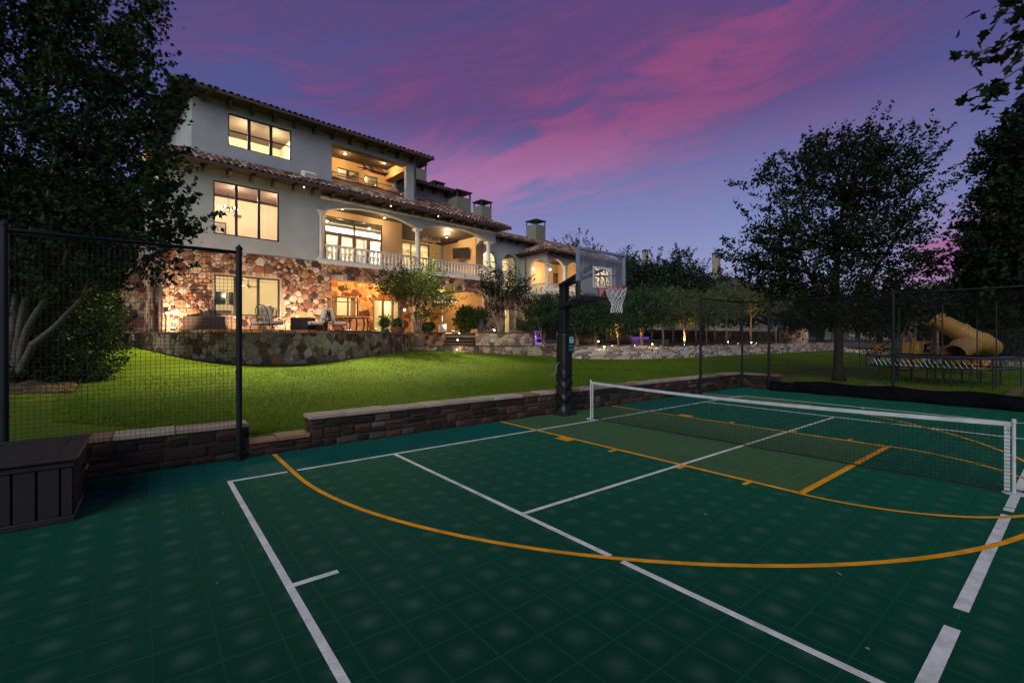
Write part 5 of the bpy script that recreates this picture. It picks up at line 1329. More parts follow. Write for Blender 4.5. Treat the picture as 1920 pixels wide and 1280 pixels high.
# flagstone bank edging the lawn
bank_lo = [P(985, 30.2), P(1060, 27.2), P(1150, 26.6), P(1250, 28.4), P(1350, 32), P(1460, 38), P(1565, 48)]
bank_hi = [P(985, 31.5), P(1050, 30.6), P(1150, 30.9), P(1250, 33.2), P(1350, 37.5), P(1460, 45), P(1565, 56)]
al, Ll, _ = path_fn(bank_lo); ah, Lh, _ = path_fn(bank_hi)
fb = empty('flagstone_bank', Vector((bank_lo[2].x, bank_lo[2].y, .45)), 'sloping bank of pale flat flagstones edging the lawn below the shrubs', 'stone bank'); fbo = Matrix.Translation(-Vector((bank_lo[2].x, bank_lo[2].y, .45)))
def fbn(u_, v_, o):
    a = al(u_)[0]; c = ah(u_/Ll*Lh)[0]; p = a.lerp(c, v_/4); z = lawn_z(a.x, a.y)-.06+(.62)*(v_/4)**.8*1.0
    return (p.x, p.y, z+o)
mb = MB(); vs = []; fs = []
for i in range(61):
    for k in range(5): vs.append(fbn(Ll*i/60, k, -.02))
for i in range(60):
    for k in range(4): fs.append((i*5+k, (i+1)*5+k, (i+1)*5+k+1, i*5+k+1))
mb.add(vs, fs); mb.build('bed', M['mortar_w'], fb, xf=fbo)
lay_stones(rubble(Ll, 4, .95, 81, .09, (), 1.5, .6), fbn, .10, M['flag'], fb, name='flagstone', limit=300, prefer=lambda q: q[0][0][0]-area(q[0])*6, offs=fbo, rough=1.6)
# planted bed beyond the bank
mb = MB(); vs = []; fs = []
hi2 = [P(985, 36), P(1150, 52), P(1350, 75), P(1565, 100)]; ah2, Lh2, _ = path_fn(hi2)
for i in range(31):
    a = ah(Lh*i/30)[0]; c = ah2(Lh2*i/30)[0]; z = fbn(Ll*i/30, 4, 0)[2]-.03
    vs += [(a.x, a.y, z), (c.x, c.y, 1.5 if i > 4 else 1.2)]
for i in range(30): fs.append((2*i, 2*i+2, 2*i+3, 2*i+1))
mb.add(vs, fs); mb.build('planting_bed', M['mulch'], kind='structure')
# mulch bed left, behind the fence
mb = MB(); vs = [P(-60, 10.6), P(18, 10.4), P(128, 10.6), P(146, 11.6), P(140, 13), P(150, 16), P(168, 22), P(150, 31), P(-60, 31)]
n = len(vs); mb.add([(p.x, p.y, lawn_z(p.x, p.y)+.05) for p in vs]+[(p.x, p.y, -.1) for p in vs], [tuple(range(n))]+[(i, (i+1) % n, n+(i+1) % n, n+i) for i in range(n)]); mb.build('mulch_bed', M['mulch'], kind='structure')
rn = random.Random(4); mb = MB()
for k in range(1800):
    p = P(rn.uniform(15, 138), rn.uniform(10.5, 13.4)); z = lawn_z(p.x, p.y)+.055; a = rn.uniform(0, 6.28); d = Vector((math.cos(a), math.sin(a), rn.uniform(-.2, .3))); l = rn.uniform(.02, .05)
    mb.bar(p+Vector((0, 0, z))-d*l, p+Vector((0, 0, z+.01))+d*l, .018, .008, t=rn.random()+.01)
mb.build('wood_chips', tintmat('wood_chip', [(0, (.16, .09, .05)), (.4, (.09, .05, .03)), (.7, (.24, .15, .09))], nscale=20), kind='stuff')
# dark edging and rear planting wall on the right
curved_wall('boundary_wall', [P(1462, 62), P(1485, 56), P(1515, 56)], 1.0, 2.75, 'square brown stone pillar wall beyond the bank near the iron fence', M['stone'], M['mortar_d'], .5, 77, M['cap'], parts=40)
curved_wall('boundary_wall', [P(1000, 36), P(1120, 41), P(1240, 47), P(1380, 56), P(1460, 63)], 1.0, 2.5, 'dark stone garden wall running behind the row of shrubs', M['stone_wall'], M['mortar_w'], .6, 78, M['cap'], parts=120)

# ------------------------------------------------------------------ pool corner seen between the shrub trunks
pool = empty('raised_pool', P(1110, 33.5, 1.2), 'raised stone pool with purple light behind the shrubs', 'pool'); po = Matrix.Translation(-P(1110, 33.5, 1.2))
mb = MB(); a, c = P(1010, 32.5), P(1240, 38.0); mb.bar(a+Vector((0, 0, 1.35)), c+Vector((0, 0, 1.35)), 1.6, .34); mb.build('basin', M['rock'], pool, xf=po)
mb = MB(); mb.bar(a+Vector((0, 0, 1.55)), c+Vector((0, 0, 1.55)), 1.8, .05); mb.build('rim', M['cap'], pool, xf=po)
for (p0, p1, d) in ((1004, 1016, 31.5), (1190, 1216, 35.6)):
    mb = MB(); mb.bar(P(p0, d, 1.72), P(p1, d, 1.72), .2, .16); mb.build('lit_spillway', M['spill'], pool, xf=po); lamp('pool_light', 'POINT', P((p0+p1)/2, d-.5, 1.9), 22, (.42, .2, 1), .1)
for k, (px, d, sc, lab) in enumerate(((1108, 33.4, .9, 'rough brown boulder beside the pool behind the padded pole'), (975, 31.6, .8, 'flat brown boulder behind the lamp on the step wall'), (1000, 31.9, .7, 'pale boulder at the right end of the step wall'), (1165, 35, 1.0, 'large dark boulder at the pool edge under the hoop net'))):
    mb = MB(); c = P(px, d, 2.05 if k in (1, 2) else 1.55); rn = random.Random(k); N_ = 9; vs = []; fs = []
    for i in range(6):
        ph = math.pi*i/5-math.pi/2
        for j in range(N_):
            th = 2*math.pi*j/N_; r = sc*(.9+.35*rn.random()); vs.append((c.x+r*math.cos(ph)*math.cos(th), c.y+r*math.cos(ph)*math.sin(th)*.7, c.z+r*.42*math.sin(ph)+.05))
    for i in range(5):
        for j in range(N_): fs.append((i*N_+j, i*N_+(j+1) % N_, (i+1)*N_+(j+1) % N_, (i+1)*N_+j))
    mb.add(vs, fs); tag(mb.build('boulder', M['rock'], loc=(c.x, c.y, c.z), smooth=True), lab, 'boulder')

# ------------------------------------------------------------------ garden lights
def glow(px, py, d, label, power=6, size=.055, col=(1, .72, .36), aim=None):
    p = PY(px, py, d); o = empty('path_light', p, label, 'garden light'); xf = Matrix.Translation(-p)
    mb = MB(); mb.lathe(p-Vector((0, 0, .16)), [(.012, -.1), (.012, .07), (size*1.25, .09), (size*1.25, .11)], 10); mb.lathe(p+Vector((0, 0, size)), [(size*1.4, 0), (size*.6, .03)], 10); mb.build('housing', M['iron'], o, xf=xf)
    mb = MB(); mb.lathe(p-Vector((0, 0, .045)), [(size*.5, 0), (size, .02), (size, .07), (size*.6, .095)], 10); mb.build('bulb', M['bulb'], o, xf=xf)
    l = lamp('path_lamp', 'POINT', p-ray(px)*.12, power, col, size)
    return o
for (px, py, d, lab) in ((861, 624.5, 28.9, 'tiny light set in the top garden step'), (858, 637, 28.4, 'tiny light set in the middle of the garden steps'), (856.5, 655, 27.9, 'tiny light in the ledge below the garden steps'),
                         (927, 619, 28.2, 'bright little lamp on the wall right of the steps'), (1133, 650, 29.2, 'small lamp below the hoop beside the stone bank'), (1223, 645, 31.5, 'small lamp by the purple lit pool'),
                         (1409, 642, 41, 'bright small lamp right of the corner fence post'), (1365, 641, 43, 'faint small lamp just left of the corner fence post'), (1019, 648, 29.5, 'small lamp beside the padded hoop pole'), (1122, 640, 32, 'small lamp under the shrubs behind the net post')):
    glow(px, py, d, lab, power=6 if py < 643 else 9, size=.030 if d < 29 else .038)
# tree uplights: small bollard floods aimed into the crowns
def uplight(px, d, label, power, col=ORG, h=3.0, z=None, dx=0):
    p = P(px, d); z = z if z is not None else max(lawn_z(p.x, p.y), 1.0); p.z = z; o = empty('uplight', p, label, 'garden light'); xf = Matrix.Translation(-p)
    mb = MB(); mb.lathe(p, [(.05, 0), (.05, .02), (.02, .03), (.02, .10), (.05, .12), (.06, .2)], 10); mb.build('housing', M['iron'], o, xf=xf)
    mb = MB(); mb.lathe(p+Vector((0, 0, .201)), [(.03, 0), (.03, .012)], 10); mb.build('bulb', M['bulb'], o, xf=xf)
    t = p+ray(px)*1.1+RT*dx+Vector((0, 0, h)); lamp('uplight', 'SPOT', p+Vector((0, 0, .26)), power, col, .05, t, 75, .8)
uplight(1148, 30.6, 'uplight at the foot of the shrub behind the net post', 260, h=2.2); uplight(1190, 32.0, 'uplight at the foot of the shrub right of the hoop net', 200, h=2.2)
uplight(1283, 35.5, 'uplight glowing through the shrub left of the tall post', 520, h=2.6); uplight(1384, 42, 'uplight under the shrub behind the corner post', 650, h=3.4); uplight(1418, 43, 'uplight under the shrub right of the corner post', 420, h=3.6)
uplight(1562, 50, 'uplight beyond the trunk of the big oak', 420, h=4, z=1.2); uplight(1645, 27, 'orange uplight behind the left end of the trampoline', 330, (1, .33, .05), h=1.2, z=.5, dx=-.3)
uplight(705, 27.2, 'uplight under the left flowering tree on the terrace', 150, (1, .62, .3), 2.0, 2.08); uplight(925, 29.6, 'uplight under the small tree right of the steps', 110, (1, .62, .3), 2.0, 2.08)
def added_washer(px, d, label, power, h=2.6, col=(1, .68, .42), reach=3.4):  # added floodlights that warm and brighten the stone front, no known fixtures there
    p = P(px, d, 2.08); o = empty('added_wall_washer', p, label, 'garden light'); xf = Matrix.Translation(-p)
    mb = MB(); mb.box(p.x-.10, p.y-.06, p.z, p.x+.10, p.y+.06, p.z+.10, bev=.01); mb.build('housing', M['iron'], o, xf=xf)
    mb = MB(); mb.box(p.x-.08, p.y-.045, p.z+.101, p.x+.08, p.y+.045, p.z+.11); mb.build('bulb', M['bulbw'], o, xf=xf)
    lamp('added_wall_washer', 'SPOT', p+Vector((0, 0, .16)), power, col, .08, p+HN*reach+Vector((0, 0, h)), 130, 1.0)
added_washer(325, 20.6, 'added ground floodlight brightening the stone house corner behind the net fence', 620); added_washer(450, 22.0, 'added ground floodlight brightening the stone wall left of the patio chairs', 430)
added_washer(562, 24.2, 'added ground floodlight brightening the stone pier right of the wide window', 520); added_washer(655, 26.0, 'added ground floodlight on the terrace below the balcony railing', 380); added_washer(850, 30.0, 'added ground floodlight brightening the doors behind the steps', 430)
uplight(215, 25.5, 'uplight on the low wall at the left of the house', 300, (1, .55, .22), 1.0, 1.5)

# ------------------------------------------------------------------ patio furniture
PZ = 2.08
def armchair(name, label, group):
    t = empty(name, (0, 0, 0), label, 'patio chair', group)
    mb = MB(); mb.box(-.30, -.32, .30, .30, .30, .47, bev=.05); mb.build('seat_cushion', M['cushion'], t)
    mb = MB(); mb.obox(Vector((0, .36, .80)), Vector((1, 0, 0)), Vector((0, 1, -.22)).normalized(), Vector((0, .22, 1)).normalized(), .29, .08, .34)
    o = mb.build('back_cushion', M['cushion'], t); bv = o.modifiers.new('b', 'BEVEL'); bv.width = .05; bv.segments = 3
    mb = MB(); up_ = Vector((0, .22, 1)).normalized(); c0_ = Vector((0, .40, .28))
    def bp(x, h): return c0_+Vector((x, .06, 0))+up_*h
    outl = [bp(-.31, 0), bp(-.33, .45), bp(-.30, .70), bp(-.18, .84), bp(0, .88), bp(.18, .84), bp(.30, .70), bp(.33, .45), bp(.31, 0)]
    mb.tube(outl, .017, 6)
    for k in range(5):
        x = -.24+.12*k; mb.tube([bp(x, .05), bp(x+.05*(-1)**k, .3), bp(x-.05*(-1)**k, .55), bp(x*.8, .78)], .009, 5)
    for hh in (.22, .42, .60):
        for k in range(4):
            x = -.20+.13*k; mb.tube([bp(x+.055*math.cos(q*math.pi/4), hh+.055*math.sin(q*math.pi/4)) for q in range(9)], .007, 4)
    mb.build('back_frame', M['iron'], t)
    for sx in (-1, 1):
        mb = MB(); mb.tube([(sx*.34, .40, .55), (sx*.36, .1, .62), (sx*.36, -.25, .62), (sx*.36, -.34, .57), (sx*.35, -.31, .50), (sx*.33, -.26, .28)], .016, 6); mb.build('armrest', M['iron'], t)
        mb = MB(); mb.tube([(sx*.33, -.28, .30), (sx*.34, -.33, .15), (sx*.35, -.30, .0)], .017, 6); mb.build('leg', M['iron'], t)
        mb = MB(); mb.tube([(sx*.33, .36, .30), (sx*.34, .38, .15), (sx*.35, .44, .0)], .017, 6); mb.build('leg', M['iron'], t)
    mb = MB(); mb.tube([(-.33, -.30, .29), (.33, -.30, .29)], .014, 6); mb.tube([(-.33, .34, .29), (.33, .34, .29)], .014, 6); mb.tube([(-.33, -.3, .29), (-.33, .34, .29)], .014, 6); mb.tube([(.33, -.3, .29), (.33, .34, .29)], .014, 6); mb.build('seat_frame', M['iron'], t)
    return t
G = 'wrought iron patio chairs with cream cushions'
ch0 = armchair('patio_chair', 'iron patio chair seen side-on at the left end of the seating group', G); remember(ch0)
FA = math.atan2(FW.y, FW.x)-math.pi/2       # a chair turned by FA faces the court
spots = [(490, 22.4, PZ, FA-1.75, None), (512, 21.9, PZ, FA+math.pi-.35, 'large patio chair showing its ornate iron back, second from the left'), (592, 22.6, PZ, FA-1.15+.2, 'patio chair with cream cushions facing the lawn, third from the left'), (635, 23.2, PZ, FA+2.2, 'patio chair with a scrolled iron back turned left, in front of the small window')]
for i, (px, d, z, r, lab) in enumerate(spots):
    o = ch0 if i == 0 else copy_tree(ch0)
    o.location = P(px, d, z); o.rotation_euler = (0, 0, r)
    if i == 1: o.scale = (1.15, 1.1, 1.05)
    if lab: o['label'] = lab
def boxy(name, label, cat, px0, px1, d, z0, z1, depth, m, rim=None):
    a, c = P(px0, d), P(px1, d); o = empty(name, Vector((a.x, a.y, z0)), label, cat); xf = Matrix.Translation(-Vector((a.x, a.y, z0)))
    u_ = (c-a).normalized(); v_ = Vector((-u_.y, u_.x, 0)); mid = (a+c)/2+v_*depth/2; w = (c-a).length/2
    mb = MB(); mb.obox(Vector((mid.x, mid.y, (z0+z1)/2)), u_, v_, Vector((0, 0, 1)), w, depth/2, (z1-z0)/2); mb.build('body', m, o, xf=xf)
    mb = MB(); h = Vector((0, 0, 1))
    for q in (-1, 1):
        mb.obox(Vector((mid.x, mid.y, z1+.015))+v_*q*(depth/2-.03), u_, v_, h, w+.03, .04, .03); mb.obox(Vector((mid.x, mid.y, z1+.012))+u_*q*(w-.03), u_, v_, h, .04, depth/2-.08, .028)
        for e in (-1, 1): mb.obox(Vector((mid.x, mid.y, (z0+z1)/2))+v_*q*(depth/2)+u_*e*(w), u_, v_, h, .03, .03, (z1-z0)/2)
    mb.build('rim', rim or m, o, xf=xf); return o
boxy('planter_box', 'long dark wicker planter box on the patio behind the net fence', 'planter', 344, 421, 21.8, PZ, 2.72, .55, M['wicker'])
boxy('fire_pit_table', 'square dark fire pit table between the patio chairs', 'table', 546, 577, 23.0, PZ, 2.72, .8, M['wicker'], M['frame'])
boxy('fire_pit_table', 'small low dark side table under the chairs by the window', 'table', 575, 606, 23.6, PZ, 2.5, .5, M['wicker'], M['frame'])
# long table with chunky legs right of the chairs
ta = P(668, 25.2, PZ); tb = empty('patio_table', ta, 'long iron patio table by the small ground floor window', 'table'); xo = Matrix.Translation(-ta)
a, c = P(650, 25.2), P(692, 25.2); u_ = (c-a).normalized()
mb = MB(); mb.bar(a+Vector((0, 0, 2.82)), c+Vector((0, 0, 2.82)), .8, .05); mb.build('tabletop', M['wood'], tb, xf=xo)
for k in (.12, .42, .75, .92):
    q = a+(c-a)*k; mb = MB(); mb.tube([q+Vector((0, 0, 2.80)), q+Vector((.05, 0, 2.5)), q+Vector((-.02, 0, PZ))], .04, 6); mb.build('leg', M['wood'], tb, xf=xo)
# pots and small plants come with the foliage below

# ------------------------------------------------------------------ foliage
def leaf_mesh(name, C_, N_, size, m, parent=None, loc=None, shape='oval', tint=None, seed=0, droop=.3, kind=None):
    """C_: (n,3) leaf positions; each leaf is a folded, pointed blade of its own, size metres long"""
    rg = np.random.default_rng(seed); n = len(C_)
    d = rg.normal(size=(n, 3)); d[:, 2] -= droop; d += N_*.6; d /= np.linalg.norm(d, axis=1)[:, None]
    a = rg.normal(size=(n, 3)); s_ = np.cross(d, a); s_ /= np.linalg.norm(s_, axis=1)[:, None]; nn_ = np.cross(d, s_)
    L = (size*rg.uniform(.65, 1.25, n))[:, None]
    if shape == 'oval':
        w = L*.30
        V = np.stack([C_-d*L*.5, C_+s_*w+nn_*w*.35, C_+d*L*.5, C_-s_*w+nn_*w*.35], 1); F = [(0, 1, 2), (0, 2, 3)]
    elif shape == 'maple':
        w = L*.5; P_ = [(-.5, 0), (-.25, .25), (-.12, .85), (.08, .38), (.30, .42), (.22, .16), (.62, 0), (.22, -.16), (.30, -.42), (.08, -.38), (-.12, -.85), (-.25, -.25)]
        V = np.stack([C_+d*L*p+s_*w*q+nn_*w*abs(q)*.3 for p, q in P_]+[C_], 1); F = [(i, (i+1) % 12, 12) for i in range(12)]
    else:
        w = L*.42; P_ = [(-.5, 0), (-.2, .5), (0, .95), (.15, .35), (.6, 0), (.15, -.35), (0, -.95), (-.2, -.5)]
        V = np.stack([C_+d*L*p+s_*w*q+nn_*w*abs(q)*.3 for p, q in P_], 1); F = [(0, 1, 3), (1, 2, 3), (0, 3, 4), (0, 4, 5), (5, 6, 7), (0, 5, 7)]
    k = V.shape[1]; V = V.reshape(-1, 3)
    if loc is not None: V = V-np.array(loc)
    F = np.array(F); FF = (F[None]+(np.arange(n)*k)[:, None, None]).reshape(-1, 3)
    me = bpy.data.meshes.new(name); me.vertices.add(len(V)); me.vertices.foreach_set('co', V.astype(np.float32).ravel())
    me.loops.add(FF.size); me.loops.foreach_set('vertex_index', FF.ravel().astype(np.int32))
    me.polygons.add(len(FF)); me.polygons.foreach_set('loop_start', np.arange(0, FF.size, 3, dtype=np.int32)); me.polygons.foreach_set('loop_total', np.full(len(FF), 3, dtype=np.int32))
    t = rg.random(n) if tint is None else np.clip(tint+rg.normal(0, .18, n), 0.001, 1)
    at_ = me.attributes.new('tint', 'FLOAT', 'FACE'); at_.data.foreach_set('value', np.repeat(t, len(F)).astype(np.float32))
    me.materials.append(m); me.update(); me.validate()
    o = bpy.data.objects.new(name, me); COL.objects.link(o)
    if parent is not None: o.parent = parent
    if kind: o['kind'] = kind
    return o
def crown_points(blobs, nclump, per, spread, seed, shell=.55, twig=.25, twigl=.5):
    """clumps of leaves scattered in a set of ellipsoids, with twigs poking out of the outline"""
    rg = np.random.default_rng(seed); vol = np.array([b_[3]*b_[4]*b_[5] for b_ in blobs])**(2/3); vol /= vol.sum(); P_ = []; N_ = []; T_ = []; cl = []
    for i in range(nclump):
        b_ = blobs[rg.choice(len(blobs), p=vol)]; d = rg.normal(size=3); d /= np.linalg.norm(d); r = (shell+(1-shell)*rg.random())*(.88+.24*rg.random())
        c = np.array(b_[:3])+d*np.array(b_[3:6])*r; cl.append(c); t = rg.random(); k = max(3, int(per*rg.uniform(.5, 1.5)))
        if rg.random() < twig:
            out_ = d*np.array([1, 1, .6])+np.array([0, 0, .55]); out_ /= np.linalg.norm(out_); l = rg.uniform(.5, 1.3)*twigl
            s_ = rg.random(k)[:, None]; q = c+out_*l*s_+rg.normal(size=(k, 3))*spread*.38*(1.1-.6*s_)
        else: q = c+rg.normal(size=(k, 3))*spread*np.array([1, 1, .7])
        P_.append(q); N_.append(np.repeat(d[None], k, 0)); T_.append(np.full(k, t))
    return np.concatenate(P_), np.concatenate(N_), np.concatenate(T_), cl
def tree(name, label, base_, stems, blobs, nclump, per, leaf, spread, m, bark, seed, group=None, shape='oval', limbs=26, r0=.12, twig=.25, twigl=.5, shell=.55, cat='tree', droop=.3, trunkname='trunk', limb_r=.028):
    base_ = Vector(base_); o = empty(name, base_, label, cat, group); xf = Matrix.Translation(-base_)
    C_, N_, T_, cl = crown_points(blobs, nclump, per, spread, seed, shell, twig, twigl)
    leaf_mesh('crown', C_, N_, leaf, m, o, tuple(base_), shape, T_, seed, droop)
    rn = random.Random(seed); mb = MB(); tops = []
    for st_ in stems:
        pts = [Vector(p) for p in st_]; n = len(pts); K = []
        for i in range(n-1):
            for k in range(4): K.append(pts[i].lerp(pts[i+1], k/4)+Vector((rn.uniform(-1, 1), rn.uniform(-1, 1), 0))*r0*.12)
        K.append(pts[-1]); q0 = r0*(1 if st_ is stems[0] or len(stems) > 3 else .55); rr = [q0*(1-.62*i/(len(K)-1))*(1+(.45 if st_ is stems[0] else 0)*max(0, 1-i/2.0)) for i in range(len(K))]
        mb.tube(K, rr, 10); tops += K[len(K)//2:]
    mb.build(trunkname, bark, o, xf=xf, smooth=True)
    mb = MB(); cl2 = [cl[i] for i in range(0, len(cl), max(1, len(cl)//limbs))]
    for c in cl2:
        c = Vector(c); s_ = min(tops, key=lambda q: (q-c).length+(2 if q.z > c.z else 0)*.5); mid = s_.lerp(c, .5)+Vector((rn.uniform(-.2, .2), rn.uniform(-.2, .2), rn.uniform(.0, .35)))*(c-s_).length*.3
        L = (c-s_).length; q = [s_, s_.lerp(mid, .6), mid, mid.lerp(c, .6), c]; mb.tube(q, [limb_r*(1+L*.25), limb_r*(.85+L*.2), limb_r*.7, limb_r*.45, limb_r*.18], 5)
        if len(cl2) <= 6: mb.build('branch', bark, o, xf=xf, smooth=True); mb = MB()
    if mb.v: mb.build('branch', bark, o, xf=xf, smooth=True)
    return o
V3 = Vector
def bl(px, py, d, rx, rz, ry=None):
    """ellipsoid centred behind pixel row/column at distance d, radii in metres (across, up)"""
    p = PY(px, py, d); return (p.x, p.y, p.z, rx, ry or rx, rz)
# big tree on the left, in front of the house, beyond the fence
b0 = P(8, 11.8, .35)
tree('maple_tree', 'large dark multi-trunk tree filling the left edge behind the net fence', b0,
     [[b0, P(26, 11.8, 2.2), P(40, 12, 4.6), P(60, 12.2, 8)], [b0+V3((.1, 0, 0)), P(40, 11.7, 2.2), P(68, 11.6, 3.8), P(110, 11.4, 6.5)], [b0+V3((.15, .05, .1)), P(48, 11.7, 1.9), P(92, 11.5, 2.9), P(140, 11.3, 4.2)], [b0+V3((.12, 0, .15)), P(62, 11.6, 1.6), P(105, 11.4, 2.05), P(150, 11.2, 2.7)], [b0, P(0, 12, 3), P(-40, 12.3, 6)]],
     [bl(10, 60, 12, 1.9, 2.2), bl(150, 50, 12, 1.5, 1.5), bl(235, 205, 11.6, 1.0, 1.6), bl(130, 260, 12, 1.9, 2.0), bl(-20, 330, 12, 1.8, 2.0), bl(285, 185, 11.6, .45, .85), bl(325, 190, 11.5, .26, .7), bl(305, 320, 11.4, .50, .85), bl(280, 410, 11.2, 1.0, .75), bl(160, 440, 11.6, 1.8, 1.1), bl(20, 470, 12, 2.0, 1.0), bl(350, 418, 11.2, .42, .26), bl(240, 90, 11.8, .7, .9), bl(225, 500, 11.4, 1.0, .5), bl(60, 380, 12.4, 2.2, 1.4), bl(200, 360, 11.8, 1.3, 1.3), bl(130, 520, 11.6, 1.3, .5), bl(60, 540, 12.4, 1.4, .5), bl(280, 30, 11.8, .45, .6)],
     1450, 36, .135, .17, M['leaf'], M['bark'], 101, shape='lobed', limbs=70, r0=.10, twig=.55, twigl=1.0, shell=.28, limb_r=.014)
# hedge shrubs under it
for k, (px, py, d, rx, rz, lab) in enumerate(((30, 640, 13.0, 1.9, 2.3, 'dark evergreen shrub at the far left behind the storage box'), (100, 600, 14.5, 1.5, 2.6, 'dark tall shrub in the hedge behind the white tree trunks'), (148, 570, 18, 1.25, 3.3, 'tall hedge shrub whose right edge catches yellow light'), (105, 715, 12.6, .85, .9, 'low leafy shrub at the corner of the mulch bed'), (180, 545, 21, 1.0, 3.2, 'farthest hedge shrub beside the low wall'), (40, 720, 12.4, 1.1, .9, 'low dark shrub behind the storage box lid'))):
    c = PY(px, py, d); b_ = V3((c.x, c.y, .3)); bs_ = [(c.x, c.y, c.z, rx, rx, rz), (c.x+.3, c.y, c.z-.6*rz+.3, rx*.95, rx*.9, rz*.6), (c.x-.3, c.y+.2, c.z+.5*rz, rx*.6, rx*.6, rz*.6)]
    tree('hedge_shrub', lab, b_, [[b_, b_+V3((0, 0, 1)), V3((c.x, c.y, c.z))]], bs_, 900, 24, .095, .17, M['leafh'], M['barkd'], 120+k, 'hedge shrubs on the left', limbs=14, r0=.05, twig=.3, twigl=.35, shell=.6, cat='shrub')
# flowering trees on the terrace
b1 = P(783, 27.6, 2.0)
tree('crape_myrtle', 'multi-stem flowering tree on the terrace in front of the left arch', b1, [[b1+V3((.12*i, .05*i, 0)), b1+V3((.16*i, 0, .8)), P(785+13*i, 27.6, 3.6)] for i in (-2, -1, 0, 1, 2)],
     [bl(785, 545, 27.6, 1.7, .95), bl(740, 548, 27.4, 1.0, .75), bl(828, 560, 27.6, .9, .7), bl(775, 515, 27.6, .9, .5), bl(808, 590, 27.6, .8, .3), bl(722, 525, 27.4, .6, .45), bl(812, 508, 27.4, .5, .5)], 400, 24, .12, .18, M['leafm'], simple('tan_bark', (.36, .24, .16), .8, var=.3, scale=8, bump=.4), 131, 'small trees on the terrace', limbs=46, r0=.055, twig=.55, twigl=1.1, shell=.35)
b2 = P(938, 29.4, 2.0)
tree('crape_myrtle', 'slender small tree on the wall right of the garden steps', b2, [[b2+V3((.1*i, .05*i, 0)), b2+V3((.14*i, 0, .8)), P(938+9*i, 29.4, 3.6)] for i in (-2, -1, 0, 1, 2)],
     [bl(940, 548, 29.4, 1.3, .9), bl(915, 545, 29.2, .8, .7), bl(965, 552, 29.4, .8, .6), bl(935, 520, 29.4, .7, .5), bl(925, 580, 29.4, .5, .4), bl(975, 535, 29.4, .5, .5)], 230, 24, .115, .18, M['leafd'], bpy.data.materials['tan_bark'], 132, 'small trees on the terrace', limbs=36, r0=.045, twig=.55, twigl=1.0, shell=.35)
# shrubs in a row behind the bank
row = [(1018, 615, 30.0, 1.15, 1.5, 'dark leafy shrub just left of the padded hoop pole'), (1082, 622, 30.5, 1.0, 1.35, 'shrub just right of the padded hoop pole'), (1118, 618, 31, 1.15, 1.3, 'shrub behind the left net post'), (1160, 622, 31.5, 1.1, 1.2, 'dense shrub below the hoop net'),
       (1203, 606, 32.5, 1.25, 1.6, 'shrub behind the purple pool light, right of the hoop'), (1243, 603, 34, 1.2, 1.7, 'tall light green shrub midway between hoop and fence'), (1283, 603, 36, 1.35, 1.75, 'shrub lit orange from below left of the tall post'), (1325, 603, 38, 1.3, 1.6, 'grey green shrub behind the first right fence post'),
       (1362, 590, 41, 1.7, 2.0, 'pale olive shrub left of the corner fence post'), (1408, 585, 43, 1.8, 2.1, 'olive shrub lit yellow behind the corner fence'), (1455, 585, 48, 1.9, 2.2, 'olive shrub farthest right in the row behind the fence'),
       (1050, 620, 34, 1.3, 1.5, 'dark shrub hidden behind the padded hoop pole'), (1138, 605, 36, 1.5, 1.8, 'tall dark shrub just left of the hoop net'), (1182, 605, 38, 1.6, 1.8, 'tall dark shrub just right of the hoop net'), (1262, 595, 42, 1.9, 2.0, 'second-row shrub between the light green shrub and the tall post'), (1305, 598, 44, 1.9, 2.0, 'second-row shrub just left of the first right fence post'), (1222, 600, 40, 1.7, 1.9, 'second-row shrub behind the light green shrub'), (1340, 590, 48, 2.0, 2.0, 'second-row shrub just right of the first right fence post')]
for k, (px, py, d, rx, rz, lab) in enumerate(row):
    z0 = 1.1 if d < 36 else 1.3; b_ = P(px, d, z0); zc = EYE+(HOR-py)*d/FPX; zc += rz*.42; rx *= 1.25
    bs_ = [bl(px, HOR-(zc-EYE)*FPX/d, d, rx*.9, rz*.75), bl(px-14, HOR-(zc+.5-EYE)*FPX/d, d, rx*.5, rz*.7), bl(px+12, HOR-(zc+.2-EYE)*FPX/d, d+.4, rx*.6, rz*.75), bl(px+3, HOR-(zc+.9-EYE)*FPX/d, d, rx*.4, rz*.5)]
    m_ = M['leafo'] if k in (5, 6, 7, 8, 9, 10) else M['leafs']
    rn = random.Random(k)
    tree('garden_shrub', lab, b_, [[b_+V3((rn.uniform(-.1, .1), 0, 0)), b_+V3((.35*i+rn.uniform(-.1, .1), .2*i, .7)), V3((b_.x+.55*i, b_.y+.2*i, zc-.1))] for i in (-1.2, -.4, .5, 1.2)], bs_, 430, 26, .115, .20, m_, bpy.data.materials['tan_bark'], 140+k, 'shrubs in a row behind the flagstone bank', limbs=30, r0=.045, twig=.4, twigl=.8, shell=.4, cat='shrub')
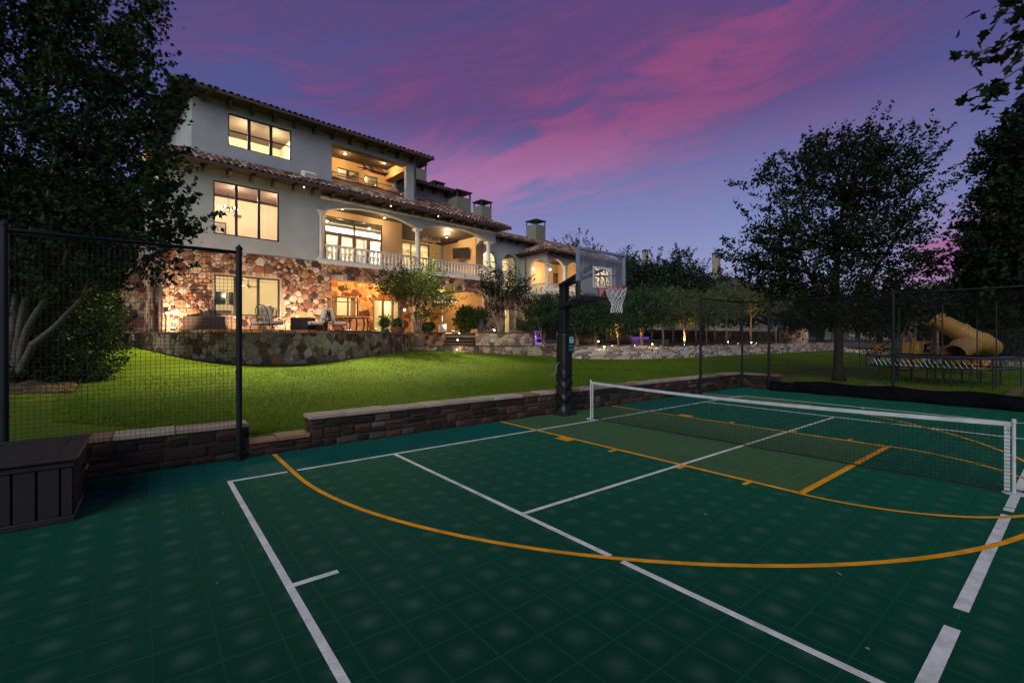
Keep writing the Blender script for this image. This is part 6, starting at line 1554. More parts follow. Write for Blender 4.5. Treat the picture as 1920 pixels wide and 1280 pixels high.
# big oak on the right
b3 = P(1573, 16.6, .18)
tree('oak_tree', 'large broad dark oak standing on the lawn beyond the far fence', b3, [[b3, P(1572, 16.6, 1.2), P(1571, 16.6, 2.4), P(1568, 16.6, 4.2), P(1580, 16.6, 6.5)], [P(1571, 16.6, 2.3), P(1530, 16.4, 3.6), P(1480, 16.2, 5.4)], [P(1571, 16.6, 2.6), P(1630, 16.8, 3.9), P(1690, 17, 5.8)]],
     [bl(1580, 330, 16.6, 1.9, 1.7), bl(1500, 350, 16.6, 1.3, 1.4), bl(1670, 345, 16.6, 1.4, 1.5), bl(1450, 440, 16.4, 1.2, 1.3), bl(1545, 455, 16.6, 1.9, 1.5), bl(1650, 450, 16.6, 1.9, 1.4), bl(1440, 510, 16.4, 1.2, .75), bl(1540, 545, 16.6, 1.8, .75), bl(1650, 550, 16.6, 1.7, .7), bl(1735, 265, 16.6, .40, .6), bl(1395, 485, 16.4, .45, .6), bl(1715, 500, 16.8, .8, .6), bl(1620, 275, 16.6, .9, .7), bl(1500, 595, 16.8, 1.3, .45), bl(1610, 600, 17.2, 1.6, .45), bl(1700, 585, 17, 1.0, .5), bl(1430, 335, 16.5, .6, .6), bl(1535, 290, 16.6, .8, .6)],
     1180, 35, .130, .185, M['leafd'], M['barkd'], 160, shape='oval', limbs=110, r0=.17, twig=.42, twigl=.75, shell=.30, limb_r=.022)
b4 = P(1990, 15, .2)
tree('oak_tree', 'dark tree cut off by the right edge, beside the trampoline', b4, [[b4, P(1985, 15, 2.5), P(1970, 15, 6.5)]],
     [bl(1890, 480, 15, 1.3, 1.3), bl(1940, 330, 15, 1.5, 1.6), bl(1865, 410, 15, .8, 1.3), bl(1960, 470, 15, 1.6, 1.6), bl(1840, 500, 15, .65, .6), bl(1900, 290, 15, .8, 1.0), bl(1935, 230, 15, .6, .6), bl(1900, 540, 15, 1.2, .6)], 1300, 26, .15, .19, M['leafd'], M['barkd'], 161, shape='lobed', limbs=60, r0=.16, twig=.4, twigl=.7, shell=.3, limb_r=.022)
# dark background trees
bgt = [(1092, 492, 84, 5.6, 6.2, 'feathery dark tree rising behind the tall chimney pavilion'), (1150, 530, 84, 4.8, 5.4, 'dark tree behind the clear backboard'), (1208, 528, 60, 3.6, 4.2, 'dark pointed tree right of the backboard'), (1262, 530, 60, 4.0, 4.0, 'round dark tree midway between hoop and oak'), (1318, 545, 64, 4.2, 3.6, 'low dark tree below the far chimney'), (1390, 575, 60, 3.5, 2.6, 'dark tree behind the olive shrubs'), (1178, 520, 74, 2.6, 5.0, 'thin dark conifer behind the hoop'),
       (1540, 575, 70, 5.0, 3.6, 'dark tree beyond the white garden house'), (1650, 578, 52, 4.5, 3.4, 'dark mass of tree behind the big oak'), (1740, 592, 48, 4.8, 3.4, 'dark tree behind the play tower'), (1835, 588, 42, 4.6, 3.6, 'dark tree behind the yellow slide'), (1925, 580, 38, 4.6, 3.8, 'dark tree behind the right edge of the trampoline'), (1470, 560, 66, 3.6, 3.2, 'dark tree left of the white garden house'), (1790, 575, 60, 6, 3.4, 'farthest dark tree under the pink sky')]
for k, (px, py, d, rx, rz, lab) in enumerate(bgt):
    c = PY(px, py, d); b_ = V3((c.x, c.y, 1.2)); rn = random.Random(200+k)
    bs_ = [(c.x+rn.uniform(-.5, .5)*rx, c.y+rn.uniform(-.5, .5)*rx, c.z+rn.uniform(-.35, .35)*rz, rx*rn.uniform(.45, .7), rx*.6, rz*rn.uniform(.5, .75)) for _ in range(7)]+[(c.x, c.y, c.z-.5*rz, rx*.9, rx*.7, rz*.6)]
    tree('background_tree', lab, b_, [[b_, V3((c.x, c.y, c.z-rz*.3)), V3((c.x, c.y, c.z+rz*.4))]], bs_, 560, 26, .30, .42, M['leafb'] if k < 7 else M['leafd'], M['barkd'], 200+k, 'dark trees beyond the garden', limbs=20, r0=.22, twig=.5, twigl=1.4, shell=.35)
# maple branch hanging in from the upper right
bm = V3(tuple(P(2450, 6.2, .2))); mo = empty('maple_tree', bm, 'maple branch with large pointed leaves hanging in at the upper right corner', 'tree'); mx = Matrix.Translation(-bm)
mb = MB(); mb.tube([bm, bm+V3((0, 0, 3)), P(2350, 6.2, 6)], [.2, .15, .1], 10); mb.build('trunk', M['barkd'], mo, xf=mx, smooth=True)
twigs = [[PY(2080, 30, 6.2), PY(1990, 66, 6.1), PY(1930, 74, 6.1), PY(1870, 92, 6.0), PY(1812, 100, 6.0)], [PY(2080, 60, 6.2), PY(1980, 110, 6.1), PY(1910, 130, 6.0), PY(1836, 180, 6.0)], [PY(2080, -10, 6.2), PY(1980, 0, 6.2), PY(1920, 20, 6.1), PY(1862, 30, 6.0)], [PY(2060, 80, 6.3), PY(1980, 140, 6.3), PY(1925, 165, 6.2)], [PY(2080, -40, 6.2), PY(1960, -20, 6.2), PY(1905, 0, 6.2)], [PY(2100, 120, 6.3), PY(1990, 170, 6.2), PY(1935, 200, 6.2)]]
for t in twigs:
    mb = MB(); mb.tube(t, [.018-.015*i/(len(t)-1) for i in range(len(t))], 6); mb.build('branch', M['barkd'], mo, xf=mx, smooth=True)
rn = random.Random(8); lobes = [(-.5, 0), (-.42, .05), (-.36, .38), (-.44, .62), (-.22, .52), (-.10, .62), (.02, .98), (.12, .62), (.22, .66), (.18, .38), (.30, .34), (.42, .44), (.44, .22), (.60, .10), (.78, 0)]
lobes = lobes+[(p, -q) for p, q in reversed(lobes[1:-1])]
lm = MB(); lm.add([(p*1.0, q*.55, abs(q)*.12-.08*p*p) for p, q in lobes]+[(0, 0, 0)], [(i, (i+1) % len(lobes), len(lobes)) for i in range(len(lobes))], 0, .35); ld = None; cnt = 0
for t in twigs:
    at, L, _ = path_fn([V3((q.x, q.y, 0)) for q in t]); n = int(L/.030)
    for i in range(n):
        f = .12+.88*(i+.5)/n; k = min(len(t)-2, int(f*(len(t)-1))); p = t[k].lerp(t[k+1], f*(len(t)-1)-k)
        if (p-P(0, 0)).dot(RT)/max(.1, p.dot(FW))*FPX+960 > 2000: continue
        if cnt >= 300: break
        p = p+V3((rn.gauss(0, .10), rn.gauss(0, .10), rn.gauss(-.03, .09)))
        sz = rn.uniform(.11, .175); e = Matrix.Rotation(rn.uniform(0, 6.28), 4, 'Z') @ Matrix.Rotation(rn.uniform(-1.2, 1.2), 4, 'Y') @ Matrix.Rotation(rn.uniform(-1.2, 1.2), 4, 'X')
        # leaves face roughly down-left with the light
        if ld is None: o = lm.build('leaf', M['leaf'], mo); ld = o.data
        else: o = bpy.data.objects.new('leaf', ld); COL.objects.link(o); o.parent = mo
        o.matrix_local = Matrix.Translation(p-bm) @ e @ Matrix.Scale(sz, 4); cnt += 1
# potted plants on the patio
def pot(px, d, z, r, h, m, label, leafm, blobs, n, per, leaf, spread, seed, droop=.3, name='potted_plant', shape='oval', twig=.2, twigl=.3):
    c = P(px, d, z); o = empty(name, c, label, 'potted plant'); xf = Matrix.Translation(-c)
    mb = MB(); mb.lathe(c, [(r*.62, 0), (r*.85, h*.3), (r, h*.75), (r*.92, h*.92), (r*1.08, h*.94), (r*1.08, h), (r*.9, h), (r*.88, h*.9)], 16); mb.build('pot', m, o, xf=xf, smooth=False)
    bs_ = [(c.x+q[0], c.y+q[1], c.z+q[2], q[3], q[3], q[4]) for q in blobs]
    C_, N_, T_, cl = crown_points(bs_, n, per, spread, seed, .4, twig, twigl); leaf_mesh('foliage', C_, N_, leaf, leafm, o, tuple(c), shape, T_, seed, droop)
pot(722, 24.4, 1.95, .22, .28, M['greypot'], 'round clipped bush in a pot on the terrace by the sliding doors', M['leafm'], [(0, 0, .62, .36, .34)], 110, 22, .06, .08, 301)
pot(745, 26.3, 1.95, .42, .42, M['terra'], 'wide terracotta bowl with a small agave left of the flowering tree', M['leafo'], [(0, 0, .6, .22, .22)], 30, 16, .22, .06, 302, droop=-.8)
pot(901, 30.2, 2.08, .30, .95, M['greypot'], 'tall grey urn with a trailing plant beside the steps', M['leafm'], [(0, 0, 1.2, .5, .3), (-.35, .0, 1.0, .5, .5), (.3, 0, .9, .35, .35)], 120, 22, .12, .14, 303, droop=1.6)
pot(876, 30.0, 2.08, .28, .5, M['greypot'], 'weeping green plant hanging over a hidden pot left of the grey urn', M['leafm'], [(0, 0, 1.35, .65, .35), (-.45, 0, .75, .35, .7), (.35, 0, .8, .35, .6), (0, -.2, .7, .5, .6)], 260, 26, .14, .12, 304, droop=2.4)
pot(800, 28.3, 2.0, .22, .2, M['greypot'], 'spiky blue green agave at the top of the left step wall', M['leafo'], [(0, 0, .38, .5, .22)], 46, 14, .30, .06, 305, droop=-.9)
pot(983, 31.3, 2.0, .2, .2, M['greypot'], 'low grey green tuft behind the boulders by the wing', M['leafo'], [(0, 0, .5, .5, .35)], 80, 20, .12, .10, 306)
# parasol with a pale square base
u0 = P(829, 30.0, 2.08); uo = empty('parasol', u0, 'pale patio parasol with square base between the doors and the weeping plant', 'parasol'); ux = Matrix.Translation(-u0)
mb = MB(); mb.tube([u0+V3((0, 0, .5)), u0+V3((0, 0, 2.35))], .03, 8); mb.build('pole', M['white'], uo, xf=ux)
mb = MB(); mb.box(u0.x-.2, u0.y-.2, u0.z, u0.x+.2, u0.y+.2, u0.z+.55, bev=.02); mb.build('base', M['white'], uo, xf=ux)
mb = MB(); N_ = 8; vs = []
for (r, z) in ((1.15, 2.02), (.6, 2.24), (.02, 2.42)):
    for k in range(N_): th = 2*math.pi*k/N_; vs.append(u0+V3((r*math.cos(th), r*math.sin(th), z)))
fs = [(i*N_+k, i*N_+(k+1) % N_, (i+1)*N_+(k+1) % N_, (i+1)*N_+k) for i in range(2) for k in range(N_)]; mb.add(vs, fs); cn = mb.build('canopy', M['cushion'], uo, xf=ux); q = cn.modifiers.new('t', 'SOLIDIFY'); q.thickness = .01
# television on the end wall of the balcony: tilted on a bracket
tvp = W(23.0, 29.9, 7.95)
tv = empty('television', tvp, 'flat television tilted on a bracket on the balcony end wall', 'television', rz=HA); 
mb = MB(); Rm = Matrix.Rotation(math.radians(32), 4, 'Z') @ Matrix.Rotation(math.radians(-12), 4, 'Y')
mb.box(-.05, -.72, .05, 0.0, .72, .92, bev=.01); sc_ = mb.build('casing', M['black'], tv, xf=Matrix.Translation((-.32, 0, .15)) @ Rm)
mb = MB(); mb.box(-.054, -.68, .09, -.0505, .68, .88); mb.build('screen', M['screen'], tv, xf=Matrix.Translation((-.32, 0, .15)) @ Rm)
mb = MB(); mb.bar((.10, 0, .6), (-.30, 0, .6), .06, .06); mb.build('bracket', M['iron'], tv)
# balcony armchair edge / white lamp column near the tv (plaster console)
# far hose reel stand beside the planter
hh = P(314, 21.2, PZ); ho = empty('garden_tap_post', hh, 'thin grey post with a tap on the patio left of the planter box', 'post'); hx = Matrix.Translation(-hh)
mb = MB(); mb.tube([hh, hh+V3((0, 0, .85))], .022, 6); mb.build('post', M['alu'], ho, xf=hx); mb = MB(); mb.box(hh.x-.08, hh.y-.05, hh.z+.72, hh.x+.08, hh.y+.05, hh.z+.88, bev=.01); mb.build('tap_box', M['alu'], ho, xf=hx)
# ------------------------------------------------------------------ trampoline
TD, TC = 15.6, P(1741, 15.9, .2)
tr = empty('trampoline', TC, 'large black rectangular trampoline with many legs behind the far fence', 'trampoline'); to = Matrix.Translation(-TC)
ta, tb_ = P(1617, 16.6), P(1866, 13.6); tu = (tb_-ta).normalized(); tv_ = V3((-tu.y, tu.x, 0)); TW = (tb_-ta).length; TDp = 2.6; TZ = 1.12
def TQ(a, c, z): q = ta+tu*(a*TW)+tv_*(c*TDp); return V3((q.x, q.y, z))
def rrect(z, e=0.0, n=10):
    o = []; r = .5
    for (cx, cy_, t0) in ((TW-r, TDp-r, 0), (r, TDp-r, 90), (r, r, 180), (TW-r, r, 270)):
        for k in range(n+1):
            th = math.radians(t0+90*k/n); q = ta+tu*(cx+(r+e)*math.cos(th))+tv_*(cy_+(r+e)*math.sin(th)); o.append(V3((q.x, q.y, z)))
    return o
ring = rrect(TZ); mb = MB(); mb.tube(ring+[ring[0]], .035, 8, cap=False); rl = rrect(TZ-.34); mb.tube(rl+[rl[0]], .028, 6, cap=False); mb.build('frame', M['iron'], tr, xf=to)
i0, i1 = rrect(TZ+.03, .05), rrect(TZ+.05, -.30); n = len(i0); mb = MB(); mb.add(i0+i1+[q-V3((0, 0, .06)) for q in i0], [(i, (i+1) % n, n+(i+1) % n, n+i) for i in range(n)]+[(i, 2*n+i, 2*n+(i+1) % n, (i+1) % n) for i in range(n)]); mb.build('edge_pad', M['black'], tr, xf=to)
i2 = rrect(TZ+.0, -.32); mb = MB(); mb.add(i2, [tuple(range(n))]); mb.build('mat', M['cloth'], tr, xf=to)
mb = MB()
def along(rg_, f):
    cum = [0]
    for k in range(len(rg_)): cum.append(cum[-1]+(rg_[(k+1) % len(rg_)]-rg_[k]).length)
    f = (f % 1)*cum[-1]; k = min(len(rg_)-1, int(np.searchsorted(cum, f, 'right'))-1); return rg_[k].lerp(rg_[(k+1) % len(rg_)], (f-cum[k])/max(1e-6, cum[k+1]-cum[k]))
for i in range(80): mb.tube([along(ring, i/80), along(rl, i/80+.018)], .008, 4)
mb.build('spring', M['alu'], tr, kind='stuff', xf=to)
for a in (0.02, .14, .28, .42, .56, .70, .84, .98):
    for c in (0.03, .97):
        p = TQ(a, c, .18); mb = MB(); mb.tube([p, TQ(a, c, TZ-.34), TQ(a, c, TZ)], .024, 6); mb.build('leg', M['iron'], tr, xf=to)
for a in (0.0, .33, .66, 1.0):
    for c in (0.0, 1.0):
        p = TQ(a+(.015 if a == 1 else -.015 if a == 0 else 0), c+(.04 if c else -.04), .3); mb = MB(); mb.tube([p, p+V3((0, 0, 2.5))], .018, 6); mb.build('net_pole', M['iron'], tr, xf=to)
# timber edging of the play lawn
ed = empty('timber_edging', P(1750, 12.6, .2), 'pale timber edging strip on the grass in front of the trampoline', 'edging'); eo = Matrix.Translation(-P(1750, 12.6, .2))
for (a, c) in ((P(1628, 14.6, .25), P(1885, 11.3, .25)), (P(1885, 11.3, .25), P(1912, 13.2, .25))):
    mb = MB(); mb.bar(a, c, .10, .14); mb.build('board', M['timber'], ed, xf=eo)
# ------------------------------------------------------------------ play tower with slides
pc = P(1735, 24, .25); pl = empty('play_set', pc, 'wooden play tower with yellow spiral tube slide behind the trampoline', 'play set'); px_ = Matrix.Translation(-pc)
def post4(px, d, z0, z1, w=.11):
    mb = MB(); p = P(px, d); mb.box(p.x-w/2, p.y-w/2, z0, p.x+w/2, p.y+w/2, z1, bev=.01); mb.build('post', M['timber'], pl, xf=px_)
for (px, d) in ((1708, 23), (1748, 23), (1716, 25), (1758, 25)): post4(px, d, .2, 2.6 if d < 24 else 3.4)
mb = MB(); mb.bar(P(1700, 23, 2.45), P(1755, 23, 2.45), .1, .14); mb.bar(P(1706, 23, 1.55), P(1750, 23, 1.55), .05, .12); mb.bar(P(1700, 23, 2.6), P(1722, 24, 3.3), .06, .16); mb.build('beam', M['timber'], pl, xf=px_)
mb = MB(); a, c, e, f = P(1706, 23, 1.5), P(1752, 23, 1.5), P(1760, 25, 1.5), P(1712, 25, 1.5); mb.add([a, c, e, f]+[q-V3((0, 0, .06)) for q in (a, c, e, f)], [(0, 1, 2, 3), (7, 6, 5, 4), (0, 4, 5, 1), (1, 5, 6, 2), (2, 6, 7, 3), (3, 7, 4, 0)]); mb.build('deck', M['timber'], pl, xf=px_)
for k in range(5):
    mb = MB(); mb.bar(P(1683+4*k, 23.2-.02*k, 1.0+.3*k), P(1693+4*k, 22.6, 1.0+.3*k), .03, .03); mb.build('rung', M['timber'], pl, xf=px_)
mb = MB(); mb.bar(P(1672, 23, .3), P(1703, 23.3, 2.6), .06, .06); mb.bar(P(1682, 22.6, .3), P(1712, 22.9, 2.6), .06, .06); mb.build('ladder_rail', M['timber'], pl, xf=px_)
# gabled dark canopy
mb = MB(); a, c, e, f = P(1708, 22.6, 3.2), P(1762, 22.6, 3.2), P(1768, 25.4, 3.2), P(1715, 25.4, 3.2); r0_, r1_ = (a+f)/2+V3((0, 0, .9)), (c+e)/2+V3((0, 0, .9))
mb.add([a, c, e, f, r0_, r1_], [(0, 1, 5, 4), (2, 3, 4, 5), (0, 4, 3), (1, 2, 5)]); q = mb.build('canopy', M['cloth'], pl, xf=px_); s_ = q.modifiers.new('t', 'SOLIDIFY'); s_.thickness = .03
for (p0, p1, lab) in ((1697, 1716, 0), (1716, 1730, 1)):
    mb = MB(); K = 12; vs = []
    for i in range(K+1):
        f = i/K; z = 1.55-1.25*f+.10*math.sin(f*9); d = 22.9-2.0*f; x = p0+(p1-p0)*.5-8*f
        for (o_, hz_) in ((-.30, .22), (-.24, 0), (.24, 0), (.30, .22)): p = P(x, d, z+hz_)+RT*o_; vs.append(p)
    fs = [(i*4+k, i*4+k+1, (i+1)*4+k+1, (i+1)*4+k) for i in range(K) for k in range(3)]; mb.add(vs, fs); o = mb.build('wavy_slide', M['yellow'], pl, xf=px_, smooth=True); s_ = o.modifiers.new('t', 'SOLIDIFY'); s_.thickness = .03
# spiral tube
R_ = .37
tubep = [PY(1757, 604, 23.4), PY(1772, 611, 23.2), PY(1800, 622, 23.0), PY(1828, 634, 22.9), PY(1852, 646, 23.2), PY(1862, 655, 24.0), PY(1850, 655, 24.7), PY(1828, 652, 24.6), PY(1806, 655, 23.6), PY(1790, 663, 22.6), PY(1783, 672, 21.9), PY(1781, 679, 21.5)]
tubep = [PY(1757, 601, 22.6), PY(1785, 615, 22.0), PY(1812, 628, 21.6), PY(1838, 640, 21.4), PY(1855, 648, 21.9), PY(1853, 652, 22.6), PY(1835, 648, 22.2), PY(1815, 648, 21.2), PY(1797, 656, 20.5), PY(1788, 664, 20.2)]
at3 = []
for i in range(len(tubep)-1):
    p0 = tubep[max(i-1, 0)]; p1 = tubep[i]; p2 = tubep[i+1]; p3 = tubep[min(i+2, len(tubep)-1)]
    for k in range(6):
        t = k/6; at3.append(.5*((2*p1)+(p2-p0)*t+(2*p0-5*p1+4*p2-p3)*t*t+(3*p1-p0-3*p2+p3)*t**3))
at3.append(tubep[-1]); rr = [R_*(1.0+(.13 if i % 9 in (0, 1) else 0)) for i in range(len(at3))]
mb = MB(); mb.tube(at3, rr, 20, cap=False); o = mb.build('tube_slide', M['yellow'], pl, xf=px_, smooth=True); s_ = o.modifiers.new('t', 'SOLIDIFY'); s_.thickness = .03
e = at3[-1]; mb = MB(); K = 10; vs = []
for i in range(K+1):
    a = math.pi*i/K; 
    for f in (0, 1): vs.append(e+RT*(-.46*math.cos(a)*(1 if f == 0 else 1.1))+V3((0, 0, -.44*math.sin(a)-.12*f))-FW*(1.1*f))
mb.add(vs, [(2*i, 2*i+1, 2*i+3, 2*i+2) for i in range(K)]); o = mb.build('slide_exit', M['orange_p'], pl, xf=px_, smooth=True); s_ = o.modifiers.new('t', 'SOLIDIFY'); s_.thickness = .03
# ------------------------------------------------------------------ neighbours and far things
def nhouse(name, px0, px1, d, z0, z1, roofh, wallm, roofm, label, chim=None, depth=9, wins=(), over=.8):
    a, c = P(px0, d), P(px1, d); o = empty(name, V3((a.x, a.y, z0)), label, 'house'); xf = Matrix.Translation(-V3((a.x, a.y, z0)))
    u_ = (c-a).normalized(); v_ = V3((-u_.y, u_.x, 0)); w = (c-a).length
    def q(x, y, z): p = a+u_*x+v_*y; return V3((p.x, p.y, z))
    mb = MB(); mb.add([q(0, 0, z0), q(w, 0, z0), q(w, depth, z0), q(0, depth, z0), q(0, 0, z1), q(w, 0, z1), q(w, depth, z1), q(0, depth, z1)], [(3, 2, 1, 0), (4, 5, 6, 7), (0, 1, 5, 4), (1, 2, 6, 5), (2, 3, 7, 6), (3, 0, 4, 7)]); mb.build('wall', wallm, o, xf=xf)
    mb = MB(); e = over; r = min(w, depth)/2; E_ = [q(-e, -e, z1), q(w+e, -e, z1), q(w+e, depth+e, z1), q(-e, depth+e, z1)]
    mb.add(E_+[q(r, depth/2, z1+roofh), q(w-r, depth/2, z1+roofh)], [(3, 2, 1, 0), (0, 1, 5, 4), (1, 2, 5), (2, 3, 4, 5), (3, 0, 4)]); rf = mb.build('roof', roofm, o, xf=xf)
    if chim:
        p = P(chim[0], d+3); s_ = chim[3]; zt_, zb_ = EYE+(HOR-chim[1])*(d+3)/FPX, z1; ch = MB(); ch.box(p.x-s_, p.y-s_, zb_, p.x+s_, p.y+s_, zt_-.9)
        co = ch.build('chimney', wallm, o, xf=xf); ch = MB()
        for (i, j) in ((-1, -1), (1, -1), (1, 1), (-1, 1)): ch.box(p.x+i*s_*.8-.1, p.y+j*s_*.8-.1, zt_-.9, p.x+i*s_*.8+.1, p.y+j*s_*.8+.1, zt_-.3)
        e2 = s_*1.35; ch.add([V3((p.x-e2, p.y-e2, zt_-.3)), V3((p.x+e2, p.y-e2, zt_-.3)), V3((p.x+e2, p.y+e2, zt_-.3)), V3((p.x-e2, p.y+e2, zt_-.3)), V3((p.x, p.y, zt_))], [(3, 2, 1, 0), (0, 1, 4), (1, 2, 4), (2, 3, 4), (3, 0, 4)]); ch.build('chimney_cap', roofm, co, xf=xf)
    for (x0, x1, zz0, zz1, m_) in wins:
        mb = MB(); aa, cc = P(x0, d), P(x1, d); f = lambda p: (p-a).dot(u_)
        xx0, xx1 = f(aa), f(cc)
        mb.add([q(xx0, -.04, zz0), q(xx1, -.04, zz0), q(xx1, .02, zz0), q(xx0, .02, zz0), q(xx0, -.04, zz1), q(xx1, -.04, zz1), q(xx1, .02, zz1), q(xx0, .02, zz1)], [(3, 2, 1, 0), (4, 5, 6, 7), (0, 1, 5, 4), (1, 2, 6, 5), (2, 3, 7, 6), (3, 0, 4, 7)]); mb.build('window', m_, o, xf=xf)
    return o
nhouse('far_house', 1330, 1420, 84, 1, 11.2, 3.0, simple('neighbour_stucco', (.34, .27, .21), .9), M['gutter'], 'neighbour house with a tall chimney behind the trees left of the oak', (1343, 472, 500, .55), 12, [(1349, 1356, 8, 10, M['whitewall']), (1360, 1372, 8, 10, M['whitewall'])])
nhouse('far_house', 1185, 1240, 95, 1, 12.5, 3.4, bpy.data.materials['neighbour_stucco'], M['gutter'], 'dim tiled house roof between the dark trees behind the backboard', (1210, 467, 500, .45), 12)
nhouse('garden_house', 1468, 1560, 74, 1.4, 4.9, 1.2, M['whitewall'], simple('pink_tiles', (.40, .15, .13), .8, var=.4, scale=3), 'low white garden house with a red tiled roof beyond the iron fence', None, 6, [(1478, 1490, 1.6, 4.2, M['frame']), (1498, 1506, 1.6, 4.2, M['frame']), (1536, 1546, 1.6, 3.8, M['frame'])])
nhouse('garden_house', 1592, 1665, 70, 1.4, 5.0, .4, M['whitewall'], M['gutter'], 'white garden wall building seen to the right of the oak trunk', None, 4, [(1603, 1612, 1.6, 4.2, M['frame'])])
# arched evergreen by the gate
b_ = P(1531, 68, 1.3); c = b_+V3((0, 0, 1.9)); tree('clipped_shrub', 'dark clipped round-topped shrub against the white garden house', b_, [[b_, c]], [(c.x, c.y, c.z, 1.0, 1.0, 1.7)], 200, 18, .16, .16, M['leafh'], M['barkd'], 401, limbs=4, r0=.05, twig=0, cat='shrub')
def ironfence(pts, z0, h, label, spc=.16):
    o = empty('iron_fence', V3((pts[0].x, pts[0].y, z0)), label, 'fence'); xf = Matrix.Translation(-V3((pts[0].x, pts[0].y, z0)))
    mb = MB()
    for a, c in zip(pts[:-1], pts[1:]): mb.bar(a+V3((0, 0, z0+h-.15)), c+V3((0, 0, z0+h-.15)), .04, .04); mb.bar(a+V3((0, 0, z0+.15)), c+V3((0, 0, z0+.15)), .04, .04)
    mb.build('rail', M['iron'], o, xf=xf); mb = MB()
    for a, c in zip(pts[:-1], pts[1:]):
        L = (c-a).length; n = int(L/spc)
        for i in range(n): p = a+(c-a)*(i/n); mb.box(p.x-.012, p.y-.012, z0, p.x+.012, p.y+.012, z0+h)
    mb.build('picket', M['iron'], o, xf=xf, kind='stuff')
ironfence([P(1500, 62), P(1565, 60), P(1640, 50), P(1760, 42)], 1.2, 2.3, 'black iron picket fence in front of the white garden house')
ironfence([P(1790, 36), P(1860, 32), P(1960, 28)], .6, 1.7, 'black iron picket fence behind the yellow slide')
# rock edging and bare path in front of the iron fence, right
al2, L2, _ = path_fn([P(1565, 49), P(1640, 38), P(1760, 31), P(1960, 24)])
rk = empty('rock_edging', P(1660, 37, .5), 'loose pale rocks edging the lawn behind the play set', 'rock edging'); ro = Matrix.Translation(-P(1660, 37, .5)); rn = random.Random(31)
for k in range(70):
    p, nr = al2(L2*(k+.5)/70); p = p+nr*rn.uniform(-.8, .8); s_ = rn.uniform(.2, .5); z = lawn_z(p.x, p.y); mb = MB()
    mb.obox(V3((p.x, p.y, z+.06)), V3((math.cos(k), math.sin(k), .1)).normalized(), V3((-math.sin(k), math.cos(k), 0)), V3((0, 0, 1)), s_, s_*.7, .12, 0, rn.random()+.01); o = mb.build('rock', M['flag'], rk, xf=ro)
# hills on the horizon
mb = MB(); vs = []; fs = []; n = 120
for i in range(n+1):
    px = -900+4200*i/n; f = ray(px).normalized()*900; h = 40+22*noise.noise(V3((i*.11, 0, 0)))+55*smoothstep(1500, 1950, px)+8*noise.noise(V3((i*.5, 3, 0)))
    vs += [(f.x, f.y, -2), (f.x, f.y, h), (f.x*1.5, f.y*1.5, h*.8)]
for i in range(n): fs += [(3*i, 3*i+3, 3*i+4, 3*i+1), (3*i+1, 3*i+4, 3*i+5, 3*i+2)]
mb.add(vs, fs); mb.build('hills', M['hill'], kind='structure', smooth=True)
# pampas clump lit orange behind the trampoline
c = P(1643, 28, .35); tree('low_shrub', 'small bare-stemmed shrub glowing orange behind the left end of the trampoline', c, [[c, c+V3((0, 0, .5))]], [(c.x, c.y, c.z+.7, .7, .5, .6), (c.x, c.y, c.z+1.2, .25, .25, .8)], 34, 12, .14, .14, M['leafd'], M['barkd'], 402, limbs=16, r0=.05, twig=.5, twigl=.6, cat='shrub')
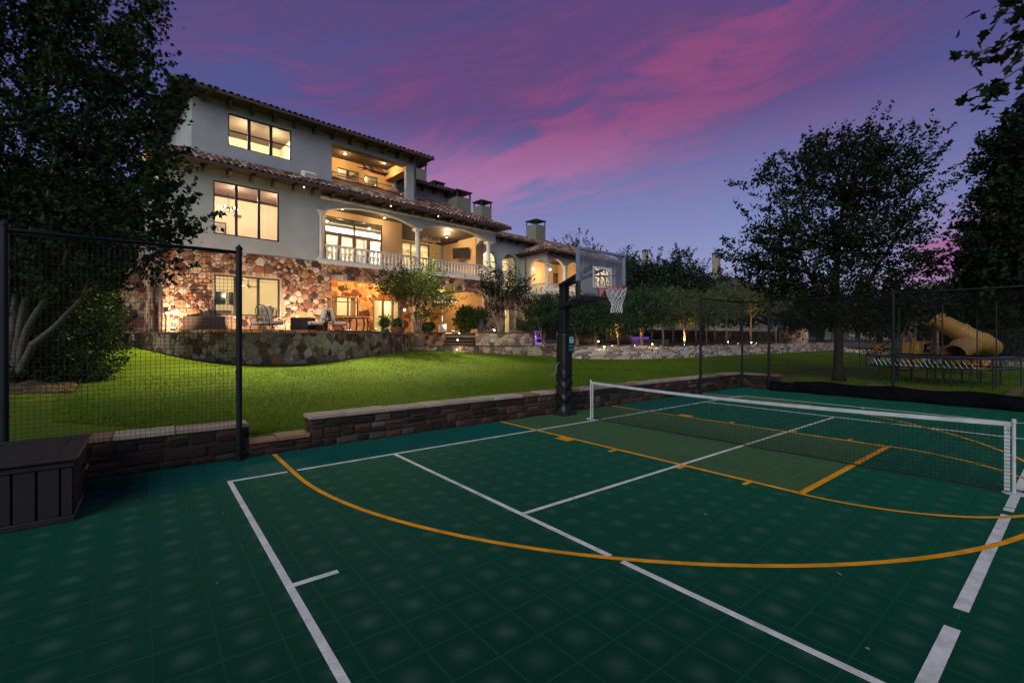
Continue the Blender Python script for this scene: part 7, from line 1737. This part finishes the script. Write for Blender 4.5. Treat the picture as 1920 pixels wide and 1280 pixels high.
# fallen leaves on the court and the grass
rn = random.Random(14); mb = MB()
for k in range(130):
    if k < 14: x, y = rn.uniform(-1, 14), rn.uniform(.6, 7.5); z = .006
    else: p = P(rn.uniform(150, 440), rn.uniform(11, 18)) if k < 75 else P(rn.uniform(1460, 1900), rn.uniform(17, 26)); x, y = p.x, p.y; z = lawn_z(x, y)+.035
    a = rn.uniform(0, 6.28); s_ = rn.uniform(.012, .03)*(1 if k < 14 else 2.0); c_, d_ = math.cos(a)*s_, math.sin(a)*s_
    mb.add([(x-c_, y-d_, z), (x+d_*.5, y-c_*.5, z+.006), (x+c_, y+d_, z+.002), (x-d_*.5, y+c_*.5, z+.008)], [(0, 1, 2, 3)], 0, rn.random()+.01)
mb.build('fallen_leaves', tintmat('dry_leaf', [(0, (.30, .18, .06)), (.5, (.40, .30, .14)), (.8, (.16, .18, .05))], bump=0), kind='stuff')
# grass blades: short tufts standing on the lawn
def grass():
    rg = np.random.default_rng(5); N_ = 330000
    d = 7.2+ (rg.random(N_)**1.7)*27; px = rg.uniform(100, 1960, N_)
    r = (px-960)/FPX; x = FW.x*d+RT.x*r*d; y = FW.y*d+RT.y*r*d
    ok = ((y > 8.14) | ((x > 16.75) & (y < 6.3))); x, y, d = x[ok], y[ok], d[ok]
    s = HW.x*x+HW.y*y; D = HN.x*x+HN.y*y
    z = np.interp(D, [0, 12, 14, 18, 20, 22, 25, 28, 34, 60], [.46, .46, .47, .56, .69, .84, 1.02, 1.32, 1.5, 1.7])
    def sm(a, b_, v): t = np.clip((v-a)/(b_-a), 0, 1); return t*t*(3-2*t)
    z = z+.30*sm(6, 1, s)*sm(18, 24, D)*0+sm(34, 60, s)*.35*sm(18, 30, D); nr = sm(7.9, 10.5, y); z = .24*(1-nr)+z*nr
    rt = sm(15.5, 19, x)*sm(13, 7, y); z = z*(1-rt)+.20*rt
    n = len(x); C_ = np.stack([x, y, z-.004], 1); a = rg.uniform(0, 6.28, n); w = .0035*(.6+d/11)
    h = rg.uniform(.022, .050, n); lean = rg.normal(size=(n, 2))*.018
    V = np.stack([C_-np.stack([np.cos(a)*w, np.sin(a)*w, 0*a], 1), C_+np.stack([np.cos(a)*w, np.sin(a)*w, 0*a], 1), C_+np.stack([lean[:, 0], lean[:, 1], h], 1)], 1).reshape(-1, 3)
    me = bpy.data.meshes.new('grass'); me.vertices.add(len(V)); me.vertices.foreach_set('co', V.astype(np.float32).ravel())
    me.loops.add(3*n); me.loops.foreach_set('vertex_index', np.arange(3*n, dtype=np.int32)); me.polygons.add(n)
    me.polygons.foreach_set('loop_start', np.arange(0, 3*n, 3, dtype=np.int32)); me.polygons.foreach_set('loop_total', np.full(n, 3, dtype=np.int32))
    me.materials.append(M['blade']); me.update(); me.validate(); o = bpy.data.objects.new('grass', me); COL.objects.link(o); o['kind'] = 'stuff'
grass()
